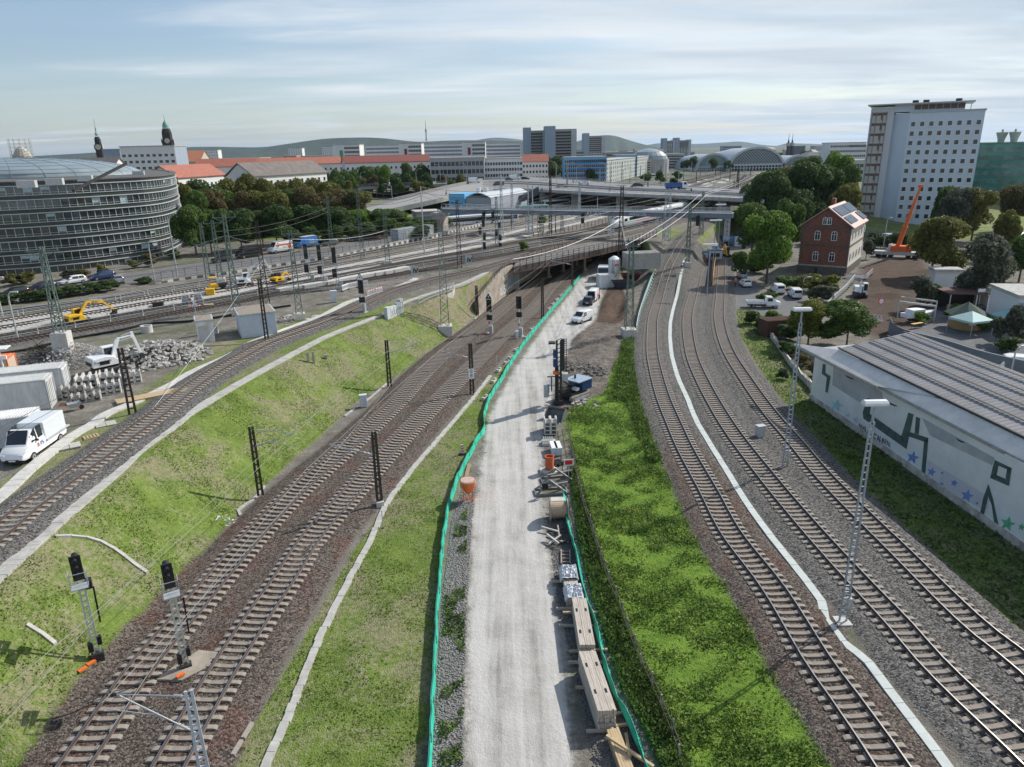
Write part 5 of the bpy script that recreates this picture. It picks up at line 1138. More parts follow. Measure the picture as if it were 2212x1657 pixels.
mast(962,716,452,'tallest grey lattice mast, on a concrete block on the grass slope',m=mat('weathered_mast',(.20,.23,.22),.6,.2,var=.2),az=.1,wb=1.25,wt=.45,key=11,fh=1.0)
mast(993,579,431,'dark rusty lattice mast next to the board lettered hi',m=M_rustst,found=False,az=.1,key=12,arms=((3.0,3.5,.5),))
mast(1074,527,424,'green lattice mast with signals before the gantry',found=False,az=.1,key=13)
mast(1142,509,398,'pair of tall grey steel posts through the gantry, left post',m=M_galv,kind='tube',wb=.38,wt=.245,found=True,key=14)
mast(1151,507,400,'pair of tall grey steel posts through the gantry, right post',m=M_galv,kind='tube',wb=.38,wt=.245,found=True)
mast(1339,588,402,'dark rusty lattice mast rising in front of the train nose',m=M_rustst,found=False,az=.1,wb=1.1,wt=.5,key=15,z=0)
mast(1358,728,525,'green lattice mast on a pale block beside the excavated earth',az=.05,wb=1.2,wt=.5,key=16,fh=1.3,arm=1.3)
mast(1439,524,414,'cluster of grey lattice posts on the green island before the gantry',m=M_galv,found=False,az=.1,wb=1.6,wt=1.0,key=17,z=5)
mast(1484,576,442,'slim green lattice mast on a small block left of the white huts',az=.1,found=True,key=18,wb=.8)
mast(1514,507,415,'green lattice mast behind the stacked white huts',az=.1,found=False,key=19)
for i,(x,y,t,k) in enumerate(((1163,505,457,'lattice'),(1171,504,406,'lattice'),(1107,497,395,'lattice'),(1189,505,378,'lattice'),(1214,499,440,'lattice'),(1251,478,392,'lattice'),(1200,502,462,'tube'),(1398,439,393,'lattice'),(1418,504,458,'lattice'),(1105,500,440,'tube'),(1316,452,405,'lattice'),(1290,470,425,'tube'),(1362,445,400,'lattice'),(1225,440,372,'lattice'),(1085,520,378,'lattice'))):
 mast(x,y,t,['short lattice mast right of the paired grey posts','dark lattice mast just right of the paired grey posts','lattice mast rising left of the covered stairs','very tall lattice mast crossing in front of the silver car on the flyover','lattice mast in front of the gantry, right of the green bush','dark lattice mast in front of the white car on the flyover','short round pole beside the grey trackside cabinets','lattice mast behind the letters ARGOS','rusty lattice mast in front of the second train coach','round pole left of the covered stairs','lattice mast behind the letters ACAB','round pole between the gantry letters and the silver cabinets','lattice mast between flyover piers','dark mast behind the flyover left of the blue offices','tallest slim lattice mast beside the bus depot roof'][i],m=(M_rustst,M_grnst,M_galv)[i%3],kind=k,found=False,wb=.7 if k=='lattice' else .3,wt=.35 if k=='lattice' else .2,az=.1*i,z=5.5)
for i,(x,y,t) in enumerate(((1573,447,403),(1582,447,392),(1590,445,368),(1565,452,420))):
 mast(x,y,t,'dark lattice mast in the cluster where the flyover meets the trees',m=M_rustst,found=False,wb=.8,wt=.4,z=5.5,group='cluster of dark masts')
for i in range(34):
 x=1190+i*13+ru_(-4,4);y=ru_(382,404)-(0 if x<1450 else 6);h=ru_(26,42)*(y-318)/75
 mast(x,y,y-h,'distant overhead line mast on the approach to the station arches',m=(M_rustst,M_grnst,M_galv)[i%3],kind='tube' if i%3 else 'lattice',found=False,wb=.45,wt=.25,z=5.8,group='distant masts on the station approach',arms=((.2,3.5,.7),) if i%2 else ())
rs=M_rustst
mast(563,1070,922,'dark ladder mast at the slope foot left of the cutting tracks, bracket pointing right',m=rs,kind='ladder',wb=.36,wt=.24,found=False,az=.35,arms=((-.25,3.3,.72),),z=.2)
mast(821,1094,933,'dark ladder mast beside the slab footpath with its bracket over the right track',m=rs,kind='ladder',wb=.36,wt=.24,found=True,fh=.5,az=.35,arms=((2.75,3.6,.70),),z=0)
mast(842,836,735,'dark ladder mast with a black box on the slope above the cutting',m=rs,kind='ladder',wb=.38,wt=.24,found=False,az=.35,arms=((-.1,3.6,.72),))
mast(1020,852,742,'dark ladder mast right of the cutting carrying the white 08 plate',m=rs,kind='ladder',wb=.38,wt=.24,found=False,az=.35,arms=((2.75,3.5,.72),),z=0)
p=G(1020,852,0);o=empty('kilometre_plate',(p.x,p.y-.25,0),.35,'white plate with black 0 above 8 on the ladder mast','sign');b=MB();b.b0(-.33,.33,-.04,0,2.0,3.2);b.build('plate',M_white,o);text(o,'0',(0,-.05,2.9),(1,0,0),.62,M_black,'lettering',.004);text(o,'8',(0,-.05,2.35),(1,0,0),.62,M_black,'lettering',.004)
mast(1172,688,601,'slim ladder mast beside the concrete blocks at the green net',m=rs,kind='ladder',wb=.36,wt=.24,found=False,az=.35,arms=(),z=0)
mast(1031,683,617,'dark ladder mast at the left end of the wing wall',m=rs,kind='ladder',wb=.36,wt=.24,found=False,az=.35,z=.2)
mast(1236,621,566,'ladder mast with a wide bracket just before the underpass',m=rs,kind='ladder',wb=.36,wt=.24,found=False,az=.35,arms=((2.9,4.5,.9),),z=0)
P0=G(446,1690,0);r=empty('catenary_mast',P0,.35,'bright galvanised ladder mast cut by the bottom edge of the frame','mast','overhead line masts');h=TOP(P0,1492);b=MB();ladder(b,h,.38,.24,int(h/.45),t=.09,dep=.12);b.build('mast',mat('new_galvanised',(.55,.62,.70),.35,.3,var=.08),r)
Pt=V_((P0.x,P0.y,h));tip=AT(252,1500,P0.y+.6);lt=r.matrix_basis.inverted();b=MB()
a1=lt@V_((P0.x,P0.y,h-.3));a2=lt@V_((P0.x,P0.y,h-2.3));tp=lt@tip
b.tube(a1,tp,.03,6);b.tube(a2,tp,.035,6);m_=a2.lerp(tp,.45);b.tube(m_,lt@AT(232,1532,P0.y+.4),.025,6)
for k in (.1,.14,.18): b.tube(a1.lerp(tp,k),a1.lerp(tp,k+.03),.07,8);b.tube(a2.lerp(tp,k+.02),a2.lerp(tp,k+.05),.07,8)
b.build('cantilever',M_galv,r)
def rear_signal(x,y,yt,label,az,heads,box=True):
 P=GT(x,y);h=TOP(P,yt)-P.z;r=empty('railway_signal',P,az,label,'signal','main signals');lg=mat('pale_green_steel',(.50,.53,.46),.5,var=.08,grime=.2)
 b=MB();ladder(b,h-1.3,.30,.26,int(h/.42),t=.07,dep=.1);b.build('mast',lg,r)
 b=MB();b.b0(-.27,.27,-.08,.02,h-1.35,h+.12);b.build('screen',M_black,r,bevel=.02)
 for k in range(heads): z=h+.1-k*.42;b=MB();b.tube((-.02,-.08,z-.2),(-.02,-.3,z-.23),.12,12);b.tube((-.02,.02,z-.2),(-.02,.45,z-.16),.14,12,.17);b.build('lamp_housing',M_black,r)
 b=MB();b.b0(-.4,.4,-.75,-.1,h-1.55,h-1.5)
 for sx in (-.4,.4):
  for yy in (-.75,-.35): b.bar((sx,yy,h-1.5),(sx,yy,h-.6),.03)
 for yy in (-.75,): b.bar((-.4,yy,h-.6),(.4,yy,h-.6),.03);b.bar((-.4,yy,h-1.05),(.4,yy,h-1.05),.025)
 for sx in (-.4,.4): b.bar((sx,-.75,h-.6),(sx,-.1,h-.6),.03)
 b.build('service_platform',M_galv,r)
 if box: b=MB();b.b0(.18,.5,-.1,.35,h-2.0,h-1.5);b.build('route_indicator',M_black,r,bevel=.02)
 b=MB();b.b0(-.36,-.12,-.2,.15,.7,1.2);b.b0(.14,.34,-.15,.12,1.0,1.5);b.build('junction_box',M_black,r);b=MB();b.b0(-.3,.3,-.2,.2,-.3,.5);b.build('foot',M_dark,r)
 b=MB();b.bar((.45,.2,2.2),(.5,.3,4.4),.09);b.build('spare_bracket',M_black,r)
rear_signal(214,1425,1205,'left one of the two black signals seen from behind, on the grass slope',.5,3)
rear_signal(404,1450,1222,'right one of the two black signals seen from behind, between the cutting tracks',.5,2,False)
p=GT(402,1450);b=MB();b.prism([(p.x-1.1,p.y-1.0),(p.x+.3,p.y-1.1),(p.x+1.2,p.y-.2),(p.x+1.4,p.y+1.1),(p.x+.2,p.y+1.3),(p.x-.5,p.y+.2)],p.z+.0,p.z+.36);tag(b.build('concrete_pad',M_wall),'irregular spilled concrete pad under the right rear-facing signal','concrete pad')
def front_signal(x,y,yt,label,tri=None,z=None,s=1.0,mastm=None,lower=True):
 P=GT(x,y) if z is None else G(x,y,z);h=TOP(P,yt)-P.z;r=empty('railway_signal',P,-.45,label,'signal','main signals');b=MB()
 hh=h-(1.0 if tri else 0);b.b0(-.08,.08,-.05,.05,0,hh-2.0);b.build('mast',mastm or M_lgrey,r)
 b=MB();b.b0(-.42*s,.42*s,-.1,.1,hh-1.9*s,hh);b.build('screen',M_black,r,bevel=.03)
 for k in range(3): b=MB();z_=hh-.4-k*.55;b.tube((0,-.1,z_),(0,-.4,z_+.02),.15,12);b.build('lamp_housing',M_dark,r)
 if lower: b=MB();b.b0(-.42,.42,-.12,.25,hh-3.2*s,hh-2.4*s);b.build('speed_indicator',M_black,r,bevel=.03)
 for k,mm in ((0,M_white),(1,M_red),(2,M_white)): b=MB();b.b0(-.12,.12,-.09,-.065,1.2+k*.45,1.6+k*.45);b.build('mast_plate',mm,r)
 b=MB();b.b0(.15,.55,-.2,.2,.2,1.4);b.build('cabinet',M_lgrey,r,bevel=.02);b=MB();b.b0(-.4,.6,-.4,.4,-.3,.2);b.build('foundation',M_clight,r)
 b=MB()
 for i in range(8): b.bar((.3,.12,.5+i*.5),(.55,.12,.5+i*.5),.03)
 for xx in (.3,.55): b.bar((xx,.12,.4),(xx,.12,hh-.5),.035)
 b.build('ladder',M_galv,r)
 if tri:
  o_,i_=(M_white,M_black) if tri=='dark' else (M_black,M_white)
  b=MB();b.ext([(-.72,hh+.02),(.72,hh+.02),(0,hh+1.15)],-.05,0,'y');b.build('triangle_border',o_,r);b=MB();b.ext([(-.55,hh+.11),(.55,hh+.11),(0,hh+.96)],-.07,-.055,'y');b.build('triangle',i_,r);text(r,'4',(0,-.08,hh+.42),(1,0,0),.6,o_,'lettering',.004)
front_signal(1058,722,633,'black signal under a dark triangle with a white 4, left of the cutting tracks','dark',z=0)
front_signal(1122,727,640,'black signal without triangle between the cutting tracks and the grass',None,z=0)
front_signal(784,676,591,'black signal under a white triangle with a black 4 beside the embankment track','light')
for x,y,t,lb in ((670,611,527,'left'),(699,617,529,'middle'),(731,625,534,'right')):
 P=GT(x,y);h=TOP(P,t)-P.z;r=empty('railway_signal',P,.2,f'{lb} one of three lattice signal masts before the retaining wall','signal','yard signals');b=MB();lattice(b,h-1.5,.5,.35,10,t=.07);b.build('mast',M_galv,r);b=MB();b.b0(-.55,.1,-.25,.1,h-2.6,h);b.build('screen',M_black,r,bevel=.03);b=MB();b.b0(-.75,.0,-.3,.2,h-5,h-3.6);b.build('lower_signal',M_black,r,bevel=.03);b=MB();b.b0(.3,.8,-.3,.3,0,1.5);b.build('cabinet',M_lgrey,r);b=MB();b.bar((.2,.3,h-2.7),(1.2,.3,h-2.7),.05);b.bar((1.2,.3,h-2.7),(1.2,.3,h-1.6),.05);b.bar((.2,.3,h-1.6),(1.2,.3,h-1.6),.05);b.build('service_platform',M_galv,r)
for x,y,t,lb in ((1044,555,472,'signal mast with four black heads in front of the gantry, left'),(1078,535,478,'signal mast with two black heads in front of the gantry, right')):
 P=G(x,y,5.5);h=TOP(P,t)-P.z;r=empty('railway_signal',P,.1,lb,'signal','yard signals');b=MB();lattice(b,h-1.2,.45,.35,10,t=.07);b.build('mast',M_galv,r)
 for dx,z in ((-.55,h-1.8),(.2,h-.2),(.35,h-3.0),(.3,h-4.9)): b=MB();b.b0(dx-.3,dx+.3,-.3,0,z-1.5,z);b.build('screen',M_black,r,bevel=.03)
def yard_lamp(x,y,yt,label,w=1.5,z=0,az=0,lad=True):
 P=G(x,y,z);h=TOP(P,yt)-P.z;r=empty('yard_lamp',P,az,label,'lamp post','tall yard lamps');b=MB()
 if lad:
  hl=h*.92;ladder(b,hl,.42,.20,int(hl/.42),t=.075,dep=.09);b.tube((0,0,hl),(0,0,h-.25),.075,8);b.build('mast',mat('lamp_mast_galvanised',(.34,.38,.43),.45,.3,var=.1),r);b=MB();b.b0(-.45,.45,-.45,.45,-.3,.15);b.build('foundation',M_clight,r,bevel=.02)
  b=MB();b.b0(.12,.35,-.12,.15,1.0,1.7);b.build('switch_box',M_lgrey,r)
 else: b.tube((0,0,0),(0,0,h-.2),.09,8,.06);b.build('mast',M_galv,r)
 b=MB();b.loft([[(-w/2,-.22,h-.12),(w/2,-.22,h-.12),(w/2,.22,h-.12),(-w/2,.22,h-.12)],[(-w/2,-.25,h+.02),(w/2,-.25,h+.02),(w/2,.25,h+.02),(-w/2,.25,h+.02)],[(-w/2+.05,-.12,h+.15),(w/2-.05,-.12,h+.15),(w/2-.05,.12,h+.15),(-w/2+.05,.12,h+.15)]]);b.build('lamp_head',M_white,r,bevel=.02);b=MB();b.b0(-w/2+.08,w/2-.08,-.16,.16,h-.15,h-.122);b.build('diffuser',mat('diffuser',(.7,.72,.74),.3),r)
yard_lamp(1695,1012,668,'tall ladder lamp column with flat white head beside the outer siding',1.5)
yard_lamp(1820,1345,870,'nearest tall ladder lamp column with flat white head beside the kinked trough',1.3)
yard_lamp(1527,640,528,'thin lamp pole with wide flat head in front of the white van',2.8,lad=False);yard_lamp(1538,600,476,'thin lamp pole left of the blue and white huts',2.6,lad=False);yard_lamp(1549,560,442,'farthest thin yard lamp pole with flat head near the trees',2.6,lad=False)
def street_lamp(P,h,label,az=0,group=None,reach=2.2,mm=None):
 r=empty('street_lamp',P,az,label,'street lamp',group);b=MB();pts=[(0,0,0),(0,0,h*.82),(reach*.15,0,h*.93),(reach*.5,0,h*.99),(reach,0,h)]
 for i in range(4): b.tube(pts[i],pts[i+1],.10-.012*i,6)
 b.build('pole',mm or M_lgrey,r);b=MB();b.b0(reach-.15,reach+.75,-.16,.16,h-.06,h+.1);b.build('lamp_head',M_lgrey,r)
for i,(x,yb,yt,a,zz) in enumerate(((848,440,397,pi,8.4),(965,420,376,pi,11),(1060,402,362,0,12),(1008,398,352,pi,12),(900,402,365,0,11.8),(952,395,355,pi,12),(1120,399,348,pi,12),(1165,395,362,0,12),(1202,400,348,pi,12),(1245,395,358,0,12),(1308,398,352,pi,12),(1345,410,362,0,12),(1318,404,345,0,12),(780,402,372,0,11.5),(745,404,378,0,11.4),(1390,404,372,0,12),(1465,408,366,pi,12),(1540,412,360,0,12),(1225,400,352,0,12))):
 P=G(x,yb,zz);street_lamp(P,TOP(P,yt)-P.z,'curved grey street lamp standing along the flyover road',a,'street lamps on the flyover')
for i,(x,yb,yt) in enumerate(((40,735,632),(335,610,520),(8,690,600))):
 P=GT(x,yb);street_lamp(P,TOP(P,yt)-P.z,['pale straight lamp post at the left edge behind the handrails','slim pale lamp post at the end of the retaining wall','pale concrete post at the far left edge'][i],.2,reach=.5)
P=GT(20,845);h=TOP(P,752)-P.z;r=empty('floodlight_mast',P,.3,'white mobile mast with flat square panel at the left edge of the gravel yard','light mast');b=MB();b.tube((0,0,0),(0,0,h),.09,8);b.bar((0,0,2.2),(1.5,-1,0),.07);b.bar((0,0,2.2),(-1.2,-1,0),.07);b.build('mast',M_white,r);b=MB();b.box((0,0,h),(1.7,1.5,.1));b.build('panel',M_white,r);b=MB();b.b0(.1,.5,-.1,.1,h-1.2,h-.8);b.build('box',M_white,r)
def wire(pts,label,r=.028,sag=.0,group='overhead wires',m=None):
 o=empty('overhead_wire',(0,0,0));tag(o,label,'wire',group);b=MB();P=[]
 for i in range(len(pts)-1):
  for k in range(8): t=k/8;p=V_(pts[i]).lerp(V_(pts[i+1]),t);p.z-=sag*4*t*(1-t);P.append(p)
 P.append(V_(pts[-1]));b.path(P,r,4);b.build('wire',m or M_dark,o)
def contact(line,label,ymin,ymax,sag=.5,step=45,r=.018,mm=None):
 L=[p for p in line if ymin<p.y<ymax];Q=resample(L,step/2);
 wire([p+V_((0,0,5.3)) for p in resample(L,6)],label+', lower one',r,m=mm)
 wire([p+V_((0,0,6.7)) for p in Q[::2]],label+', upper sagging one',r,.6,m=mm)
gw=mat('copper_wire',(.16,.17,.16),.6)
contact(C1,'contact wire over the left cutting track',20,165,mm=gw);contact(C2,'contact wire over the right cutting track',20,165,mm=gw);contact(D1,'contact wire over the embankment track',30,230)
for i,l in enumerate((Y1,Y2,Y3,Y4,Y6)): contact(l,'contact wire over yard track number %s from the gravel yard'%['one','two','three','four','six'][i],60,300,r=.022)
contact(E1,'contact wire over the climbing curved track',120,260)
def T_(k,dz=-.5,dx=0): p=MASTTOP[k];return p+V_((dx,0,dz))
lw=mat('light_wire',(.42,.43,.44),.5,.3)
A_=MASTTOP[16];B_=MASTTOP[19]
for k,dx in ((0,-.9),(1,.9)): wire([T_(16,-.3,dx),T_(19,-.6,dx),V_((G(1640,372,14).x+dx,G(1640,372,14).y,14))],'bright feeder wire rising from the green mast by the pit toward the station, '+('left','right')[k],.04,.8,m=lw)
wire([AT(-60,662,150),T_(2,-3),T_(3,-1.2),T_(9,-4),T_(12,-6),T_(15,-5)],'long feeder wire linking the yard masts left of the cutting',.035,.7,m=lw)
for k in range(2): wire([AT(-60,600-k*28,170),T_(5,-2-k),T_(7,-2-k),T_(8,-2-k),T_(10,-1-k),T_(13,-2-k),T_(14,-1-k)],'long feeder wire along the road side masts, '+('upper','lower')[k],.035,1.0)
for k in range(2): wire([AT(-40,500-k*8,190),AT(330,460-k*8,200),T_(8,-.3-k*1.2),T_(10,-.2-k*1.2),MASTTOP[14]+V_((0,0,-.3-k))],'high feeder wire crossing in front of the trees, '+('upper','lower')[k],.045,1.2)
wire([AT(330,884,62),MASTTOP[4]+V_((0,0,-6)),T_(3,-8),T_(11,-10)],'thin guy wire crossing above the white huts',.02,.3,m=lw)
wire([T_(16,-2),T_(15,-8),T_(12,-8)],'cross-span wires from the pit mast to the mast by the train',.03,1.0,m=lw)
wire([T_(16,-1),T_(15,-7),G(1108,560,9)],'second cross-span wire from the pit mast over the bridge railing',.03,1.4,m=lw)
for x,y,lb in ((897,603,'left'),(1013,578,'right')):
 P=GT(x,y+4);r=empty('track_board',P,.25,f'white board with black italic hi mark beside the tracks, {lb} of two','sign','white hi boards');b=MB();b.b0(-.62,.62,-.05,0,1.0,2.7);b.build('board',M_lgrey,r);text(r,'hi',(0,-.07,1.85),(1,0,0),1.25,M_black,'lettering',.005,lean=.3,bold=.04);b=MB()
 for s in (-.55,.55): b.bar((s,.02,0),(s,.02,1.0),.06)
 b.build('legs',M_lgrey,r)
M_head=mat('headlamp',(.75,.78,.80),.15,var=.05);M_tail=mat('tail_lamp',(.45,.02,.02),.3,var=.05);M_rim=mat('wheel_rim',(.35,.36,.37),.35,.6,var=.1)
def wheel(r,w=.22,dark=False):
 key=('wheel',r,w,dark)
 if key in WM: return WM[key]
 b=MB();b.mat(0).tube((0,-w/2,0),(0,w/2,0),r,18);b.mat(1).tube((0,-w/2-.01,0),(0,w/2+.01,0),r*.62,14);b.mat(0).tube((0,-w/2-.02,0),(0,w/2+.02,0),r*.2,8);o=b.build('wheel',[M_tyre,M_tyre if dark else M_rim]);me=o.data;bpy.data.objects.remove(o);WM[key]=me;return me
def inst(name,me,parent,loc,rz=0):
 o=bpy.data.objects.new(name,me);COL.objects.link(o);o.parent=parent;o.location=loc;o.rotation_euler=(0,0,rz);return o
TYPES={
 'estate':(4.6,[(0,.45,.75,.72,.80,.70),(.08,.35,.98,.86,1.02,.72),(.42,.3,1.0,.90,1.44,.62),(1.5,.3,.98,.91,1.50,.64),(2.5,.3,.95,.91,1.46,.62),(3.35,.3,.93,.90,.97,.72),(4.3,.32,.78,.85,.80,.68),(4.6,.42,.60,.70,.62,.60)],[.85,3.72],.33,((.5,1.42),(1.5,2.5),(2.56,3.1)),(4,5),(1,2)),
 'hatch':(4.2,[(0,.45,.85,.74,.9,.70),(.06,.35,1.0,.86,1.05,.74),(.4,.3,1.0,.88,1.5,.62),(1.6,.3,.98,.89,1.56,.64),(2.3,.3,.96,.89,1.5,.62),(3.15,.3,.95,.88,1.0,.72),(3.95,.32,.8,.82,.82,.66),(4.2,.42,.6,.7,.64,.6)],[.75,3.4],.32,((.5,1.4),(1.48,2.25),(2.3,2.85)),(4,5),(1,2)),
 'smallvan':(4.4,[(0,.4,1.0,.84,1.05,.8),(.05,.35,1.1,.88,1.78,.78),(2.2,.35,1.1,.90,1.84,.78),(2.75,.35,1.08,.90,1.78,.74),(3.5,.35,1.06,.89,1.1,.74),(4.2,.35,.85,.84,.88,.7),(4.4,.4,.65,.72,.68,.62)],[.8,3.6],.32,((2.15,2.75),(2.8,3.25)),(3,4),(0,1)),
 'van':(6.0,[(0,.45,1.2,.98,1.25,.96),(.04,.4,1.4,1.0,2.55,.88),(3.9,.4,1.4,1.0,2.62,.88),(4.5,.4,1.38,1.0,2.45,.84),(5.2,.4,1.3,.99,1.38,.82),(5.8,.42,1.0,.93,1.04,.8),(6.0,.5,.75,.82,.78,.7)],[1.1,4.9],.36,((4.0,4.75),),(3,4),(0,1)),
 'minibus':(5.1,[(0,.45,1.05,.92,1.1,.9),(.06,.4,1.15,.95,1.9,.80),(3.2,.4,1.15,.95,1.96,.80),(3.7,.4,1.12,.95,1.88,.78),(4.4,.4,1.08,.94,1.14,.78),(5.0,.4,.9,.88,.94,.74),(5.1,.5,.7,.78,.74,.68)],[.95,4.2],.34,((.3,1.5),(1.6,2.8),(2.9,3.8)),(3,4),(0,1)),
}
def vehicle(typ,label,cat,P,az,paint,name='parked_car',group=None,wins=None,roof=None,scale=1.0):
 L,secs,wx,wr,sw,fr_,rr_=TYPES[typ];r=empty(name,P,az,label,cat,group,sc=scale);s=np.array(secs)
 def at(x): return [np.interp(x,s[:,0],s[:,i]) for i in range(1,6)]
 xs=sorted(set(list(s[:,0])+[x+o for x in wx for o in (-wr*1.15,0,wr*1.15)]));rings=[]
 for x in xs:
  zb,zs,hw,zr,rh=at(x);rings.append([(x-L/2,-hw*.93,zb),(x-L/2,-hw,zb+.25),(x-L/2,-hw*.985,zs),(x-L/2,-rh,zr-.04),(x-L/2,-rh*.86,zr),(x-L/2,rh*.86,zr),(x-L/2,rh,zr-.04),(x-L/2,hw*.985,zs),(x-L/2,hw,zb+.25),(x-L/2,hw*.93,zb)])
 b=MB();b.loft(rings);b.build('body',paint,r,smooth=True)
 def side(xa,xb,sg):
  def pt(x,t): zb,zs,hw,zr,rh=at(x);a=(hw*.985+.012)*(1-t)+(rh+.02)*t;return (x-L/2,sg*a,zs*(1-t)+(zr-.04)*t)
  return [pt(xa,.1),pt(xb,.1),pt(xb,.9),pt(xa,.9)]
 for sg in (-1,1):
  for xa,xb in (wins or sw): b=MB();q=side(xa,xb,sg);b.add(q+[(x,y*.97,z) for x,y,z in q],[(0,1,2,3),(7,6,5,4),(0,4,5,1),(2,6,7,3),(1,5,6,2),(3,7,4,0)]);b.build('side_window',M_glass,r)
 for (i,j),nm,k in ((fr_,'windscreen',1),(rr_,'rear_window',-1)):
  a,c=(secs[i],secs[j]);f=lambda t:(a[0]*(1-t)+c[0]*t)
  t0,t1=(.04,.92) if k>0 else (.15,.85);qs=[]
  for t in (t0,t1):
   x=f(t);zb,zs,hw,zr,rh=at(x);
   if k<0 and typ in('van','smallvan','minibus'): z=1.15+(zr-1.15)*t if t<.5 else zr-.2;x=-.0;rh2=rh
   z=zr+.015 if not (k<0 and typ in('van','smallvan','minibus')) else z;qs.append((x-L/2-(.03 if k<0 and typ in('van','smallvan','minibus') else 0),rh*.9,z))
  if typ in('van','minibus','smallvan') and k<0: zz=at(.1);qs=[(-L/2-.012,.7*zz[2],zz[1]+.1),(-L/2+.02,.68*zz[4]*1.2,zz[3]-.16)]
  b=MB();(x0,y0,z0),(x1,y1,z1)=qs;b.add([(x0,-y0,z0),(x0,y0,z0),(x1,y1,z1),(x1,-y1,z1),(x0,-y0,z0-.04),(x0,y0,z0-.04),(x1,y1,z1-.04),(x1,-y1,z1-.04)],[(0,1,2,3),(7,6,5,4),(0,4,5,1),(2,6,7,3),(1,5,6,2),(3,7,4,0)]);b.build(nm,M_glass,r)
 for x in wx:
  for sg in (-1,1): inst('wheel',wheel(wr),r,(x-L/2,sg*(at(x)[2]-.10),wr))
  b=MB()
 for sg in (-1,1):
  zb,zs,hw,zr,rh=at(L-.12);b=MB();b.box((L/2-.14,sg*hw*.78,zs-.06),(.2,.3,.16));b.build('headlight',M_head,r)
  zb,zs,hw,zr,rh=at(.1);b=MB();b.box((-L/2+.03,sg*hw*.88,zs-.08),(.1,.16,.3));b.build('tail_light',M_tail,r)
  b=MB();zb,zs,hw,zr,rh=at(L*.70);b.box((L*.20,sg*(hw+.08),zs+.08),(.12,.2,.15));b.build('wing_mirror',M_black,r)
 b=MB();b.b0(L/2-.12,L/2+.01,-.5,.5,.36,.56);b.build('grille',M_black,r);b=MB();b.b0(L/2,L/2+.03,-.25,.25,.42,.53);b.build('number_plate',M_white,r);b=MB();b.b0(-L/2-.03,-L/2,-.25,.25,.5,.62);b.build('number_plate',M_white,r)
 b=MB();b.b0(-L/2+.1,L/2-.1,-.7,.7,.2,.42);b.build('underbody',M_black,r)
 return r
def dirpx(x0,y0,x1,y1,z=0): a=G(x0,y0,z);b=G(x1,y1,z);return atan2(b.y-a.y,b.x-a.x)
blk=mat('car_black',(.012,.012,.014),.18,var=.1,spec=.7);nvy=mat('car_dark_blue',(.012,.02,.045),.2,var=.1,spec=.7);mbl=mat('car_blue',(.02,.05,.16),.2,var=.1,spec=.7);slv=mat('car_silver',(.36,.38,.42),.25,.3,var=.06);gry=mat('car_grey',(.09,.10,.11),.25,var=.1,spec=.7);rdc=mat('car_dark_red',(.16,.015,.02),.22,var=.1,spec=.7)
rd=dirpx(60,634,240,607,5);gp='cars along the road below the round office'
for typ,x,y,az,pt,lb,ct,nm in (
 ('estate',32,640,rd+pi,blk,'black estate car, nearest the left edge of the road','car','parked_car'),('estate',92,627,rd+pi,nvy,'dark blue car half behind the hedge and the green mast','car','parked_car'),
 ('estate',158,613,rd+pi,M_vwhite,'white estate car driving in front of the round office','car','car'),('estate',222,603,rd+pi,mbl,'blue family car just ahead of the silver hatchback','car','car'),
 ('hatch',255,611,2.2,slv,'small silver hatchback seen from behind at the hedge end','car','parked_car'),('estate',480,566,rd+pi,blk,'low black car behind the green mast, left of the black minibus','car','parked_car'),
 ('van',538,556,rd+pi,blk,'black minibus parked between the masts left of the white van','minibus','parked_van'),('van',606,545,rd+pi,M_vwhite,'white van with an orange stripe and red dot on its side','van','parked_van'),
 ('van',661,534,rd+pi,M_blue,'bright blue van with white lettering on its side','van','parked_van'),('hatch',713,530,rd+pi,gry,'grey compact van right of the blue van','car','parked_car'),
 ('estate',766,520,rd+pi,nvy,'dark blue car right of the grey compact van','car','parked_car'),('hatch',806,514,rd+pi,rdc,'dark red car between the dark blue and the grey car','car','parked_car'),('estate',826,507,rd+.3+pi,gry,'grey car at the right end of the road row','car','parked_car')):
 P=GT(x,y);r=vehicle(typ,lb,ct,P,az,pt,nm,gp)
 if 'orange stripe' in lb:
  b=MB();b.b0(-2.6,1.6,.985,1.0,1.65,2.0);b.build('orange_stripe',M_orange,r);b=MB();b.tube((-2.0,.99,1.4),(-2.0,1.01,1.4),.55,16);b.build('red_dot',M_red,r);text(r,'RT',(-2.0,1.02,1.4),(-1,0,0),.6,M_white,'lettering',.004);text(r,'ABO',(-.6,1.015,1.2),(-1,0,0),.6,M_lgrey,'lettering',.004)
 if 'bright blue' in lb:
  text(r,'Radio',(-1.2,1.0,1.75),(-1,0,0),.62,M_white,'lettering',.004);text(r,'Dresden',(-1.2,1.015,1.15),(-1,0,0),.6,mat('lettering_yellow',(.8,.6,.1)),'lettering',.004);b=MB();b.b0(-2.8,1.0,-.84,.84,2.60,2.64);b.build('roof_panel',M_vwhite,r)
 if 'black minibus' in lb:
  for sg in (-1,1):
   for a in (-2.6,-1.3,0): b=MB();b.b0(a,a+1.15,sg*.93-.02,sg*.93+.02,1.5,2.15);b.build('side_window',M_glass,r)
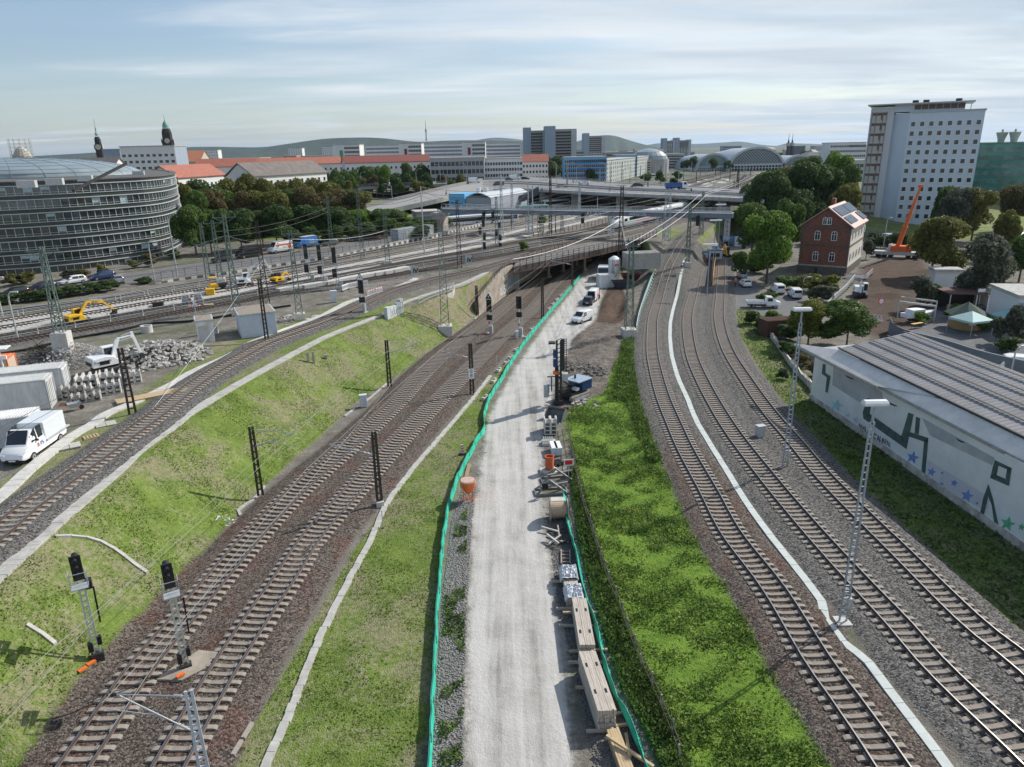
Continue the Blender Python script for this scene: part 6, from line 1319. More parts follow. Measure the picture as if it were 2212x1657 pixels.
for typ,x,y,az,pt,lb in (('estate',1214,404,.02,slv,'silver car driving on the flyover, left part'),('estate',1262,398,pi,M_vwhite,'white car driving on the far lanes of the flyover'),('estate',1379,402,.0,blk,'dark car on the flyover left of the blue dump truck'),('van',1025,394,.1,M_vwhite,'white police-style van at the junction of ramp and flyover'),('minibus',1077,400,pi,gry,'dark grey minibus on the flyover left end'),('hatch',1100,389,0,gry,'grey car far across the junction, left'),('van',1112,387,0,M_vwhite,'white van far across the junction'),('estate',1135,387,0,blk,'black car far across the junction, right')):
 P=G(x,y+1,12.05);vehicle(typ,lb,'car' if typ in('estate','hatch') else 'van',P,az,pt,'car' if typ in('estate','hatch') else 'van','vehicles on the flyover')
def cabtruck(P,az,lab,cabm,bedm,bl=5,cargo=1.4,axles=(.8,2.0,6.4),name='dump_truck',flat=False,group=None,h=2.9,w=2.4):
 r=empty(name,P,az,lab,'truck',group);L=max(axles)+1.4;f=L
 b=MB();b.loft([[(f-2.1,-w/2,.7),(f-2.1,w/2,.7),(f-2.1,w/2,h),(f-2.1,-w/2,h)],[(f-.35,-w/2,.6),(f-.35,w/2,.6),(f-.45,w/2,h-.05),(f-.45,-w/2,h-.05)],[(f,-w/2+.05,.6),(f,w/2-.05,.6),(f-.05,w/2-.05,1.7),(f-.05,-w/2+.05,1.7)]]);b.build('cab',cabm,r,bevel=.04)
 b=MB();b.add([(f-.05,-w/2+.12,1.75),(f-.05,w/2-.12,1.75),(f-.36,w/2-.12,h-.25),(f-.36,-w/2+.12,h-.25)],[(0,1,2,3)]);b.build('windscreen',M_glass,r,fix=False)
 for s in (-1,1): b=MB();b.box((f-1.1,s*(w/2+.01),(h+1.7)/2),(.9,.03,h-2.1));b.build('side_window',M_glass,r)
 b=MB();b.b0(0,f-1.9,-.45,.45,.65,.95);b.build('chassis',M_dark,r)
 b=MB();b.loft([[(.1,-w/2+.1,1.1),(f-2.4,-w/2+.1,1.1),(f-2.4,w/2-.1,1.1),(.1,w/2-.1,1.1)],[(-.2,-w/2,1.1+cargo),(f-2.3,-w/2,1.1+cargo),(f-2.3,w/2,1.1+cargo),(-.2,w/2,1.1+cargo)]],cap=False);b.b0(.1,f-2.4,-w/2+.1,w/2-.1,1.05,1.15);b.build('bed',bedm,r)
 for a in axles:
  for s in (-1,1): inst('wheel',wheel(.5,.3),r,(a+.3,s*(w/2-.16),.5))
 b=MB();b.b0(f-.02,f+.04,-w/2+.1,w/2-.1,.7,1.0);b.build('bumper',M_black,r);return r
cabtruck(G(1437,411,12.05),.04,'blue tipper truck with white cab driving on the flyover',M_vwhite,mat('tipper_blue',(.03,.12,.36),.4,var=.1),axles=(.9,2.2,5.0,6.6))
vehicle('smallvan','small white panel van parked on the pale gravel road','van',GT(1257,695),dirpx(1275,684,1238,697),M_vwhite,'parked_van')
P=GT(1283,647);r=vehicle('van','white van with open rear doors unloading behind the dark jeep','van',P,1.25,M_vwhite,'parked_van',scale=.82);b=MB();b.b0(-3.08,-2.96,-.82,.82,.7,2.35);b.build('open_cargo_bay',M_black,r)
for s in (-1,1): b=MB();b.b0(-3.9,-3.0,s*1.02-.03,s*1.02+.03,.6,2.4);b.build('rear_door',M_vwhite,r)
vehicle('hatch','dark blue jeep with reflective stripes seen from behind on the gravel road','car',GT(1272,656),1.3,nvy,'parked_jeep');
P=GT(1300,578);cabtruck(G(1306,596,0),-1.75,'white mixer truck standing behind the silo under the bridge edge',M_vwhite,M_cont,axles=(.9,2.2,5.4),name='mixer_truck',h=3.0)
P=G(1326,612,0);hh=TOP(P,553);r=empty('silo',P,.3,'white mortar silo on legs beside the white storage container','silo');b=MB();b.lathe((0,0,0),[(.35,1.2),(1.25,2.6),(1.25,hh-.6),(.5,hh-.1),(.3,hh)],16);b.build('tank',M_cont,r,smooth=True);b=MB()
for a in range(4): t=a*pi/2+.6;b.bar((1.15*cos(t),1.15*sin(t),0),(1.15*cos(t),1.15*sin(t),3.0),.12);u=t+pi/2;b.bar((1.15*cos(t),1.15*sin(t),.2),(1.15*cos(u),1.15*sin(u),1.7),.06)
b.build('frame',M_lgrey,r);b=MB();b.tube((0,0,hh-.5),(0,0,hh-.42),1.0,12);b.b0(-.5,.4,-1.3,-1.26,hh-1.9,hh-1.5);b.build('orange_band',M_orange,r);b=MB();b.bar((-.9,-.95,1.5),(-.9,-.95,hh-.5),.05);b.bar((-.6,-1.1,1.5),(-.6,-1.1,hh-.5),.05);b.build('pipes',M_dark,r)
def container(P,az,label,L=3,W_=2.4,Hc=2.5,m=M_cont,door=1,group=None,rib=True,name='storage_container',roofm=None,win=0,cat='container'):
 r=empty(name,P,az,label,cat,group);b=MB()
 def wv(p0,p1,n):
  vs=[];d=V_(p1)-V_(p0);nn=V_((d.y,-d.x,0)).normalized()
  for i in range(n+1): q=V_(p0).lerp(V_(p1),i/n)+nn*(.03 if i%2 else 0);vs+=[q,q+V_((0,0,Hc-.1))]
  b.add(vs,[(2*i,2*i+2,2*i+3,2*i+1) for i in range(n)])
 if rib:
  b.b0(-L/2+.04,L/2-.04,-W_/2+.04,W_/2-.04,.08,Hc-.04)
  for p,q in (((-L/2,-W_/2,.1),(L/2,-W_/2,.1)),((L/2,-W_/2,.1),(L/2,W_/2,.1)),((L/2,W_/2,.1),(-L/2,W_/2,.1)),((-L/2,W_/2,.1),(-L/2,-W_/2,.1))): wv(p,q,int((V_(q)-V_(p)).length/.14)*1)
 else: b.b0(-L/2,L/2,-W_/2,W_/2,.08,Hc-.04)
 b.build('body',m,r,fix=False)
 b=MB()
 for x in (-L/2,L/2):
  for y in (-W_/2,W_/2): b.b0(x-.06,x+.06,y-.06,y+.06,0,Hc)
 for z in (.06,Hc-.06):
  for y in (-W_/2,W_/2): b.b0(-L/2,L/2,y-.05,y+.05,z-.06,z+.06)
  for x in (-L/2,L/2): b.b0(x-.05,x+.05,-W_/2,W_/2,z-.06,z+.06)
 b.build('frame',m if rib else (roofm or M_lgrey),r)
 b=MB();n=int(L/.22)
 for i in range(n): x=-L/2+.1+i*(L-.2)/n;b.b0(x,x+.1,-W_/2+.08,W_/2-.08,Hc-.03,Hc+.035)
 b.build('roof_sheet',roofm or m,r)
 if door:
  for s in (-.5,.5):
   b=MB();b.b0(s-.48,s+.48,-W_/2-.07,-W_/2-.035,.2,Hc-.25) if L<W_+1.5 else b.b0(L/2+.035,L/2+.07,s-.48,s+.48,.2,Hc-.25);d_=b.build('door',m,r)
   b=MB()
   for q in (-.25,.25): b.bar((s+q,-W_/2-.10,.25),(s+q,-W_/2-.10,Hc-.3),.035) if L<W_+1.5 else b.bar((L/2+.10,s+q,.25),(L/2+.10,s+q,Hc-.3),.035)
   b.build('locking_bar',M_galv,d_)
 for i in range(win): x=-L/2+(i+1)*L/(win+1);b=MB();b.b0(x-.45,x+.45,-W_/2-.05,-W_/2+.02,1.0,1.9);b.build('window',M_glass,r)
 return r
container(G(1307,619,0),.15,'small dirty white storage container in front of the silo',3,2.4,2.6)
container(G(1385,578,3.2),.1,'pale flat-roofed hut with graffiti below the bridge abutment',7,4,3.2,m=M_conc,door=0,rib=False,roofm=M_slab,name='service_hut',cat='hut')
def skip(P,az,label,m,k=1):
 r=empty('waste_skip',P,az,label,'skip','waste skips');b=MB();o=[[(-1.3,-.9,.1),(1.3,-.9,.1),(1.3,.9,.1),(-1.3,.9,.1)],[(-2.1*k,-1,1.5),(2.1*k,-1,1.5),(2.1*k,1,1.5),(-2.1*k,1,1.5)],[(-2.0*k,-.93,1.5),(2.0*k,-.93,1.5),(2.0*k,.93,1.5),(-2.0*k,.93,1.5)],[(-1.25,-.8,.5),(1.25,-.8,.5),(1.25,.8,.5),(-1.25,.8,.5)]];b.loft(o);b.build('tub',m,r);b=MB()
 for x in (-1.2,0,1.2): b.bar((x,-1.02,.4),(x,-1.05,1.5),.1)
 b.build('ribs',m,r);b=MB();b.b0(-2.15*k,2.15*k,-1.06,-.94,1.42,1.56);b.b0(-2.15*k,2.15*k,.94,1.06,1.42,1.56);b.build('rim',m,r)
skip(G(1345,622,0),.1,'open dark grey waste skip right of the white container',mat('skip_grey',(.03,.035,.045),.5,var=.2));skip(G(1362,606,0),.1,'open rusty red-brown waste skip behind the dark grey one',mat('skip_red',(.10,.03,.025),.7,var=.3))
def excavator(P,az,label,m,wheels=False,boom=((.6,1.6),(2.6,3.9),(4.6,3.4),(5.6,1.2)),s=1.0,swing=0,cabm=None,name='excavator',txt=None,bucket=True,tdark=True):
 r=empty(name,P,az,label,'digger',sc=s)
 if wheels:
  b=MB();b.b0(-1.9,1.9,-.5,.5,.55,1.0);b.b0(-2.3,-1.9,-1,1,.5,.9);b.build('chassis',M_dark,r)
  for x in (-1.45,1.45):
   for y in (-1.05,1.05): inst('wheel',wheel(.52,.45,True),r,(x,y,.52))
 else:
  for y in (-.95,.95):
   b=MB();pr=[(-1.7,.12),(-1.5,.02),(1.5,.02),(1.7,.12),(1.8,.38),(1.65,.62),(1.4,.72),(-1.4,.72),(-1.65,.62),(-1.8,.38)];b.ext(pr,y-.23,y+.23,'y');t=b.build('crawler_track',mat('crawler_steel',(.09,.085,.08),.8,var=.3),r,bevel=.02)
   b=MB()
   for k in range(5): b.tube((-1.3+k*.65,y-.26,.3),(-1.3+k*.65,y+.26,.3),.17,10)
   b.build('roller',M_dark,t)
  b=MB();b.b0(-1,1,-.8,.8,.35,.8);b.build('chassis',M_dark,r)
 up_=empty('upper_body',(0,0,0));up_.parent=r;up_.rotation_euler=(0,0,swing)
 b=MB();b.ext([(-1.9,.95),(-1.95,1.25),(-1.8,1.95),(-.4,2.05),(.3,1.9),(1.15,1.1),(1.15,.95)],-1.1,.15,'y');b.ext([(-1.9,.95),(-1.95,1.25),(-1.8,1.95),(-.3,2.0),(-.3,.95)],.15,1.1,'y');b.build('housing',m,up_,bevel=.08)
 b=MB();b.b0(-.25,1.2,.3,1.12,.95,2.75);cb=b.build('cab',cabm or m,up_,bevel=.06)
 b=MB();b.b0(-.1,1.08,1.10,1.135,1.5,2.6);b.b0(1.18,1.215,.38,1.04,1.35,2.6);b.b0(-.1,1.08,.285,.32,1.8,2.6);b.build('cab_window',M_glass,cb)
 b=MB();b.b0(-1.2,-.2,-1.14,-1.1,1.2,1.6);b.b0(-1.97,-1.93,-.8,.8,1.1,1.5);b.build('vent_panel',M_black,up_)
 B=[V_((x,-.25,z)) for x,z in boom]
 b=MB();b.bar(B[0],B[1],.28,.42);b.bar(B[1],B[2],.26,.36);b.build('boom',m,up_,bevel=.03);b=MB();b.bar(B[2]+(B[2]-B[3]).normalized()*.5,B[3],.22,.3);st=b.build('stick',m,up_,bevel=.03)
 b=MB();b.tube(B[0]+V_((.3,.2,.0)),B[0].lerp(B[1],.75)+V_((0,.2,0)),.06,8);b.tube(B[1].lerp(B[2],.3)+V_((0,0,.3)),B[2]+V_((.1,0,.45)),.06,8);b.build('hydraulic_ram',M_galv,up_)
 if bucket: e=B[3];b=MB();b.ext([(e.x-.1,e.z+.1),(e.x+.25,e.z-.1),(e.x+.15,e.z-.75),(e.x-.55,e.z-.9),(e.x-.75,e.z-.55),(e.x-.3,e.z-.5)],-.75,.25,'y');b.build('bucket',M_dark,up_)
 if txt: text(up_,txt[0],(-.9,-1.16,1.55),(1,0,0),.4,M_black,'lettering',.004);text(up_,txt[0],((B[1].x+B[2].x)/2,-.40,(B[1].z+B[2].z)/2+.02),(B[2]-B[1]),.26,M_black,'lettering',.004,ndir=(0,-1,0))
 return r
P=GT(170,702);excavator(P,rd+.08,'yellow wheeled digger reaching right over the new track',M_yellow,True,((.5,1.8),(1.9,3.7),(4.6,3.2),(6.4,1.5)),.82,0,txt=('LIEBHERR',))
P=GT(530,620);excavator(P,.35,'white crawler digger with raised boom on the new pale track',M_vwhite,False,((.5,1.8),(1.5,3.8),(4.2,5.0),(5.4,2.2)),.88,.1,txt=('Bautechnik',))
P=GT(603,614);excavator(P,rd+.15,'yellow and black mini digger right of the white crawler digger',M_yellow,False,((.5,1.4),(1.6,2.6),(2.8,2.4),(3.4,1.0)),.72,0,cabm=M_black)
P=GT(238,803);excavator(P,.55,'white compact digger with its back to the camera at the rubble pile',M_vwhite,False,((.5,1.6),(1.2,3.4),(2.9,3.5),(3.4,1.4)),1.0,.3,txt=('Bautechnik',))
P=G(1562,556,0);excavator(P,-1.45,'yellow wheeled digger standing on the siding behind the orange plank fence',M_yellow,True,((.5,1.8),(1.3,3.4),(2.0,2.2),(2.8,.9)),1.0,0,cabm=M_dark)
P=GT(1857,640);excavator(P,-1.9,'white mini digger in the dark dug-up street beyond the maple',M_vwhite,False,((.5,1.5),(1.2,3.0),(1.8,3.0),(2.1,1.0)),.95,0)
P=GT(470,628);r=empty('site_dumper',P,.4,'small yellow dumper with canopy beside the yellow box','machine');b=MB();b.b0(-1.2,.2,-.6,.6,.5,1.2);b.b0(-1.2,-.9,-.5,.5,1.2,1.6);b.build('body',M_yellow,r,bevel=.04);b=MB();b.b0(-1.1,.1,-.6,.6,2.3,2.4);b.build('canopy',M_yellow,r)
b=MB()
for x in(-1.0,0):
 for y in (-.5,.5): b.bar((x,y,1.2),(x,y,2.3),.05)
b.build('canopy_post',M_dark,r);b=MB();b.loft([[(.4,-.5,.6),(1.4,-.5,.6),(1.4,.5,.6),(.4,.5,.6)],[(.2,-.7,1.3),(1.8,-.7,1.3),(1.8,.7,1.3),(.2,.7,1.3)]]);b.build('hopper',M_dark,r)
for x in (-.7,.9):
 for y in (-.65,.65): inst('wheel',wheel(.35,.25,True),r,(x,y,.35))
def crate(P,d,az,label,m,name='box',cat='box',lid=True,lm=None,group=None):
 r=empty(name,P,az,label,cat,group);b=MB();b.b0(-d[0]/2,d[0]/2,-d[1]/2,d[1]/2,.05,d[2]);b.build('body',m,r,bevel=.02)
 if lid: b=MB();b.b0(-d[0]/2-.04,d[0]/2+.04,-d[1]/2-.04,d[1]/2+.04,d[2],d[2]+.07);b.build('lid',lm or m,r)
 b=MB();b.b0(-d[0]/2+.1,-d[0]/2+.2,-d[1]/2,d[1]/2,0,.06);b.b0(d[0]/2-.2,d[0]/2-.1,-d[1]/2,d[1]/2,0,.06);b.build('feet',M_dark,r);return r
crate(GT(456,640),(1.3,1.1,1.2),.3,'bright yellow site box beside the double gas bottle racks',M_yellow)
for i,x in enumerate((404,430)):
 P=GT(x,658-i*3);r=empty('gas_bottle_rack',P,.35,['left','right'][i]+' one of two grey steel racks holding gas bottles','rack','gas bottle racks');b=MB();b.b0(-.55,.55,-.45,.45,.05,.15);b.b0(-.6,.6,-.5,-.45,.05,.9);b.b0(-.6,-.55,-.5,.5,.05,1.0);b.b0(.55,.6,-.5,.5,.05,1.0);b.build('rack',M_galv,r)
 for k in range(4):
  for j in range(2): b=MB();b.tube((-.4+k*.27,-.2+j*.35,.15),(-.4+k*.27,-.2+j*.35,1.5),.11,10);b.tube((-.4+k*.27,-.2+j*.35,1.5),(-.4+k*.27,-.2+j*.35,1.65),.05,8);b.build('gas_bottle',M_lgrey,r)
def sleeper_stack(P,az,label,nx,nz):
 r=empty('sleeper_stack',P,az,label,'stack');me=sleeper_mesh(M_sleepw)
 for k in range(nz):
  for i in range(nx-k%2): inst('sleeper',me,r,(0,0,0)).location=((i-nx/2)*.32+.16*(k%2),0,k*.22)
sleeper_stack(GT(460,652-14),rd,'stack of pale concrete sleepers behind the gas bottle racks',9,3)
crate(GT(452,664),(1.3,.9,.5),.3,'low pale timber crate in front of the sleeper stack',M_wood,lid=False);crate(GT(343,663),(1.5,1.0,.8),.3,'dark wooden crate left of the gas bottle racks',mat('dark_crate',(.06,.045,.035),.9),lid=False)
def train():
 L=resample([p for p in Y2 if p.y>150],.5);s0=min(range(len(L)),key=lambda i:abs(PR(L[i])[0]-1322));path=L[s0:];r=empty('high_speed_train',(0,0,0));tag(r,'white high speed train with red stripe and dark window band entering the bridge','train')
 wt=mat('train_white',(.76,.77,.78),.25,var=.03,spec=.6);gl_=mat('train_window',(.015,.018,.02),.08,var=.2,spec=.8);CL=25.5;n=0;N=5;tl=len(path)*.5
 def fr(s): i=min(int(s/.5),len(path)-2);p=path[i].lerp(path[i+1],(s/.5)%1);d=(path[i+1]-path[i]);d.z=0;d.normalize();return p,d,V_((d.y,-d.x,0))
 def ring(s,w=1.42,h=3.75,zb=.75,off=0):
  p,d,nn=fr(s);o=[]
  for a,z in ((-w*.86,zb),(-w,zb+.4),(-w,2.2),(-w*.94,h*.86),(-w*.72,h*.97),(-w*.3,h),(w*.3,h),(w*.72,h*.97),(w*.94,h*.86),(w,2.2),(w,zb+.4),(w*.86,zb)): o.append(p+nn*a+V_((0,0,z+.3)))
  return o
 s=0;c=0
 while s+CL<tl and c<8:
  car=empty('coach',(0,0,0));car.parent=r;R=[]
  ks=np.linspace(0,CL-.5,26)
  for k in ks:
   if c==0 and k<6: t=k/6;w=1.42*(.45+.55*t**.5);h=1.9+(3.75-1.9)*(t**.62);R.append(ring(s+k,w,h,.6+.15*t))
   else: R.append(ring(s+k))
  b=MB();b.loft(R);b.build('body',wt,car,smooth=True)
  def band(s0_,s1_,z0,z1,m,nm,o=1.45):
   for sg in (-1,1):
    b=MB();q=[]
    for k in np.linspace(s0_,s1_,max(2,int((s1_-s0_)/1.5))): p,d,nn=fr(k);f0=1 if z0<2.2 else 1-(z0-2.2)*.055;f1=1 if z1<2.2 else 1-(z1-2.2)*.055;q.append([p+nn*sg*o*f0+V_((0,0,z0+.3)),p+nn*sg*o*f1+V_((0,0,z1+.3)),p+nn*sg*(o-.05)*f1+V_((0,0,z1+.3)),p+nn*sg*(o-.05)*f0+V_((0,0,z0+.3))])
    b.loft(q);b.build(nm,m,car)
  a=7 if c==0 else 2.3
  band(s+a,s+CL-3.5,2.0,2.75,gl_,'window_band');band(s+(11 if c==0 else .6),s+CL-.9,1.45,1.62,M_red,'red_stripe')
  if c==0: band(s+4.5,s+6.3,1.9,2.6,gl_,'window_band',1.42);band(s+5.8,s+10.2,1.5,1.64,mat('green_stripe',(.05,.45,.15),.5),'green_stripe')
  band(s+CL-2.9,s+CL-2.2,1.0,2.8,mat('door_grey',(.30,.31,.32),.4),'door');
  if c==0:
   b=MB();q=[]
   for t,w in ((.18,.5),(.34,.72),(.52,.80)):
    k=6*t;p,d,nn=fr(s+k);h=1.9+(3.75-1.9)*(t**.62)+.33;q.append([p+nn*(-w)+V_((0,0,h-.12)),p+nn*(-w*.5)+V_((0,0,h+.0)),p+nn*(w*.5)+V_((0,0,h+.0)),p+nn*w+V_((0,0,h-.12))])
   b.loft(q,close=False,cap=False);b.build('windscreen',gl_,car)
  for k in (3.5,CL-3.5):
   p,d,nn=fr(s+k);b=MB();b.box((p.x,p.y,p.z+.72),(3.6,2.3,.7),atan2(d.y,d.x));b.build('bogie',M_dark,car)
  p,d,nn=fr(s+CL-.25);b=MB();b.box((p.x,p.y,p.z+2.3),(.7,2.5,2.9),atan2(d.y,d.x));b.build('gangway',M_dark,car)
  if c in (1,4): p,d,nn=fr(s+5);b=MB();b.bar(p-d*1.5+V_((0,0,4.15)),p+d*1.5+V_((0,0,4.3)),.6,.15);b.bar(p-d*.8+V_((0,0,4.3)),p+d*.3+V_((0,0,5.0)),.1);b.build('pantograph',M_dark,car)
  s+=CL;c+=1
train()
def bus(P,az,label,m,group='buses in the bus yard',L=12):
 r=empty('bus',P,az,label,'bus',group);b=MB();b.b0(-L/2,L/2,-1.25,1.25,.35,3.0);b.build('body',m,r,bevel=.12)
 for s in (-1,1): b=MB();b.b0(-L/2+.4,L/2-.4,s*1.26-.02,s*1.26+.02,1.3,2.4);b.build('window_band',M_glass,r)
 for x in (-L/2,L/2): b=MB();b.b0(x-.03,x+.03,-1.1,1.1,1.2,2.6);b.build('windscreen',M_glass,r)
 for x in (-L/2+2.5,L/2-2.5):
  for s in (-1,1): inst('wheel',wheel(.48,.3),r,(x,s*1.12,.48))
for i,(x,y,mm,lb) in enumerate(((1005,490-3,M_vwhite,'white bus parked at the left of the depot front'),(1080,483,M_vwhite,'white bus with dark windows right of the depot hall'),(1150,462,mat('bus_teal',(.12,.34,.30),.4),'teal-roofed long bus under the flyover'),(1200,448,M_vwhite,'white bus farther right under the flyover'),(1405,385,M_vwhite,'white bus at the stop behind the flyover'))):
 P=G(x,y,5.6);bus(P,.55 if i<4 else .3,lb,mm)
for i in range(14):
 x=1112+(i%5)*15+ru_(-2,2);y=452+(i//5)*7-(i%5)*3;vehicle('estate','parked car in the crowded lot beside the covered stairs','car',G(x,y,5.6),.6,random.choice((blk,slv,gry,mat('car_red',(.5,.03,.03),.25),M_vwhite)),'parked_car','cars in the lot by the covered stairs')
P=GT(775+0,530);P=G((1200+1430*.3165)/1.852,(850+300*.3165)/1.852+6,6.0);r=container(P,rd+.02,'grey container with a painted mural beside the road',13,2.6,3.0,m=mat('container_bluegrey',(.30,.34,.38),.5,var=.08),rib=False,roofm=M_lgrey);b=MB();b.b0(-3.8,6.4,-1.36,-1.32,.25,2.75);b.build('mural',mat('mural_collage',(.30,.42,.48),.6,var=.5,scale=1.2,col2=(.65,.66,.62)),r)
def hut(P,az,d,label,m,gravel=True,group=None):
 r=empty('equipment_hut',P,az,label,'hut',group);b=MB();b.b0(-d[0]/2,d[0]/2,-d[1]/2,d[1]/2,0,d[2]);b.build('wall',m,r,bevel=.02);b=MB();b.b0(-d[0]/2-.12,d[0]/2+.12,-d[1]/2-.12,d[1]/2+.12,d[2],d[2]+.22);rf=b.build('roof',M_lgrey,r);b=MB();b.b0(-d[0]/2+.05,d[0]/2-.05,-d[1]/2+.05,d[1]/2-.05,d[2]+.2,d[2]+.24);b.build('roof_gravel',mat('tan_gravel',(.26,.22,.18),.95,var=.3,scale=6),rf);return r
P=GT(447,738);r=hut(P,.42,(1.9,3.0,2.9),'tall narrow white equipment hut with a warning triangle',M_cont);b=MB();b.b0(-.8,.4,-1.56,-1.5,.1,2.4);b.build('door',M_lgrey,r);b=MB();b.ext([(-.2,1.9),(.1,1.9),(-.05,2.2)],-1.6,-1.57,'y');b.build('warning_sign',M_yellow,r)
P=GT(556,718);r=hut(P,.45,(4.4,5.2,2.9),'wider pale blue-grey equipment hut with a flat gravel roof',mat('bluish_hut',(.50,.56,.64),.6,var=.06,grime=.2));b=MB();b.b0(2.2,2.24,-2.5,2.5,.1,2.8);b.build('white_side',M_cont,r)
container(GT(20,885),.33,'white site office container with ribbed grey roof, front one of the pair',7.5,2.6,2.9,m=M_cont,rib=False,roofm=M_lgrey,name='office_container',group='white site containers');container(GT(45,858),.33,'white site office container with small window, rear one of the pair',8.5,2.6,2.9,m=M_cont,rib=False,roofm=M_lgrey,name='office_container',group='white site containers')
container(GT(8,958),.35,'dirty white ribbed shipping container with an open door behind the crew cab truck',5.5,2.4,2.5,m=M_cont,name='shipping_container',group='white site containers')
container(GT(2,835),.3,'tall beige and orange container at the left frame edge',3,2.4,3.2,m=mat('beige_container',(.50,.40,.30),.6,var=.1),rib=False,roofm=M_orange,name='site_container')
P=GT(78,975);az=dirpx(112,944,48,988,4.6);r=vehicle('van','white crew cab truck with tarpaulin box and RPS lettering','truck',P,az,M_vwhite,'crew_cab_truck',wins=((3.2,3.85),(4.0,4.75)))
for c in list(r.children):
 if c.name.startswith('body'):
  me=c.data
  for v in me.vertices:
   if v.co.x<-.1: v.co.z=min(v.co.z,1.0)
   elif v.co.z>2.2: v.co.z=2.3
b=MB();b.b0(-3.0,-.0,-1.02,1.02,1.0,2.45);o=b.build('tarpaulin_box',mat('grey_tarp_cover',(.62,.66,.69),.5,var=.04),r,bevel=.06);b=MB();b.b0(-3.3,0,-1.14,1.14,.92,1.02);b.build('bed_frame',M_lgrey,r)
text(r,'R',(1.05,1.03,1.0),(-1,0,0),.5,M_red,'lettering',.004);text(r,'PS',(.55,1.03,1.0),(-1,0,0),.5,M_blue,'lettering',.004)
def ch_mesh(m,L=1.0,w=.62,h=.42):
 b=MB();t=.09;b.loft([[(x,-L/2,z) for x,z in ((-w/2,0),(w/2,0),(w/2,h),(w/2-t,h),(w/2-t*1.3,t),(-w/2+t*1.3,t),(-w/2+t,h),(-w/2,h))],[(x,L/2,z) for x,z in ((-w/2,0),(w/2,0),(w/2,h),(w/2-t,h),(w/2-t*1.3,t),(-w/2+t*1.3,t),(-w/2+t,h),(-w/2,h))]]);o=b.build('channel',m);me=o.data;bpy.data.objects.remove(o);return me
CH=ch_mesh(M_clight);CH2=ch_mesh(M_conc)
def ch_stack(P,az,label,nx,ny,nz,me=None,L=1.02):
 r=empty('channel_stack',P,az,label,'stack','stacks of concrete channels')
 for k in range(nz):
  for i in range(nx):
   for j in range(ny):
    if k==nz-1 and random.random()<.12: continue
    inst('channel',me or CH,r,((i-(nx-1)/2)*.63,(j-(ny-1)/2)*L,k*.44),ru_(-.02,.02))
ch_stack(GT(225,852),.45,'pale concrete channels stacked below the dark ladder mast, front stack',5,1,3);ch_stack(GT(250,835),.45,'pale concrete channels in the tallest stack beside the ladder mast',4,2,4);ch_stack(GT(278,828),.45,'pale concrete slabs and channels at the right of the big stack',4,1,3);ch_stack(GT(160,858),.4,'darker concrete channels stacked left of the pale ones',3,1,3,CH2);ch_stack(GT(190,835),.4,'grey concrete channels in the middle behind the digger',3,2,3);ch_stack(GT(188,866),.4,'low front stack of grey channels next to the weeds',4,1,2,CH2);ch_stack(GT(135,850),.6,'low flat pile of grey channels nearest the pallets',4,1,2,CH2)
crate(GT(122,824),(1.8,1.3,1.4),.5,'grey steel tool box near the attachment buckets',M_lgrey);
P=GT(85,845);r=empty('pallet_stack',P,.4,'stack of old wooden pallets left of the concrete channels','stack');
for k in range(6): b=MB();z=k*.16;[b.b0(-.6,.6,y-.05,y+.05,z,z+.1) for y in (-.36,0,.36)];[b.b0(x-.05,x+.05,-.4,.4,z+.1,z+.125) for x in (-.5,-.25,0,.25,.5)];b.build('pallet',M_woodg,r)
b=MB();P=GT(330,858);r=empty('timber_stack',P,.62,'stack of long pale wooden boards beside the cable trough','timber');
for k in range(3):
 for i in range(5): b=MB();b.b0(-3.2,3.2,-.75+i*.3,-.47+i*.3,k*.1,k*.1+.08);b.build('board',M_wood,r)
def heap(P,label,n,rad,hgt,m,size=(.15,.5),cat='pile',name='rubble_pile',flat=1.0,az=0,asp=1.0,kind=None):
 b=MB()
 for _ in range(n):
  q=random.random()**.6;t=ru_(0,2*pi);x,y=q*rad*cos(t)*asp,q*rad*sin(t);x,y=x*cos(az)-y*sin(az),x*sin(az)+y*cos(az);s=ru_(*size);z=T(P.x+x,P.y+y)+hgt*(1-q**1.5)*ru_(.5,1.0)
  a=ru_(0,pi);vs=[];
  for sz in (-1,1):
   for sx,sy in ((-1,-1),(1,-1),(1,1),(-1,1)): k=ru_(.6,1.1);vs.append(V_((sx*s*k,sy*s*k*.7,sz*s*.4*flat*k)))
  M3=Matrix.Rotation(ru_(-.8,.8),3,'X')@Matrix.Rotation(a,3,'Z');b.add([M3@v+V_((P.x+x,P.y+y,z)) for v in vs],[(0,3,2,1),(4,5,6,7),(0,1,5,4),(1,2,6,5),(2,3,7,6),(3,0,4,7)])
 return tag(b.build(name,m),label,cat,kind=kind)
heap(GT(340,772),'long heap of broken concrete rubble in the site yard',520,3.0,1.1,M_rubble,(.08,.36),asp=2.0,az=.6,kind='stuff');heap(GT(158,778),'pale gravel heap below the green mast',700,3.6,1.5,mat('pale_gravel',(.42,.42,.41),.95,var=.3,scale=8),(.05,.14),name='gravel_pile',asp=1.5,kind='stuff')
heap(GT(1262,880-6),'scattered stones in the weeds beside the gravel road',26,1.6,.3,M_rubble,(.1,.3),asp=1.2);heap(GT(1262,800),'dark grey spoil clods behind the drilling rig',260,2.4,.3,M_earth,(.08,.3),name='spoil_pile',asp=1.3,kind='stuff');heap(GT(490,1126),'small scatter of pale rubbish at the edge of the cutting ballast',20,.8,.1,M_white,(.05,.14),name='litter')
b=MB();c=GT(90,770)
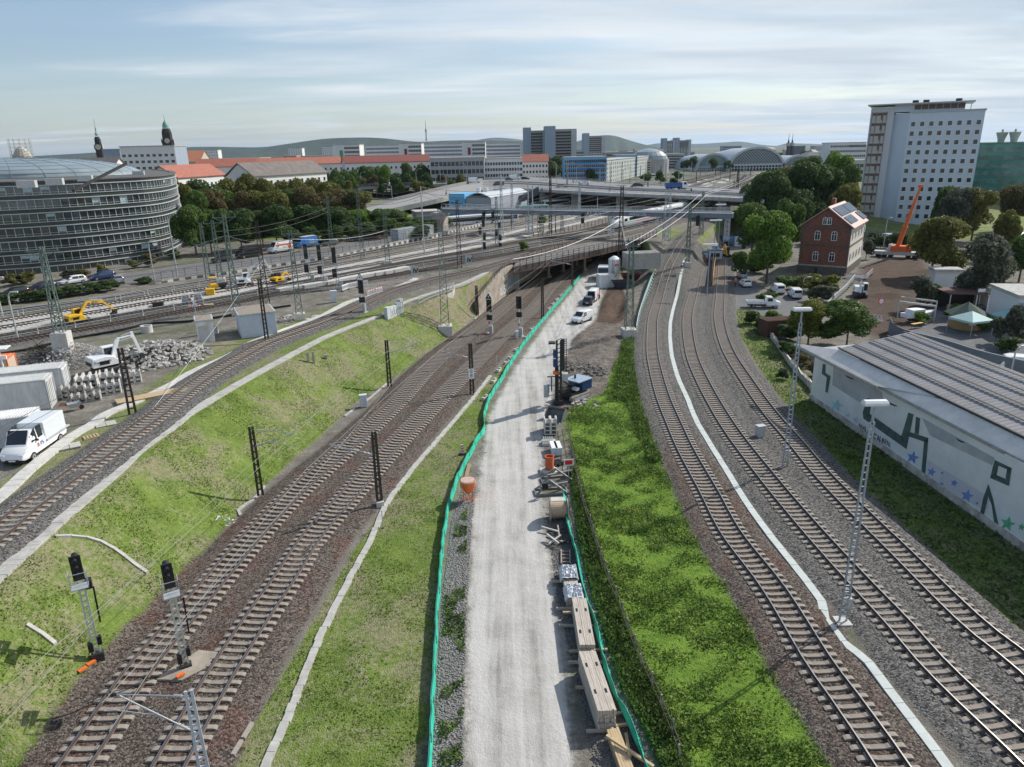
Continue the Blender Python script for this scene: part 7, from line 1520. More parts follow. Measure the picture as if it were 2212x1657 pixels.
for _ in range(260):
 a=ru_(0,2*pi);R=ru_(0,2.2);p=c+V_((R*cos(a)*1.3,R*sin(a),ru_(0,1.6)*(1-R/2.6)));q=p+V_((ru_(-1,1),ru_(-1,1),ru_(-.3,.6)));b.tube(p,q,.03,3,.015,cap=False)
tag(b.build('brushwood_pile',mat('dark_twigs',(.045,.038,.032),.95,var=.3)),'dark heap of cut branches left of the gravel pile','pile',kind='stuff')
P=GT(428,708);r=empty('crossing_sign',P,.3,'red and white crossbuck on a post beside the narrow hut','sign');b=MB();b.bar((0,0,0),(0,0,3.4),.08);b.build('post',M_lgrey,r)
for s in (-1,1): b=MB();b.bar((-.5*s,-.05*s-.05,2.7),(.5*s,-.05*s-.05,4.1),.2,.03,(0,1,0));bl_=b.build('blade',M_white,r);b=MB();b.bar((-.52*s,-.05*s-.07,2.67),(-.33*s,-.05*s-.07,2.94),.21,.03,(0,1,0));b.build('red_tip',M_red,bl_);b=MB();b.bar((.52*s,-.05*s-.07,4.13),(.33*s,-.05*s-.07,3.86),.21,.03,(0,1,0));b.build('red_tip',M_red,bl_)
P=GT(444,715);r=empty('red_hydrant',P,0,'small red signal post right of the crossbuck','post');b=MB();b.tube((0,0,0),(0,0,1.5),.09,8);b.box((0,0,1.6),(.5,.2,.2));b.build('post',M_red,r)
for x,y,lb in ((318,718,'pale concrete pipe ring left of the crossbuck'),(460,720,'low wide pale concrete ring behind the narrow hut')):
 P=GT(x,y);r=empty('concrete_ring',P,0,lb,'ring');b=MB();b.lathe((0,0,0),[(.75,0),(.75,.95),(.62,.95),(.62,.1)],18);b.build('ring',M_clight,r)
P=GT(294,905-6);
P=GT(296,892-0);P=GT(300,836) if False else GT(303,916-30)
P=GT((0+900*.332)/1.852,(1300+1030*.332)/1.852);r=empty('wheelbarrow',P,.7,'grey wheelbarrow with red wheel on the site yard','wheelbarrow');b=MB();b.loft([[(-.3,-.25,.35),(.4,-.25,.35),(.4,.25,.35),(-.3,.25,.35)],[(-.5,-.4,.75),(.6,-.4,.75),(.6,.4,.75),(-.5,.4,.75)]],cap=False);b.b0(-.3,.4,-.25,.25,.33,.37);b.build('tray',M_galv,r);inst('wheel',wheel(.22,.1,True),r,(.6,0,.22));b=MB();[b.bar((.5,s*.1,.25),(-1.0,s*.35,.7),.04) for s in (-1,1)];b.build('handles',M_red,r)
for x,y,lb,m in ((229,918,'pair of grey concrete cover plates on the grass strip',M_slab),(150,966+0,'grey board lying on the grass strip near the truck',M_slab)):
 P=GT((0 if 1 else 0)+x,y);r=empty('cover_plate',P,.6,lb,'plate');
 for k in range(2): b=MB();b.b0(-.8+k*.82,-.02+k*.82,-.6,.6,.02,.12);b.build('plate',m,r)
P=GT(197,945);r=empty('wooden_pallet',P,.7,'pale wooden pallet leaning on the black ballast edge','pallet');b=MB();[b.b0(-.6,.6,y-.05,y+.05,0,.1) for y in (-.36,0,.36)];b.build('runners',M_wood,r);b=MB();[b.b0(x-.05,x+.05,-.4,.4,.1,.125) for x in (-.5,-.25,0,.25,.5)];b.build('slats',M_wood,r)
strip('black_cable_duct',drape(gl([(-20,1120),(30,1085),(100,1048),(180,995),(262,940),(330,892),(372,852),(440,800)],3,0)),.22,M_black,'black corrugated duct lying along the embankment track ballast','duct',h=.18,step=1.5)
strip('black_cable_duct',drape(gl([(-40,772),(60,757),(150,735),(262,715),(330,700),(420,695),(560,672),(640,660)],3,0)),.35,M_black,'long black duct lying along the dark yard track','duct',h=.28,step=1.5)
for x,y,lb,w,h in ((1641,946,'grey trackside cabinet between the two right sidings',.8,1.25),(786,879,'white scribbled cabinet at the lower edge of the green slope',.75,1.4),(1117,732+2,'slim pale cabinet on the grass beside the green net',.45,1.3),(722,675-22,'pale cabinet left of the striped barrier boards',.9,1.8)):
 P=GT(x,y);crate(P,(w,w*.7,h),.3,lb,M_lgrey if 'grey' in lb else mat('bluish_white',(.55,.60,.66),.6,grime=.3),'cabinet','cabinet')
P=GT(672,783);r=empty('slope_posts',P,.4,'two upright concrete posts standing on the green slope','posts');
for x in(-.3,.3): b=MB();b.b0(x-.12,x+.12,-.1,.1,-.2,1.3);b.build('post',M_conc,r)
P=GT(704,775);crate(P,(.3,.3,.5),.4,'short concrete stub right of the two posts',M_conc,'stub','post',lid=False)
P=GT(1533-1533+827,1150);P=GT((700+1533*.543)/1.852,(1600+945*.543)/1.852);r=empty('marker_post',P,0,'thin pale marker post on the slab footpath','post');b=MB();b.tube((0,0,0),(0,0,1.5),.035,6);b.build('post',M_lgrey,r);b=MB();b.tube((0,0,-.02),(0,0,.06),.09,8);b.build('foot',M_dark,r)
P=GT(1070,760+2);P=GT((1900+262*.332)/1.852,(1150+945*.332)/1.852);r=empty('marker_post',P,0,'thin white marker post on the grass near the concrete blocks','post');b=MB();b.tube((0,0,0),(0,0,1.4),.03,6);b.build('post',M_white,r);b=MB();b.tube((0,0,-.02),(0,0,.05),.07,8);b.build('foot',M_dark,r)
P=GT(525,1600);r=empty('loose_sleeper',P,1.45,'single old beam lying on the grass left of the footpath','beam');b=MB();b.b0(-1.0,1.0,-.1,.1,.02,.2);b.build('beam',M_woodg,r);b=MB();b.b0(-.1,.0,-.12,.12,.0,.22);b.build('strap',M_dark,r)
for x,y,lb in ((328,1438,'larger orange and white track box left of the signal foot'),(343,1420,'smaller orange and white track box left of the signal foot')):
 P=GT((0+(570 if 'larger' in lb else 628)*.5848)/1.852,(2100+(1005 if 'larger' in lb else 960)*.5848)/1.852);crate(P,(.38,.18,.14),1.0,lb,mat('cream_box',(.6,.5,.3)),'track_box','box',lm=M_orange)
P=GT((0+1237*.5848)/1.852,(2100+1045*.5848)/1.852,.3);crate(P,(.34,.18,.14),.8,'orange box on the spilled concrete pad',mat('cream_box',(.6,.5,.3)),'track_box','box',lm=M_orange)
def boards(pts,label,red=True,n=None,h=1.0,group='plastic site barriers'):
 P=[GT(x,y) for x,y in pts];P=resample(P,2.0);r=empty('site_barrier',(0,0,0));tag(r,label,'barrier',group)
 for i in range(len(P)-1):
  p,q=P[i],P[i+1];b=MB();b.bar(p+V_((0,0,.95)),q+V_((0,0,.95)),.06,.22);b.bar(p+V_((0,0,.25)),q+V_((0,0,.25)),.06,.15)
  for k in range(9): t=(k+.5)/9;w=p.lerp(q,t);b.bar(w+V_((0,0,.1)),w+V_((0,0,.9)),.07)
  bd=b.build('board',M_white,r)
  if red:
   b=MB()
   for k in (0,2,4,6): b.bar(p.lerp(q,.06+k/7)+V_((0,0,.95)),p.lerp(q,.06+(k+.75)/7)+V_((0,0,.95)),.08,.2)
   b.build('red_stripe',M_red,bd)
  b=MB();b.box((p.x,p.y,p.z+.06),(.35,.8,.12),.3);b.build('foot',M_dark,r)
def c7(x,y): return (1200+x*.3165)/1.852,(850+y*.3165)/1.852
boards([c7(535,1000),c7(640,960),c7(980,915)],'white barrier boards without red beside the dark yard track',False);boards([c7(850,1075),c7(1140,990)],'red and white barrier boards along the pale cable trough')
def c6(x,y): return (3000+x*.4955)/1.852,(750+y*.4955)/1.852
boards([c6(760,735),c6(850,735),c6(935,745),c6(990,690)],'red and white barrier boards in front of the brick house');boards([c6(975,1075),c6(1060,1090),c6(1150,1110)],'red and white barrier boards in front of the garden gate');boards([c6(845,740),c6(770,830),c6(680,910),c6(610,980)],'white barrier boards running from the brick house down to the trees',False)
def net(pts,label,h=.75,w=0,lean=.12):
 P=resample(smooth([GT(x,y) for x,y in pts],4),.8);r=empty('green_barrier_net',(0,0,0));tag(r,label,'safety net','green safety nets');R=[]
 for i,p in enumerate(P):
  d=P[min(i+1,len(P)-1)]-P[max(i-1,0)];d.normalize();n=V_((d.y,-d.x,0));j=ru_(-.05,.05);hh=h*ru_(.9,1.06);R.append([p+n*(-.02+j)+V_((0,0,.02)),p+n*(.02+j)+V_((0,0,.02)),p+n*(lean+.05-j)+V_((0,0,hh*.5)),p+n*(lean+.02+j)+V_((0,0,hh)),p+n*(lean-.02+j)+V_((0,0,hh)),p+n*(lean+.01-j)+V_((0,0,hh*.5))])
 b=MB();b.loft(R);b.build('net',M_green,r,smooth=True);b=MB();q=[x[3] for x in R];b.path(q,.018,4);b.build('top_rope',M_black,r)
 for i in range(0,len(P),3): b=MB();b.tube(P[i]+V_((0,0,-.1)),P[i]+V_((0,0,h+.05)),.018,5);b.build('pin',M_dark,r)
net([(928,1700),(940,1480),(950,1290),(965,1130),(990,1040),(1030,960),(1048,930),(1047,900),(1060,862),(1085,822),(1103,790),(1132,747),(1163,707),(1203,660),(1235,622),(1255,598)],'long green net along the left side of the gravel road',lean=-.1,h=.62)
net([(1222,1072),(1232,1140),(1250,1200),(1262,1260),(1275,1310),(1292,1352),(1310,1430),(1325,1480),(1345,1530),(1370,1575),(1405,1670),(1420,1720)],'green net along the right side of the gravel road behind the beams',lean=.25,h=.8)
net([(1414,588),(1402,620),(1390,655),(1380,690),(1376,715)],'short green net on the white rail left of the climbing track',h=.8)
handrail([GT(1418,582),GT(1405,615),GT(1392,650),GT(1380,688),GT(1374,722)],'white temporary rail fence left of the climbing track',h=1.1,step=1.8,m=M_white,w=.06)
P=resample(smooth([GT(x,y) for x,y in [(1225.9,924),(1232.8,969.6),(1239.6,1006),(1246.4,1040),(1253,1072),(1260,1102),(1271.5,1136),(1278.7,1160.9),(1304,1241.8),(1337,1322.6),(1367,1406.5),(1397,1472),(1433,1556),(1471.9,1657),(1490,1700)]],4),1.55);r=empty('old_wire_fence',(0,0,0));tag(r,'leaning old concrete post and wire fence along the bushy green strip','fence')
for i,p in enumerate(P):
 if i==0: continue
 b=MB();t=V_((ru_(-.12,.12),ru_(-.1,.1),ru_(1.0,1.25)));b.bar(p+V_((0,0,-.1)),p+t,.08);b.build('post',M_woodg,r)
 b=MB();b.bar(P[i-1]+V_((0,0,1.0)),p+V_((0,0,1.05)),.05);b.bar(P[i-1]+V_((0,0,.55)),p+V_((0,0,.55)),.035);b.build('wire',M_rustst,r)
for i,(x,y) in enumerate(((1035,105),(985,155),(940,210),(895,265),(800,410),(690,510),(620,610),(500,760),(430,855),(385,915),(290,1010),(230,1140),(120,1345))):
 P=GT((1900+x*.332)/1.852,(1150+y*.332)/1.852);r=empty('concrete_block',P,1.05+ru_(-.12,.12)+(.25 if i>9 else 0),['block nearest the underpass','second block from the underpass','third block from the underpass','fourth block from the underpass','fifth block from the underpass','block right beside the slim cabinet','block beyond the slim cabinet','block in the middle of the row','dark block left of the bend','small block left of the bend','third block from the camera','second block from the camera','nearest block with iron loops'][i]+' along the green net','concrete block','concrete blocks along the green net')
 b=MB();L=1.25 if i>9 else 1.15;b.b0(-L/2,L/2,-.17,.17,0,.28);b.b0(-L/2,-L/2+.3,-.17,.17,.28,.36);b.b0(L/2-.3,L/2,-.17,.17,.28,.36);b.build('block',M_sleepw if i%2 else M_clight,r,bevel=.02);b=MB();[b.b0(q-.06,q+.06,-.09,.09,.28,.33) for q in (-.15,.15)];b.build('fastening',M_black,r)
def K(x,y): return (2000+x*.4224)/1.852,(1500+y*.4224)/1.852
P=GT(*K(520,430));r=empty('digger_bucket',P,-.5,'large grey digger bucket with teeth lying beside the road','bucket');b=MB();pr=[(-.7,.0),(.5,0),(.9,.25),(1.0,.9),(.6,1.3),(.5,1.2),(.8,.8),(.7,.35),(.4,.12),(-.7,.1)];b.ext(pr,-1.0,1.0);[b.ext([(-.7,0),(.5,0),(.9,.25),(1.0,.9),(.6,1.3),(-.1,.9)],s*1.0-.03,s*1.0+.03) for s in (-1,1)];b.build('shell',mat('bucket_grey',(.16,.17,.17),.6,.2,var=.2),r)
for k in range(6): b=MB();b.loft([[(-.95+k*.36,-.7,0),(-.82+k*.36,-.7,0),(-.82+k*.36,-.7,.1),(-.95+k*.36,-.7,.1)],[(-.92+k*.36,-1.0,.02),(-.85+k*.36,-1.0,.02),(-.85+k*.36,-1.0,.05),(-.92+k*.36,-1.0,.05)]]);b.build('tooth',M_galv,r)
P=GT(*K(585,350));r=empty('auger',P,.25,'dark drilling auger tied with an orange strap on planks','auger');b=MB();b.tube((-.8,0,.25),(.8,0,.25),.08,8);[b.tube((-.75+k*.16,0,.25),(-.7+k*.16,0,.25),.24,12) for k in range(10)];b.build('screw',mat('auger_dark',(.05,.04,.035),.7,var=.3),r);b=MB();b.b0(-.05,.03,-.26,.26,.1,.51);b.build('strap',M_orange,r)
for k,(x,y,a) in enumerate(((640,370,.9),(610,360,.6),(690,360,.3))): P=GT(*K(x,y));r=empty('loose_plank',P,a,['pale plank nearest the auger','short brown plank under the auger','small pale plank at the edge of the weeds'][k],'plank');b=MB();b.b0(-.7,.7,-.09,.09,0,.07);b.build('plank',M_wood if k!=1 else M_woodg,r)
P=GT(*K(478,560));r=empty('channel_stack',P,0,'white concrete channel pieces stacked high by the roadside','stack','stacks of concrete channels');
for k in range(4):
 for i in range(2): inst('channel',CH,r,((i-.5)*.62,0,k*.42+.1));
 if k<3:
  for i in range(2): inst('channel',CH,r,((i-.5)*.62,1.05,k*.42+.1))
P=GT(*K(462,655));r=empty('pallet_of_blocks',P,0,'pallet with upright white concrete wedges in front of the channel stack','pallet');b=MB();b.b0(-.65,.65,-.5,.5,0,.3);b.build('base',M_clight,r)
for k in range(5): b=MB();b.ext([(-.45,.3),(.1,.3),(.1,.75)],-.55+k*.2,-.42+k*.2);b.build('wedge',M_clight,r)
for k,x in enumerate((512,552)): P=GT(*K(x,745));r=empty('concrete_box',P,.08,['left','right'][k]+' one of two long bluish white boxes behind the orange pipe','box','bluish white boxes');b=MB();b.b0(-.27,.27,-.6,1.1,.05,.75);b.build('body',mat('bluish_white',(.55,.60,.66)),r,bevel=.02);b=MB();b.b0(-.29,.29,-.62,1.12,.75,.82);b.build('lid',M_white,r)
P=GT(*K(470,915));r=empty('corrugated_pipe',P,.0,'upright terracotta corrugated pipe on a white round concrete base','pipe');hp=TOP(P,K(0,768)[1]);b=MB();b.lathe((0,0,0),[(.75,0),(.75,.18),(.45,.28),(.45,.2)],20);b.b0(-.85,-.4,-.45,.45,0,.2);b.build('base',M_clight,r);pr=[(.36,.2)]
for k in range(int((hp-.3)/.07)): pr+=[(.40 if k%2 else .365,.25+k*.07)]
b=MB();b.lathe((0,0,0),pr+[(.42,hp),(.34,hp),(.34,.4)],20);b.build('pipe',M_pipe,r,smooth=False)
P=GT(*K(540,850));heap(P,'black bin bags and scrap behind the orange pipe',14,.7,.3,M_black,(.15,.35),name='rubbish_bags')
P=GT(*K(650,1010));r=empty('stop_board',P,.1,'red rectangular stop board with white border standing by the fence','sign');b=MB();b.bar((0,0,0),(0,0,1.6),.06);b.build('post',M_lgrey,r);b=MB();b.b0(-.42,.42,-.03,.0,1.5,2.1);b.build('border',M_white,r);b=MB();b.b0(-.32,.32,-.05,-.035,1.6,2.0);b.build('red_panel',M_red,r)
def steelframe(P,az,label,k=1):
 r=empty('steel_buffer_frame',P,az,label,'steel frame','grey steel buffer frames');b=MB();p=[(-1.4,-.3,.1),(1.2,-.3,.1),(1.2,.8,.1),(-1.4,.8,.1),(-.2,.25,1.1)]
 for i,j in ((0,1),(1,2),(2,3),(3,0),(0,4),(1,4),(2,4),(3,4)): b.bar(p[i],p[j],.14,.14)
 b.bar((-1.1,-.5,.9),(1.4,.9,.5),.16);b.build('frame',mat('weathered_steel_beam',(.24,.235,.22),.7,.2,var=.25),r);b=MB();b.b0(-.95,-.45,-.5,-.42,.7,1.2) if k else b.b0(.9,1.2,.5,.9,.2,.6);b.build('buffer_plate',M_black,r)
steelframe(GT(*K(555,1010)),.15,'folded grey steel frame below the orange pipe, upper one of two',0);steelframe(GT(*K(500,1125)),.1,'grey steel frame with black plate above the cable drum, lower one of two')
P=GT(*K(557,1370));R_d=.85;r=empty('cable_drum',P,.02,'large wooden cable drum standing on the road edge','cable drum');
for s in (-1,1): b=MB();b.tube((s*.62,0,R_d),(s*.70,0,R_d),R_d,26);b.build('flange',M_woodg,r)
b=MB();b.tube((-.6,0,R_d),(.6,0,R_d),.62,22);b.build('core',mat('drum_core',(.36,.27,.19),.8,var=.25,scale=3,stretch=(1,8,8)),r);b=MB();b.b0(-.55,.5,.3,.9,1.35,1.45);b.build('lid_board',M_clight,r)
P=GT(*K(560,1545));r=empty('scrap_trolley',P,.1,'rusty scrap and channel pieces lying below the cable drum','scrap')
for k in range(9): b=MB();a=ru_(0,3.1);q=V_((ru_(-.6,.6),ru_(-1,1),ru_(.1,.4)));b.bar(q-V_((cos(a),sin(a),0))*.7,q+V_((cos(a),sin(a),.1))*.7,.1);b.build('bar',random.choice((M_woodg,M_rustst,M_clight)),r)
def J(x,y): return (1700+x*.5545)/1.852,(2150+y*.5545)/1.852
def plank_stack(c4,top,nl,n,label,m,holes=()):
 Q=[G(*J(x,y),top) for x,y in c4];o=(Q[0]+Q[1])/2;e=(Q[2]+Q[3])/2;d=(e-o);L=d.length;W_=(Q[0]-Q[1]).length*.5+(Q[2]-Q[3]).length*.5;az=atan2(d.y,d.x);r=empty('plank_stack',V_(((o.x+e.x)/2,(o.y+e.y)/2,0)),az,label,'stack of beams');t=top/nl;w=W_/n
 for k in range(nl):
  jo=ru_(-.08,.08)
  for i in range(n):
   b=MB();j=ru_(-.05,.05)+jo;y0=-W_/2+i*w+ru_(-.01,.01)
   b.b0(-L/2+j,L/2+j,y0,y0+w*.94,k*t+.03,(k+1)*t-.01+ru_(-.008,.008));b.build('beam',m,r)
 for x,y in holes:
  b=MB();b.b0(L*(x-.5)-.14,L*(x-.5)+.14,W_*(y-.5)-.05,W_*(y-.5)+.05,top-.02,top+.012);b.build('slot',M_black,r)
 return r,L,W_
wg=mat('weathered_timber',(.33,.295,.26));wg2=mat('grey_planks',(.45,.40,.345),.85,var=.22,scale=1.6,bump=.3,stretch=(1,9,9))
plank_stack([(1062,440),(1165,440),(1232,778),(1115,778)],1.15,4,8,'middle stack of grey weathered planks with four slots beside the road',wg2,((.26,.2),(.26,.8),(.72,.2),(.72,.8)))
plank_stack([(1110,822),(1230,812),(1378,1230),(1252,1262)],1.35,5,8,'nearest big stack of grey weathered planks with four slots',wg2,((.25,.2),(.25,.8),(.70,.2),(.70,.8)))
plank_stack([(985,200),(1080,200),(1130,440),(1020,440)],.7,3,6,'farthest plank stack covered with crumpled grey tarpaulins',wg2)
plank_stack([(1320,1385),(1395,1378),(1530,1700),(1420,1700)],.55,3,5,'stack of fresh yellow timber boards at the bottom frame edge',M_wood)
P=G(*J(1480,1540),.62);Q=G(*J(1310,1430),.75);Q2=G(*J(1650,1655),.60);r=empty('squared_timber',V_(Q)*0);tag(r,'long yellow squared timber lying diagonally over the fresh boards','timber');b=MB();b.bar(Q,Q2,.13,.13);b.build('beam',M_wood,r)
for i,(x0,y0,x1,y1) in enumerate(((918,315,1000,318),(948,512,1075,512),(995,542,1255,540),(968,634,1225,640),(1038,822,1318,808),(1033,900,1310,902),(1085,1082,1200,1082),(1360,1275,1465,1255),(1330,1365,1468,1348),(1165,1398,1290,1392),(1450,1415,1480,1590))):
 a,c=GT(*J(x0,y0),.25),GT(*J(x1,y1),.25);r=empty('dunnage_timber',(0,0,0));tag(r,'crosswise supporting timber under the plank stacks, number %s from the far end'%['one','two','three','four','five','six','seven','eight','nine','ten','eleven'][i],'timber','supporting timbers');b=MB();b.bar(a,c,.14,.12);b.build('beam',M_woodg if i%2 else mat('tan_timber',(.38,.31,.22),.85),r)
for x,y,z,lb in ((1040,250,.8,'crumpled grey tarpaulin at the top of the far plank stack'),(1075,390,.8,'crumpled grey tarpaulin at the front of the far plank stack')):
 c=G(*J(x,y),z);b=MB();n=16;vs=[];
 for i in range(n):
  for j in range(n): u,v=(i/(n-1)-.5),(j/(n-1)-.5);vs.append(c+V_((u*1.25+ru_(-.04,.04),v*1.5+ru_(-.04,.04),.05+ru_(0,.22)*(1 if abs(u)<.42 and abs(v)<.42 else .2)-(.35*max(0,abs(u)-.36)/.14))))
 b.add(vs,[(i*n+j,(i+1)*n+j,(i+1)*n+j+1,i*n+j+1) for i in range(n-1) for j in range(n-1)]);tag(b.build('tarpaulin',M_tarp,fix=False),lb,'tarpaulin')
P=GT(*J(1015,150));r=empty('wooden_ladder',P,1.5,'short wooden ladder lying between scrap and far plank stack','ladder');b=MB();[b.b0(-.9,.9,s*.3-.04,s*.3+.04,.1,.18) for s in(-1,1)];b.build('rail',M_woodg,r);b=MB();[b.b0(-.7+k*.45,-.64+k*.45,-.3,.3,.11,.16) for k in range(4)];b.build('rung',M_woodg,r)
P=GT(1012,1080);hh=TOP(P,1036);r=empty('concrete_hopper',P,.3,'orange round concrete hopper on a frame beside the green net','hopper');b=MB();b.lathe((0,0,0),[(.12,.55),(.2,.65),(.62,1.25),(.66,hh),(.60,hh),(.56,1.3),(.16,.8)],22);b.build('bowl',M_orange,r,smooth=True);b=MB();
for a in range(4): t=a*pi/2+.5;b.bar((.55*cos(t),.55*sin(t),0),(.5*cos(t),.5*sin(t),1.2),.05);u=t+pi/2;b.bar((.55*cos(t),.55*sin(t),.05),(.55*cos(u),.55*sin(u),.05),.05)
b.build('frame',M_orange,r);b=MB();b.lathe((0,0,0),[(.68,hh-.1),(.7,hh-.02),(.66,hh)],22);b.build('rim_band',mat('pale_rim',(.5,.35,.28),.6),r)
P=GT(1010,1020);r=empty('wide_plank',P,1.52,'wide brown plank lying behind the orange hopper','plank');b=MB();b.b0(-1.6,1.6,-.16,.16,.05,.13);b.build('plank',mat('brown_plank',(.30,.22,.14),.8,stretch=(1,8,8)),r)
P=GT(999,982);r=empty('warning_beacon',P,.2,'small red and white striped warning beacon by the green net','beacon');b=MB();b.b0(-.13,.13,-.03,.03,.15,1.0);b.build('board',M_white,r)
for k in range(3): b=MB();b.add([(-.12,-.04,.25+k*.25),(.12,-.04,.37+k*.25),(.12,-.04,.49+k*.25),(-.12,-.04,.37+k*.25)],[(0,1,2,3)]);b.build('stripe',M_red,r,fix=False)
b=MB();b.b0(-.3,.3,-.2,.2,0,.15);b.build('foot',M_dark,r)
def rig():
 P=GT(1207,873);r=empty('drilling_rig',P,0,'tall black drilling rig mast with dark blue crawler carrier','drilling rig');az=dirpx(1207,872,1268,848);ca,sa=cos(az),sin(az);hh=TOP(P,731)-P.z
 up_=lambda x,y,z:(x*ca-y*sa,x*sa+y*ca,z)
 b=MB()
 for s in (-.22,.22): b.bar((s,.0,.1),(s,.0,hh-.2),.16,.2)
 for k in range(int(hh/.5)): b.bar((-.22,.0,.3+k*.5),(.22,.0,.55+k*.5),.07)
 b.b0(.25,.62,-.1,.3,hh*.52,hh-.1);b.build('feed_mast',M_dark,r)
 b=MB()
 for k in range(18): b.b0(.3,.85,.3,.36,hh*.5+k*hh*.027,hh*.5+k*hh*.027+.06)
 b.bar((.85,.33,hh*.48),(.85,.33,hh-.1),.06);b.bar((.3,.33,hh*.48),(.3,.33,hh-.1),.06);b.build('energy_chain',M_black,r)
 for z in (hh*.58,hh*.72): b=MB();b.b0(-.62,-.12,-.35,.3,z,z+.85);b.build('rotary_head',mat('rig_blue',(.02,.05,.14),.4),r,bevel=.05)
 b=MB();b.tube((-.35,-.1,hh*.47),(-.35,-.1,hh*.52),.3,14);b.build('orange_collar',M_orange,r);b=MB();b.tube((-.35,-.1,.2),(-.35,-.1,hh*.6),.09,10);b.tube((-.1,-.2,.2),(-.1,-.2,hh*.6),.07,10);b.build('drill_rod',M_rustst,r)
 b=MB();b.loft([[(.35,-.2,hh*.38),(1.0,-.2,hh*.34),(1.0,.5,hh*.34),(.35,.5,hh*.38)],[(.35,-.2,hh*.47),(1.0,-.2,hh*.47),(1.0,.5,hh*.47),(.35,.5,hh*.47)]]);b.build('winch_box',M_lgrey,r)
 b=MB();b.tube((-1.35,0,.9),(-1.35,0,2.3),.3,12,cap=False);[b.tube((-1.35,0,.9+k*.28),(-1.35,0,.95+k*.28),.34,12) for k in range(6)];b.bar((-1.3,0,1.0),(-.2,0,1.2),.1);b.bar((-1.3,0,2.2),(-.2,0,2.3),.1);b.build('rod_magazine',M_galv,r)
 b=MB();b.b0(-.85,-.75,-.3,.3,1.6,hh*.42);b.b0(-1.3,-.3,-.05,.05,hh*.42,hh*.42+.1);b.b0(-1.1,-.4,-.4,.3,hh-.55,hh-.35);b.build('mast_fittings',M_dark,r)
 b=MB();b.b0(-.5,.5,-.35,.35,0,.5);b.build('clamp_foot',M_dark,r)
 for y in (-1.0,1.0):
  b=MB();pr=[(1.0,.14),(1.2,.02),(3.9,.02),(4.15,.15),(4.3,.42),(4.1,.68),(3.9,.76),(1.2,.76),(.95,.66),(.85,.4)];vs=[];b2=MB();b2.ext(pr,y-.25,y+.25,'y');b2.v=[up_(*v) for v in b2.v];t=b2.build('crawler_track',mat('crawler_tan',(.20,.185,.165),.85,var=.25),r,bevel=.02)
  b2=MB();b2.ext([(1.25,.25),(3.9,.25),(3.9,.55),(1.25,.55)],y-.28,y+.28,'y');b2.v=[up_(*v) for v in b2.v];b2.build('side_plate',M_galv,t)
 b=MB();b.b0(1.2,3.9,-.85,.85,.5,1.0);b.v=[up_(*v) for v in b.v];b.build('chassis',M_dark,r)
 b=MB();b.b0(2.9,4.6,-1.05,1.05,1.0,2.1);b.v=[up_(*v) for v in b.v];b.build('engine_housing',mat('rig_blue',(.02,.05,.14)),r,bevel=.05)
 b=MB();b.b0(2.2,4.7,-1.1,1.1,2.1,2.2);b.v=[up_(*v) for v in b.v];b.build('top_cover',mat('rig_top',(.32,.40,.50),.35,.2),r);b=MB();b.tube(up_(3.2,.3,2.2),up_(3.2,.3,2.6),.12,8);b.v=b.v;b.build('exhaust',M_black,r)
 b=MB()
 for k in range(26): p=V_(up_(ru_(.4,2.8),ru_(-.8,.8),ru_(.8,1.9)));q=p+V_((ru_(-.6,.6),ru_(-.4,.4),ru_(-.4,.4)));b.tube(p,q,.05,5)
 b.build('hydraulic_hoses',M_black,r);b=MB();b.bar(up_(.2,0,1.4),up_(2.6,0,1.3),.35,.4);b.bar(up_(2.0,0,1.6),(0,0,3.2),.14);b.build('mast_arm',M_dark,r)
 b=MB();b.b0(2.0,2.5,-.9,-.2,1.2,1.5);b.v=[up_(*v) for v in b.v];b.build('white_tank',M_white,r)
rig()
huts=[(1512,566,3.0,2.5,0,'front white hut with two windows in the row of stacked site huts','white'),(1543,562,3.0,2.5,0,'white hut with pale roof right of the front one','white'),(1518,545,3.0,2.6,0,'white hut with bundled pipes on its roof','white'),(1528,520,3.0,2.6,0,'grey roofed hut at the back of the row','white')]
hb=mat('hut_white_blue',(.62,.68,.74),.5,var=.06,grime=.15);bf=mat('hut_blue_frame',(.03,.12,.32),.4)
for x,y,L,w,z,lb,c in huts: container(G(x,y,z),-.12,lb,3.4,2.5,2.6,m=hb,rib=False,roofm=bf if 'front' in lb else M_lgrey,win=2 if 'front' in lb else 1,door=0,name='site_hut',group='white site huts',cat='hut')
container(G(1570,530,0),-.05,'bright blue site hut with open dark door under the trees',3.2,2.5,2.7,m=mat('hut_light_blue',(.22,.38,.55),.5),rib=False,roofm=bf,door=0,name='site_hut',cat='hut');container(G(1597,531,0),-.05,'scrawled pale container with open dark door beside the blue hut',3.2,2.5,2.5,m=hb,rib=True,name='site_hut',cat='hut',door=0)
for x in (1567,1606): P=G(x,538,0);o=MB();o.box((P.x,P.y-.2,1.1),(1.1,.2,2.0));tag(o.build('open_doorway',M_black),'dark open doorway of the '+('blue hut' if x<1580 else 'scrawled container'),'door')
vehicle('minibus','white minibus with a red square plate parked at the end of the siding','minibus',G(1527,558,0),-.05,M_vwhite,'parked_van');vehicle('van','light blue delivery van behind the white minibus','van',G(1536,549,0),-.1,mat('van_light_blue',(.35,.48,.62),.3),'parked_van',scale=.9);vehicle('smallvan','white pickup cab between the huts','van',G(1535,536,0),-1.4,M_vwhite,'parked_van',scale=.9)
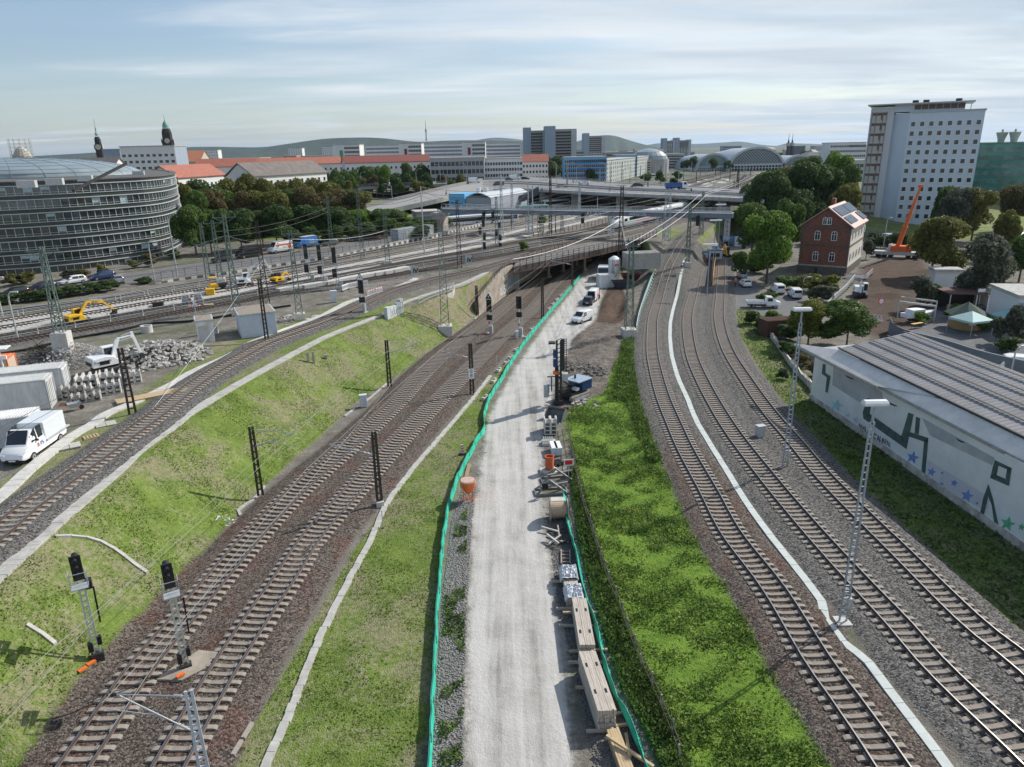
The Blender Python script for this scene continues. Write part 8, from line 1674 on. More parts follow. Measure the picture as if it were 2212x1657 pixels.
P=G(1520,571,0);r=empty('buffer_stop',P,.0,'red square plate on a steel buffer stop at the siding end','buffer stop');b=MB();b.b0(-1.2,1.2,-.15,.15,.6,.85);[b.bar((s*.75,0,0),(s*.75,1.0,1.0),.12) for s in (-1,1)];[b.bar((s*.75,-.8,0),(s*.75,0,.8),.12) for s in (-1,1)];b.build('frame',M_rustst,r);b=MB();b.b0(.35,.95,-.22,-.17,.9,1.5);b.build('red_plate',M_red,r)
Pf=[G(1545,562,0),G(1541,596,0),G(1538,622,0)];r=empty('plank_fence',(0,0,0));tag(r,'tall narrow orange plank screen between the siding and the yellow digger','screen');b=MB();b.loft([[p,p+V_((.08,0,0)),p+V_((.08,0,2.1)),p+V_((0,0,2.1))] for p in Pf]);b.build('panel',mat('orange_plank',(.55,.28,.06),.7,var=.15),r);b=MB();[b.bar(p+V_((-.6,0,0)),p+V_((0,0,1.6)),.08) for p in resample(Pf,3)];b.build('props',M_woodg,r)
rt2='vehicles on the small car park'
vehicle('hatch','white compact car seen from behind beside the big tree','car',G(1609,618,0),1.5,M_vwhite,'parked_car',rt2);vehicle('hatch','silver car in the tree shade with an open boot','car',G(1602,600,0),1.4,slv,'parked_car',rt2)
vehicle('smallvan','white high roofed van, left one of the two parked by the shrubs','van',G(1679,632,0),1.5,M_vwhite,'parked_van',rt2);r=vehicle('smallvan','white van with grey load window, right one of the two by the shrubs','van',G(1716,642,0),1.45,M_vwhite,'parked_van',rt2)
def pickup(P,az,lab):
 r=empty('pickup_truck',P,az,lab,'truck',rt2);b=MB();b.loft([[(.2,-.95,.5),(.2,.95,.5),(.2,.85,2.0),(.2,-.85,2.0)],[(1.3,-.95,.5),(1.3,.95,.5),(1.2,.8,1.95),(1.2,-.8,1.95)],[(1.9,-.95,.5),(1.9,.95,.5),(1.85,.85,1.25),(1.85,-.85,1.25)],[(2.7,-.88,.5),(2.7,.88,.5),(2.65,.75,1.05),(2.65,-.75,1.05)]]);b.build('cab',M_vwhite,r,bevel=.05);b=MB();b.add([(1.28,-.72,1.9),(1.28,.72,1.9),(1.88,.78,1.3),(1.88,-.78,1.3)],[(0,1,2,3)]);b.build('windscreen',M_glass,r,fix=False);[MB().b0(.4,1.2,s*.93-.02,s*.93+.02,1.25,1.8).build('side_window',M_glass,r) for s in (-1,1)]
 b=MB();b.b0(-3.0,.1,-1.0,1.0,.75,.85);[b.b0(-3.0,.1,s*1.0-.03,s*1.0+.03,.8,1.2) for s in(-1,1)];b.b0(-3.03,-2.97,-1,1,.8,1.2);b.build('load_bed',M_cont,r);b=MB();b.b0(-2.8,2.0,-.5,.5,.4,.7);b.build('chassis',M_dark,r);[inst('wheel',wheel(.36,.22),r,(x,s*.82,.36)) for x in(-1.9,1.75) for s in(-1,1)]
pickup(G(1650,664,0),-.15,'white flatbed pickup with a sunlit windscreen below the shrubs')
def person(P,az,label,vest=M_hivis,trs=M_trous,helmet=None,h=1.78,name='person',bent=0):
 r=empty(name,P,az,label,'person',sc=h/1.78)
 def skin(nm,V,E,R,m,par,root=0):
  me=bpy.data.meshes.new(nm);me.from_pydata(V,E,[]);o=bpy.data.objects.new(nm,me);COL.objects.link(o);o.parent=par;me.materials.append(m);o.modifiers.new('skin','SKIN');
  for i,s in enumerate(R): me.skin_vertices[0].data[i].radius=(s,s*.8)
  me.skin_vertices[0].data[root].use_root=True;sb=o.modifiers.new('sub','SUBSURF');sb.levels=1;sb.render_levels=1
  for p in me.polygons: p.use_smooth=True
  return o
 V=[(0,0,.98),(0,0,1.2),(0,0,1.42),(0,0,1.52),(0,.02,1.64),(0,0,1.74),(-.19,0,1.42),(-.25,0,1.15),(-.24,.12,.92),(-.25,.2,.86),(.19,0,1.42),(.25,0,1.15),(.24,.1,.9),(.25,.16,.84),(-.1,0,.92),(-.12,.03,.5),(-.12,-.02,.1),(-.12,.14,.04),(.1,0,.92),(.12,-.03,.5),(.13,.05,.1),(.13,.2,.04)]
 E=[(0,1),(1,2),(2,3),(3,4),(4,5),(2,6),(6,7),(7,8),(8,9),(2,10),(10,11),(11,12),(12,13),(0,14),(14,15),(15,16),(16,17),(0,18),(18,19),(19,20),(20,21)]
 R=[.13,.13,.15,.06,.10,.08,.075,.05,.04,.045,.075,.05,.04,.045,.1,.07,.05,.05,.1,.07,.05,.05]
 skin('body',V,E,R,M_skin,r)
 skin('jacket',[(0,0,1.0),(0,0,1.2),(0,0,1.42),(-.19,0,1.43),(-.25,0,1.15),(-.24,.1,.97),(.19,0,1.43),(.25,0,1.15),(.24,.08,.96)],[(0,1),(1,2),(2,3),(3,4),(4,5),(2,6),(6,7),(7,8)],[.16,.155,.165,.09,.07,.06,.09,.07,.06],vest,r)
 skin('trousers',[(0,0,1.0),(-.1,0,.92),(-.12,.03,.5),(-.12,-.02,.12),(.1,0,.92),(.12,-.03,.5),(.13,.05,.12)],[(0,1),(1,2),(2,3),(0,4),(4,5),(5,6)],[.15,.12,.09,.075,.12,.09,.075],trs,r)
 b=MB();b.lathe((0,0,1.66),[(.115,0),(.11,.06),(.07,.11),(.02,.13)],12);b.build('helmet' if helmet else 'hair',helmet or mat('dark_hair',(.03,.02,.015),.8),r,smooth=True)
person(GT(1294,648),1.4,'person in an orange vest and dark trousers walking beside the white van')
person(G(1560,534,0),0,'person in orange vest facing the blue hut, left of the group');person(G(1570,536,0),.8,'person in red-orange jacket, middle of the group by the huts',mat('red_jacket',(.7,.06,.03),.7));person(G(1577,532,0),2,'person in orange vest, right of the group by the huts')
person(G(1588,620,0),.3,'person with white helmet and orange vest beside the silver car',helmet=M_white);person(GT(*c6(1050,465)),.5,'person in dark clothes near the mobile crane',mat('dark_jacket',(.03,.03,.04),.8))
person(G(964,421,10.7),1.2,'person in dark clothes riding along the ramp',mat('dark_jacket',(.03,.03,.04)));P=G(964,421,10.7);r=empty('bicycle',P,1.2,'bicycle ridden up the ramp','bicycle');b=MB();b.bar((-.3,0,.5),(.35,0,.9),.04);b.bar((-.3,0,.5),(.1,0,.35),.04);b.build('frame',M_dark,r);[inst('wheel',wheel(.34,.05,True),r,(x,0,.34)) for x in (-.5,.5)]
person(G(1238,396,12.1),0,'person in red standing at the tram stop on the flyover',M_red);person(G(1366,408,12.05),0,'person in dark clothes on the flyover pavement left of the truck',mat('dark_jacket',(.03,.03,.04)));person(G(1493,417,12.05),0,'person in dark clothes on the pavement beside the truck cab',mat('dark_jacket',(.03,.03,.04)))
def crane():
 P=GT(1936,556);r=empty('mobile_crane',P,2.6,'orange mobile crane with long raised telescopic boom','crane');b=MB();b.b0(-5,5,-1.3,1.3,.7,1.5);b.build('carrier',M_lgrey,r,bevel=.05)
 for x in (-4,-2.6,1.2,2.6,4): [inst('wheel',wheel(.6,.4,True),r,(x,s*1.05,.6)) for s in (-1,1)]
 for x in (-4.6,3.2): b=MB();b.b0(x-.2,x+.2,-3.3,3.3,.75,1.0);b.b0(x-.4,x+.4,-3.5,-3.0,0,.15);b.b0(x-.4,x+.4,3.0,3.5,0,.15);b.b0(x-.1,x+.1,-3.3,-3.2,0,.8);b.b0(x-.1,x+.1,3.2,3.3,0,.8);b.build('outrigger',M_dark,r)
 u=empty('superstructure',(0,0,0));u.parent=r;b=MB();b.b0(-2.6,1.5,-1.3,1.3,1.5,2.9);b.b0(-3.2,-1.8,-1.3,1.3,1.7,3.2);b.build('slewing_body',M_orange,u,bevel=.1);b=MB();b.b0(.6,2.1,-1.7,-.7,1.5,3.0);cb=b.build('cab',M_vwhite,u,bevel=.05);b=MB();b.b0(2.09,2.13,-1.6,-.8,1.9,2.8);b.b0(.8,2,-1.72,-1.69,1.9,2.8);b.build('cab_window',M_glass,cb)
 inv=r.matrix_basis.inverted();B0=V_((P.x,P.y,P.z+2.8));tip=AT(1989,402,P.y-2);B0l=inv@B0;tl=inv@tip;d=tl-B0l
 for k,(a,c,w) in enumerate(((0,.34,.85),(.3,.58,.68),(.55,.80,.52),(.78,1.0,.38))): b=MB();b.bar(B0l+d*a,B0l+d*c,w,w*1.15);b.bar(B0l+d*(c-.012),B0l+d*c,w*1.15,w*1.35);b.build('boom_section',M_orange,u)
 b=MB();b.bar(B0l+V_((.4,0,-1)),B0l+d*.26,.3);b.build('luffing_ram',M_galv,u);b=MB();b.tube(tl,tl+V_((0,0,-7)),.03,5);b.build('hoist_rope',M_dark,u);b=MB();b.box(tl,(1.2,.7,.6));b.build('boom_head',M_orange,u)
crane()
for i,(x,y,pt) in enumerate(((984,408,blk),(1060,415,blk),(1145,405,slv))):
 q=c6(x,y);vehicle('estate',['black car parked left behind the brick house','second black car behind the brick house','grey estate car left of the crane'][i],'car',GT(q[0],q[1]-2),1.2,pt,'parked_car','cars behind the brick house')
cabtruck(GT(*c6(1260,470)),2.2,'pale grey lorry with box body right of the crane',M_vwhite,M_cont,axles=(.9,2.2,5.4),name='lorry')
container(GT(*c6(210,1190)),.2,'rust brown shipping container in the bushes left of the maple',4.5,2.4,2.5,m=mat('rust_container',(.10,.045,.035),.7,var=.2,grime=.4),name='shipping_container')
P=GT(*c6(1350,1085));r=empty('motor_boat',P,.25,'white motor boat on a trailer under a timber frame','boat');b=MB();b.loft([[(-2.6,-.8,.9),(-2.6,.8,.9),(-2.6,.9,1.5),(-2.6,-.9,1.5)],[(0,-.8,.8),(0,.8,.8),(0,1.0,1.5),(0,-1.0,1.5)],[(1.8,-.4,.9),(1.8,.4,.9),(1.8,.6,1.6),(1.8,-.6,1.6)],[(2.9,-.03,1.5),(2.9,.03,1.5),(2.9,.05,1.75),(2.9,-.05,1.75)]]);b.build('hull',M_white,r);b=MB();b.b0(-1.9,.6,-.75,.75,1.5,2.15);b.build('cabin',M_cont,r,bevel=.08);b=MB();b.b0(-1.5,1.0,-.5,.5,.3,.75);b.build('trailer',M_dark,r);[inst('wheel',wheel(.35,.2,True),r,(-.6,s*.9,.35)) for s in(-1,1)]
r=empty('pergola',(0,0,0));tag(r,'open frame of long pale beams above the boat','frame');b=MB()
a=[GT(*c6(x,y)) for x,y in ((1190,1050),(1205,1010),(1480,1090),(1490,1050))]
for p in a: b.bar(p,p+V_((0,0,2.6)),.16)
b.bar(a[0]+V_((0,0,2.6)),a[2]+V_((0,0,2.6)),.25);b.bar(a[1]+V_((0,0,2.6)),a[3]+V_((0,0,2.6)),.25);b.build('frame',M_clight,r)
P=GT(*c6(1730,1130));r=empty('garden_pavilion',P,.3,'octagonal wooden pavilion with dark green pointed roof','pavilion');b=MB();b.lathe((0,0,0),[(2.2,0),(2.2,2.3)],8);b.build('wall',mat('honey_wood',(.42,.28,.12),.7,var=.1),r);b=MB();b.lathe((0,0,0),[(3.0,2.25),(.1,3.9),(.05,4.1)],8);b.build('roof',mat('green_shingle',(.045,.075,.06),.85,var=.25),r);[MB().box((2.15*cos(t),2.15*sin(t),1.3),(.1,1.0,1.1),t).build('window',M_white,r) for t in (-1.2,-1.97,-.4)]
for x,y,s,lb,cm in ((1765,1175,1.0,'pale turquoise party tent in front of the wooden pavilion',(.40,.58,.56)),(2055,1150,.8,'second pale turquoise party tent near the white house',(.35,.55,.50))):
 P=GT(*c6(x,y));r=empty('party_tent',P,.3,lb,'tent','party tents');b=MB();h=2.2;k=2.0*s;b.add([(-k,-k,h),(k,-k,h),(k,k,h),(-k,k,h),(0,0,h+1.1)],[(0,1,4),(1,2,4),(2,3,4),(3,0,4)]);b.loft([[(-k,-k,h-.3),(k,-k,h-.3),(k,k,h-.3),(-k,k,h-.3)],[(-k,-k,h),(k,-k,h),(k,k,h),(-k,k,h)]],cap=False);b.build('canopy',mat('turq%d'%int(s*10),cm,.7,var=.06),r,fix=False);[MB().bar((sx*k,sy*k,0),(sx*k,sy*k,h),.06).build('pole',M_lgrey,r) for sx in (-1,1) for sy in (-1,1)]
P=GT(*c6(1530,910));r=empty('trampoline',P,0,'round black trampoline among the garden shrubs','trampoline');b=MB();b.tube((0,0,.9),(0,0,.93),2.1,24);b.build('mat',M_black,r);b=MB();[b.bar((2.1*cos(i*pi/12),2.1*sin(i*pi/12),.92),(2.1*cos((i+1)*pi/12),2.1*sin((i+1)*pi/12),.92),.12) for i in range(24)];[b.bar((2.05*cos(t),2.05*sin(t),0),(2.05*cos(t),2.05*sin(t),.9),.06) for t in (0,1.05,2.1,3.14,4.2,5.25)];b.build('rim',mat('trampoline_blue',(.05,.08,.12),.5),r)
P=GT(*c6(1740,985));r=empty('open_shed',P,-.1,'open sided shed with rusty roof and stored red tubs','shed');b=MB();b.b0(-4.3,4.3,-3,3,3.1,3.25);b.build('roof',mat('rusty_roof',(.10,.05,.04),.85,var=.3),r);[MB().bar((x,y,0),(x,y,3.1),.14).build('post',M_lgrey,r) for x in(-4.1,0,4.1) for y in(-2.8,2.8)];b=MB();b.b0(-4.1,4.1,2.6,2.8,0,3.1);b.build('back_wall',M_dark,r);[MB().b0(x,x+1.6,-2.4,-1.0,0,1.1).build('tub',m,r) for x,m in((-1.6,M_red),(.4,nvy),(-3.6,M_wood))]
A=GT(*c6(2120,1180));B=A+V_((13,-2.5,0));r=block('white and grey cubic house at the right frame edge',A,B,9,A.z,TOP(A,c6(2125,895)[1]),W1,fl=2,bays=3,ww=.8,wh=1.2,name='house',cat='house');b=MB();b.b0(-.04,13.3,-.05,0,2.6,4.6);b.build('grey_band',W4,r)
A=GT(*c6(2030,540));r=block('low shed with pale corrugated roof behind the right trees',A,A+V_((14,-3,0)),9,A.z,A.z+3.6,W6,fl=1,bays=2,ww=1.3,wh=1.1,roof='gable',rh=1.4,roofm=M_cont,name='shed',cat='shed')
A=GT(*c6(1905,1010));block('white double garage with thin red post behind the pavilion',A,A+V_((7,-1.2,0)),5,A.z,A.z+2.8,W1,fl=1,bays=2,ww=2.2,wh=1.9,name='garage',cat='garage',frame=M_cont,glass=M_cont)
A=GT(*c6(1480,800));block('pale flat-roofed container building behind the birch',A,A+V_((4.5,-1,0)),3,A.z,A.z+2.9,W1,name='garden_container',cat='container')
P=GT(*c6(1043,1040));r=empty('traffic_sign',P,.1,'round white and red traffic sign on a post','sign');b=MB();b.tube((0,0,0),(0,0,2.6),.04,6);b.build('post',M_lgrey,r);b=MB();b.tube((0,-.03,2.5),(0,-.05,2.5),.55,18);b.build('ring',M_red,r);b=MB();b.tube((0,-.05,2.5),(0,-.07,2.5),.40,18);b.build('disc',M_white,r)
P=GT(*c6(1345,1135));r=empty('bench_table',P,.4,'yellow wooden beer table in the garden yard','table');b=MB();b.b0(-1.1,1.1,-.3,.3,.72,.76);b.build('top',mat('table_yellow',(.55,.33,.08),.6),r);b=MB();[b.bar((x,y,0),(x,y,.72),.04) for x in(-.8,.8) for y in(-.2,.2)];b.build('legs',M_dark,r)
P=GT(*c6(1835,1000));r=empty('basketball_hoop',P,0,'basketball hoop on a tall thin post beside the open shed','hoop');b=MB();b.bar((0,0,0),(0,0,3.3),.1);b.build('post',M_lgrey,r);b=MB();b.b0(-.6,.6,-.2,-.15,2.9,3.8);b.build('backboard',M_white,r)
P=G(2175,800,2);vehicle('van','white van roof just visible behind the curved wall','van',G(2195,812,0),2.8,M_vwhite,'parked_van')
P=G(2180,825,0);street_lamp(P,4.2,'street lamp head showing behind the warehouse roof',.4,reach=1.0)
for x,yb,yt,lb in ((1075,500,245,'tall dark street lamp behind the brick house'),(1300,300,215,'thin street lamp before the tower block'),(425,850,725,'short street lamp in the shrubs above the pickup')):
 q=c6(x,yb);P=GT(*q);street_lamp(P,TOP(P,c6(x,yt)[1])-P.z,lb,.2,reach=.8)
heap(GT(640,690),'flat broken slabs along the pale cable trough',40,3,.15,M_clight,(.1,.4),asp=1.6,flat=.5,kind='stuff');heap(GT(1075,505),'pale concrete parts stored beside the trackside cabinets',30,2,.6,M_clight,(.2,.6),asp=2.2,kind='stuff');heap(GT(390,662),'clutter of bags and stones on the new ballast',36,2.5,.3,M_clight,(.08,.35),asp=2,kind='stuff')
strip('slab_row',[G(x,y,5.6) for x,y in ((600,628),(700,612),(800,594),(900,576))],1.6,M_clight,'row of pale concrete slabs with sacks between the new and old tracks','slabs',h=.35,step=2.2,joint=True,wob=.3)
def leafmat(name,c,c2,scale=.8,dk=.6):
 m=bpy.data.materials.new(name);m.use_nodes=True;nt=m.node_tree;N=nt.nodes;L=nt.links;b=N['Principled BSDF'];b.inputs['Roughness'].default_value=.65;b.inputs['Specular IOR Level'].default_value=.25
 g=N.new('ShaderNodeNewGeometry');n=N.new('ShaderNodeTexNoise');n.inputs['Scale'].default_value=scale;n.inputs['Detail'].default_value=5;n.inputs['Roughness'].default_value=.75;L.new(g.outputs['Position'],n.inputs['Vector'])
 v=N.new('ShaderNodeTexWhiteNoise');v.noise_dimensions='3D';mp=N.new('ShaderNodeVectorMath');mp.operation='SNAP';mp.inputs[1].default_value=(.35,.35,.35);L.new(g.outputs['Position'],mp.inputs[0]);L.new(mp.outputs[0],v.inputs['Vector'])
 ad=N.new('ShaderNodeMath');ad.operation='MULTIPLY_ADD';L.new(v.outputs['Value'],ad.inputs[0]);ad.inputs[1].default_value=.28;ad.inputs[2].default_value=-.14;a2=N.new('ShaderNodeMath');a2.operation='ADD';L.new(n.outputs[0],a2.inputs[0]);L.new(ad.outputs[0],a2.inputs[1])
 r=N.new('ShaderNodeValToRGB');L.new(a2.outputs[0],r.inputs[0]);e=r.color_ramp.elements;e[0].position=.32;e[0].color=tuple(k*dk for k in c)+(1,);e[1].position=.68;e[1].color=tuple(c2)+(1,);k=e.new(.5);k.color=tuple(c)+(1,)
 L.new(r.outputs[0],b.inputs['Base Color']);b.inputs['Subsurface Weight'].default_value=0
 t=N.new('ShaderNodeBsdfTranslucent');L.new(r.outputs[0],t.inputs[0]);ms=N.new('ShaderNodeMixShader');ms.inputs[0].default_value=.38;L.new(b.outputs[0],ms.inputs[1]);L.new(t.outputs[0],ms.inputs[2]);L.new(ms.outputs[0],N['Material Output'].inputs[0]);return m
LM={'dark':leafmat('foliage_dark_green',(.055,.10,.03),(.12,.19,.05)),'mid':leafmat('foliage_green',(.075,.135,.03),(.16,.24,.055)),'bright':leafmat('foliage_bright_green',(.11,.21,.03),(.24,.36,.06)),'olive':leafmat('foliage_olive',(.13,.135,.032),(.24,.24,.06)),'brown':leafmat('foliage_brown',(.12,.10,.04),(.20,.17,.06)),'grey':leafmat('foliage_grey_green',(.085,.10,.065),(.20,.22,.16)),'yellow':leafmat('foliage_yellow_green',(.13,.16,.03),(.27,.27,.06))}
def quads(name,C,S,Nrm,m,elong=1.0):
 n=len(C);rn=RNG.normal(size=(n,3));A=np.cross(Nrm,rn);A/=np.linalg.norm(A,axis=1)[:,None]+1e-9;B=np.cross(Nrm,A);s=S[:,None]
 V=np.stack([C-A*s*elong-B*s*.6,C+A*s*elong-B*s*.6,C+A*s*elong+B*s*.6,C-A*s*elong+B*s*.6],1).reshape(-1,3)
 me=bpy.data.meshes.new(name);me.vertices.add(4*n);me.vertices.foreach_set('co',V.ravel());me.loops.add(4*n);me.loops.foreach_set('vertex_index',np.arange(4*n));me.polygons.add(n);me.polygons.foreach_set('loop_start',np.arange(n)*4);me.update(calc_edges=True);me.materials.append(m);return me
def crown(seed,lobes=15,per=330,leaf=.022,flat=1.0,col=0):
 R=np.random.default_rng(seed);C=[];Nn=[];S=[]
 for k in range(lobes):
  t=R.uniform(0,2*pi);zz=R.uniform(.30,.88);rad=.34*sqrt(max(.05,1-((zz-.52)/.5)**2))*R.uniform(.35,1.05);c=np.array([rad*cos(t),rad*sin(t),zz*flat]);r=R.uniform(.12,.20)
  if k<2: c=np.array([R.uniform(-.06,.06),R.uniform(-.06,.06),(.55+.2*k)*flat]);r=.24
  n=int(per*(r/.16)**2);d=R.normal(size=(n,3));d/=np.linalg.norm(d,axis=1)[:,None];q=R.uniform(.55,1.08,n)**.5;p=c+d*(r*q)[:,None]*np.array([1,1,.82]);C.append(p);nn=d+R.normal(size=(n,3))*.6;nn/=np.linalg.norm(nn,axis=1)[:,None];Nn.append(nn);S.append(R.uniform(.6,1.3,n)*leaf)
 return quads('crown',np.concatenate(C),np.concatenate(S),np.concatenate(Nn),LM['mid'])
CR=[crown(s) for s in (1,2,3,4,5)];CRB=[crown(11,18,560,.016),crown(12,18,560,.016)]
BU=[crown(21,12,200,.035,.9),crown(22,12,200,.035,.9)]
def trunk_mesh(seed):
 R=random.Random(seed);b=MB();b.tube((0,0,-.02),(0,0,.35),.022,8,.015);b.tube((0,0,.35),(.01,0,.7),.015,6,.006)
 for k in range(6): t=R.uniform(0,6.28);z=R.uniform(.22,.45);b.tube((0,0,z),(.24*cos(t),.24*sin(t),z+R.uniform(.14,.3)),.009,5,.003)
 o=b.build('trunk',M_bark);me=o.data;bpy.data.objects.remove(o);return me
TRK=[trunk_mesh(i) for i in range(3)]
NT=[0]
def tree(P,h,w,kind,label,group=None,name='tree',cat='tree',big=False,bush=False):
 NT[0]+=1;k=NT[0];r=empty(name,P,(k*2.4)%6.28,label,cat,group);cm=(CRB if big else BU if bush else CR);o=inst('foliage' if bush else 'crown',cm[k%len(cm)],r,(0,0,-.12*h if bush else 0));o.scale=(w,w,h*(1.15 if bush else 1));o.material_slots[0].link='OBJECT';o.material_slots[0].material=LM[kind]
 if not bush: t=inst('trunk',TRK[k%3],r,(0,0,0));t.scale=(h*.9,h*.9,h)
 return r
def tpx(x,yb,yt,wpx,kind,label,group=None,z=None,**k):
 P=GT(x,yb) if z is None else G(x,yb,z);h=TOP(P,yt)-P.z;d=(V_((P.x,P.y,P.z))-V_((0,0,H))).dot(fw);tree(P,h,wpx*d/FPX*1.12,kind,label,group,**k)
for a in ((1655,612,452,125,'bright','big bright green tree in front of the brick house left side','big'),(1622,560,430,105,'mid','bright green tree reaching the gantry end','big'),(1640,520,363,110,'dark','tall dark green tree behind the bright ones by the gantry','big'),(1690,560,430,75,'mid','green tree between the bright tree and the brick house',''),
 (1730,500,345,120,'dark','largest dark tree left of the tower block','big'),(1690,470,352,90,'olive','olive toned tree left of the dark tree group','big'),(1780,500,352,95,'dark','dark tree just left of the olive tree before the tower','big'),(1822,520,388,78,'olive','round olive tree between brick house and tower block','big'),
 (1795,420,328,70,'bright','bright green treetop far left of the tower',''),(1745,410,336,80,'mid','green treetop right of the station arches',''),(1832,425,350,50,'mid','small green treetop touching the tower wall',''),
 (1870,560,515,34,'grey','small grey-green tree right of the brick house',''),(2010,598,462,128,'olive','broad rounded olive green tree right of the crane','big'),(2052,520,398,85,'grey','tall loose green tree before the tower block','big'),(2098,520,402,95,'olive','tall yellow olive tree before the green glass block','big'),(2035,510,395,60,'mid','slender green tree by the crane tip',''),
 (2120,665,502,112,'grey','large grey-green tree behind the garden shed','big'),(2190,500,392,85,'brown','reddish brown tree at the right frame edge, upper','big'),(2160,560,455,60,'olive','yellow-green tree below the brown one',''),(2200,610,500,80,'mid','green tree at the right frame edge below the shed roof','big'),(2150,620,520,55,'mid','mid green tree left of the pale shed',''),
 (1985,670,590,58,'grey','silvery birch left of the garden pavilion',''),(2010,660,610,50,'mid','green shrubby tree beside the birch',''),(1745,745,640,95,'yellow','yellow-green tree right of the near tall lamp head','big'),(1828,750,648,128,'mid','dense dark maple above the warehouse roof','big'),(2190,745,655,50,'grey','young birch before the white house',''),(2150,740,680,40,'grey','thin young tree beside the white house',''),
 (1612,500,392,70,'dark','dark tree where the flyover ends','big'),(1650,490,375,110,'dark','wide dark tree hiding the end of the flyover','big'),(1700,520,400,100,'dark','dark shaded tree behind the brick house ridge','big'),(1600,640-40,540,50,'mid','lower branches of the big tree over the car park','')):
 tpx(a[0],a[1],a[2],a[3],a[4],a[5],big=(a[6]=='big'))
for a in ((1700,625,596,60,'mid','green shrub mass left of the two white vans'),(1745,628,590,75,'yellow','long yellow-green hedge below the brick house'),(1790,632,592,60,'yellow','right part of the hedge below the brick house'),(1660,655,628,50,'mid','shrub behind the white flatbed pickup'),(1770,650,612,70,'grey','grey-green bramble bank right of the vans'),
 (1625,700,668,45,'mid','shrub at the head of the grass bank'),(1650,715,680,60,'dark','dark ivy bush beside the rusty container'),(1700,735,700,60,'dark','dark shrub right of the rusty container'),(1990,700,672,40,'bright','small bright shrub beside the boat'),(2110,690+20,672,70,'bright','bright green hedge in front of the party tent'),(2060,690,655,40,'mid','garden shrub left of the pavilion'),(2130,650,620,60,'dark','dark shrub behind the open shed'),
 (2170,760,725,60,'dark','dark shrub at the curved wall end'),(1640,590,560,60,'dark','dark undergrowth under the bright trees'),(1668,690,668,40,'bright','bright weed bush at the car park corner'),(1700,770,735,50,'dark','dark bush at the boundary wall'),(1735,790,762,44,'brown','dry brown bush at the warehouse corner'),(1760,812,780,46,'brown','rust coloured bramble against the warehouse wall'),(1690,820,795,30,'grey','dry weeds on the boundary wall')):
 tpx(*a,bush=True,name='shrub',cat='shrub')
for x,yb,yt,w in ((20,655,632,70),(75,650,625,70),(120,645,618,65),(165,638,612,65),(205,632,608,60),(240,628,602,50),(312,612,598,45)): tpx(x,yb,yt,w,'dark','dark green hedge bush along the road below the round office','hedge along the road',bush=True,name='shrub',cat='shrub')
for x,yb,yt,w,k in ((25,618,590,35,'olive'),(60,612,585,50,'olive'),(150,603,580,40,'grey'),(180,600,580,36,'olive'),(222,593,568,26,'yellow'),(290,580,560,30,'olive'),(330,575,545,40,'brown'),(375,560,538,36,'mid')): tpx(x,yb,yt,w,k,'small garden shrub at the foot of the round office','shrubs at the foot of the round office',bush=True,name='shrub',cat='shrub')
def row(xs,yb,yt,w,kinds,label,group,jx=6,jy=4,big=False):
 for x in xs:
  f=lambda v:v(x) if callable(v) else v;tpx(x+ru_(-jx,jx),f(yb)+ru_(-jy,jy),f(yt)+ru_(-9,9),w*ru_(.85,1.2),random.choice(kinds),label,group,big=big)
near=lambda x:553-(x-420)*.115;
row(range(420,860,36),near,lambda x:440+(x-420)*.03,74,('mid','dark','mid','bright'),'green tree in the front row behind the road','front tree row behind the road',big=True)
row(range(432,800,34),lambda x:525-(x-420)*.10,lambda x:400+(x-420)*.02,78,('dark','olive','mid','olive','brown'),'autumn toned tree in the middle row of the wood','middle tree row of the wood',big=True)
row(range(400,760,36),lambda x:490-(x-420)*.09,lambda x:384+(x-420)*.0,70,('dark','olive','brown','olive','mid'),'tree in the rear row of the wood before the white houses','rear tree row of the wood')
row(range(640,950,22),lambda x:532-(x-640)*.10,lambda x:492-(x-640)*.08,46,('dark','mid','mid','olive'),'low tree or bush on the bank between road and ramp','bushes on the bank below the ramp')
row(range(640,770,22),440,385,44,('dark','mid','olive'),'tree right of the grey gabled house','trees right of the grey gabled house')
row(range(470,620,30),450,388,44,('mid','dark','yellow'),'tree in front of the grey gabled house','trees before the grey gabled house')
row(range(705,1000,19),lambda x:418-(x-700)*.03,lambda x:360+ru_(-10,6),40,('mid','dark','mid','bright'),'tree in the belt behind the street bridge','trees behind the street bridge',big=False)
row(range(760,1010,24),lambda x:432-(x-700)*.03,lambda x:378,34,('dark','mid','brown','olive'),'dark tree between ramp and street bridge','trees between ramp and street bridge')
row(range(905,1062,21),402,358,30,('olive','yellow','olive'),'yellowish street tree beside the far carriageway','street trees on the far side, left')
row(range(1085,1262,19),396,357,28,('olive','olive','brown','mid'),'street tree behind the flyover road','street trees behind the flyover')
for a in ((1198,388,336,48,'dark','big round dark green tree beside the red-roofed flats'),(1275,398,362,34,'dark','conical dark tree in front of the blue offices'),(845,505,455,60,'dark','dark conifer at the foot of the ramp'),(905,520,484,55,'dark','dark tree by the graffiti kiosk'),(800,515,478,60,'mid','green bushy tree beside the ramp foot'),(340,372,340,30,'mid','tree between the round office and the white flats'),(320,378,352,26,'bright','light green tree below the white flats'),(290,380,356,22,'olive','small tree below the white flats'),(435,378,350,26,'dark','dark tree beside the orange hipped roof'),(1130,545,520,26,'bright','small bright bush beside the bridge tracks')): tpx(*a,big=True)
tpx(1172,487,462,24,'bright','round green bush growing between tracks before the flyover',bush=True,name='shrub',cat='shrub')
row(range(1390,1480,15),396,376,22,('mid','bright'),'green shrub strip beside the station street','greenery beside the station street',jy=5)
row(range(1480,1572,15),368,344,22,('mid','dark'),'distant tree left of the station halls','trees left of the station')
row(range(1600,1800,20),352,332,26,('mid','dark'),'distant tree behind the station roof','trees behind the station roof')
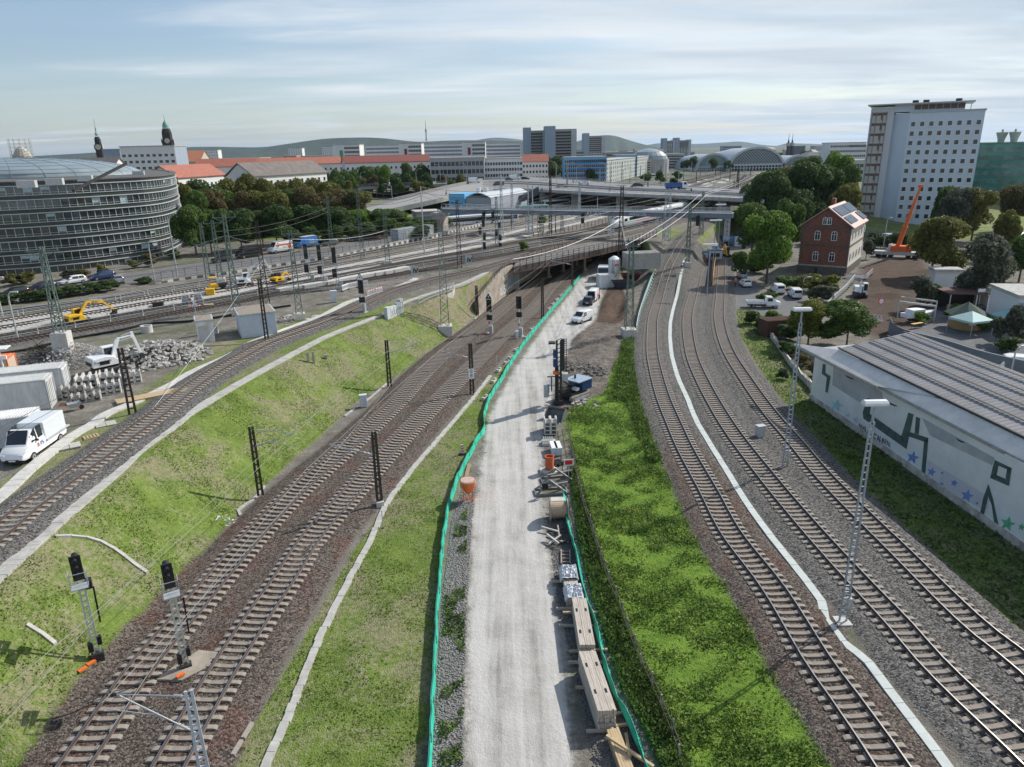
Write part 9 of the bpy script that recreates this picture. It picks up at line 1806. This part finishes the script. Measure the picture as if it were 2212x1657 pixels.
row(range(1250,1340,22),352,334,22,('mid','dark'),'distant tree behind the blue offices','trees behind the blue offices')
row(range(1880,2010,22),535,508,44,('dark','dark','mid'),'dark hedge bush at the foot of the tower block','hedge at the tower foot')
row(range(1940,2212,34),430,392,44,('mid','dark','brown'),'tree behind the crane in front of the glass block','trees before the glass block',big=True)
def scatter(name,Pl,n,size,hgt,m,label,upr=.5,inside=None,el=1.0,rs=0,clump=0):
 A=np.array([p[:2] for p in Pl]);x0,y0=A.min(0);x1,y1=A.max(0);R=np.random.default_rng(len(name)+n);X=R.uniform(x0,x1,n*4);Y=R.uniform(max(y0,20),min(y1,125),n*4)
 k=_in(X,Y,A)&(R.random(n*4)<np.clip((95/np.maximum(Y,20))**1.3*.5,.05,1))
 if clump: v=np.sin(X*1.9+np.sin(Y*1.3)*2)+np.sin(Y*2.3+np.sin(X*.9)*2)+np.sin(X*.45+Y*.6)*1.4;k&=(v+R.normal(size=v.shape)*clump>.2)
 X=X[k][:n];Y=Y[k][:n];d=np.full(X.shape,1e9)
 for l in NEAR: d=np.minimum(d,_line(X,Y,l))
 q=d>2.5;X=X[q];Y=Y[q];Z=terr(X,Y);N_=R.normal(size=(len(X),3));N_[:,2]*=upr;N_/=np.linalg.norm(N_,axis=1)[:,None];h=R.random(len(X))**1.5*hgt
 me=quads(name,np.stack([X,Y,Z+h+size*.3],1),R.uniform(.5,1.4,len(X))*size,N_,m,el);o=bpy.data.objects.new(name,me);COL.objects.link(o);tag(o,label,'vegetation',kind='stuff');return o
gm=leafmat('grass_blades',(.14,.20,.042),(.25,.31,.09),.5,.85);gl2=leafmat('bush_leaves',(.14,.23,.04),(.29,.38,.085),.45,.75);gdk=leafmat('dark_leaves',(.08,.14,.03),(.18,.27,.06),.5)
SL=[tuple(p)[:2] for p in UP[1:14]]+[p[:2] for p in LOWP[2:14]][::-1]
scatter('slope_grass',SL,46000,.042,.07,gm,'rough grass growing on the embankment slope',2.6,clump=1.0,el=1.3)
scatter('strip_grass',P_mid,42000,.04,.06,gm,'grass on the strip between cutting and gravel road',2.6,clump=1.1,el=1.3)
scatter('verge_grass',P_rgrass,22000,.06,.14,gdk,'dark grass on the verge below the warehouse',2.0,el=1.3)
scatter('bushy_weeds',P_lush,62000,.055,.30,gl2,'bright bushy weeds on the strip beside the curved track',1.7,clump=1.3)
scatter('dark_weeds',P_lush,14000,.06,.34,gdk,'darker nettles and leaves among the bright weeds',.8,clump=.5)
PW=poly([(1236,960),(1256,1040),(1275,1110),(1300,1200),(1335,1300),(1380,1410),(1450,1560),(1510,1690),(1440,1690),(1395,1590),(1345,1500),(1315,1410),(1290,1330),(1268,1250),(1245,1150),(1232,1040)]);scatter('bramble_row',PW,20000,.06,.55,gdk,'brambles growing through the old wire fence',.8)
PV=poly([(1345,735),(1385,735),(1400,860),(1450,1010),(1400,1000),(1350,870),(1320,860)]);scatter('nettle_bank',PV,14000,.08,.7,gdk,'dark nettles on the bank beside the pit pylon',.8)
PB=poly([(945,1657),(960,1290),(985,1130),(1010,1100),(1005,1300),(1000,1657)]);scatter('road_weeds',PB,2600,.06,.16,gdk,'sparse weeds in the coarse gravel beside the road',.8,clump=.05)
def stones(name,Pl,n,size,m,label):
 A=np.array([p[:2] for p in Pl]);R=np.random.default_rng(n);x0,y0=A.min(0);x1,y1=A.max(0);X=R.uniform(x0,x1,n*3);Y=R.uniform(max(y0,20),min(y1,90),n*3);k=_in(X,Y,A);X=X[k][:n];Y=Y[k][:n];Z=terr(X,Y);N_=R.normal(size=(len(X),3));N_/=np.linalg.norm(N_,axis=1)[:,None]
 V=[];s=R.uniform(.4,1.3,len(X))*size;D=np.array([(1,0,0),(0,1,0),(-1,0,0),(0,-1,0),(0,0,.7),(0,0,-.6)]);ang=R.uniform(0,6.28,len(X));ca,sa=np.cos(ang),np.sin(ang)
 P=np.stack([X,Y,Z+s*.2],1)[:,None,:]+np.stack([D[:,0][None]*ca[:,None]-D[:,1][None]*sa[:,None],D[:,0][None]*sa[:,None]*.7+D[:,1][None]*ca[:,None]*.7,np.repeat(D[:,2][None],len(X),0)],2)*s[:,None,None]
 F=np.array([(0,1,4),(1,2,4),(2,3,4),(3,0,4),(1,0,5),(2,1,5),(3,2,5),(0,3,5)]);I=(F[None]+6*np.arange(len(X))[:,None,None]).reshape(-1,3)
 me=bpy.data.meshes.new(name);me.vertices.add(len(X)*6);me.vertices.foreach_set('co',P.ravel());me.loops.add(I.size);me.loops.foreach_set('vertex_index',I.ravel());me.polygons.add(len(I));me.polygons.foreach_set('loop_start',np.arange(len(I))*3);me.update(calc_edges=True);me.materials.append(m);o=bpy.data.objects.new(name,me);COL.objects.link(o);tag(o,label,'gravel',kind='stuff')
stones('coarse_gravel',poly([(930,1700),(945,1480),(955,1290),(975,1130),(1000,1050),(1028,1050),(1018,1150),(1010,1300),(1003,1500),(1000,1700)]),9000,.075,mat('verge_stone',(.24,.235,.23),.95,var=.4,scale=9),'coarse grey stones between the green net and the gravel road')
stones('coarse_gravel',poly([(1180,1110),(1225,1110),(1262,1290),(1300,1400),(1400,1700),(1290,1700),(1240,1450),(1205,1300)]),6000,.075,mat('verge_stone2',(.17,.16,.155),.95,var=.4,scale=9),'dark coarse stones under the plank stacks')
def ordinal(n): return '%d%s'%(n,'th' if 10<=n%100<=20 else {1:'st',2:'nd',3:'rd'}.get(n%10,'th'))
bpy.context.view_layer.update()
bl={}
for o in SC.objects:
 if o.parent is None and 'label' in o.keys(): bl.setdefault(o['label'],[]).append(o)
for lb,os_ in bl.items():
 if len(os_)<2: continue
 def sx(o):
  p=o.location if o.location.length>1 else (V_(o.bound_box[0]) if o.type=='MESH' else o.children[0].matrix_world@V_(o.children[0].bound_box[0]) if o.children else o.location)
  return PR(p)[0]
 os_.sort(key=sx);
 for i,o in enumerate(os_): o['label']=lb+', '+ordinal(i+1)+' from the left'
HAZE=True
if HAZE:
 b=MB();b.b0(-12000,12000,-400,30000,-8,330);m=bpy.data.materials.new('air_haze');m.use_nodes=True;nt=m.node_tree;nt.nodes.remove(nt.nodes['Principled BSDF']);v=nt.nodes.new('ShaderNodeVolumePrincipled');v.inputs['Color'].default_value=(.60,.78,1,1);v.inputs['Density'].default_value=.00003;v.inputs['Anisotropy'].default_value=.2
 nt.links.new(v.outputs[0],nt.nodes['Material Output'].inputs['Volume']);o=b.build('haze',m);tag(o,kind='stuff')
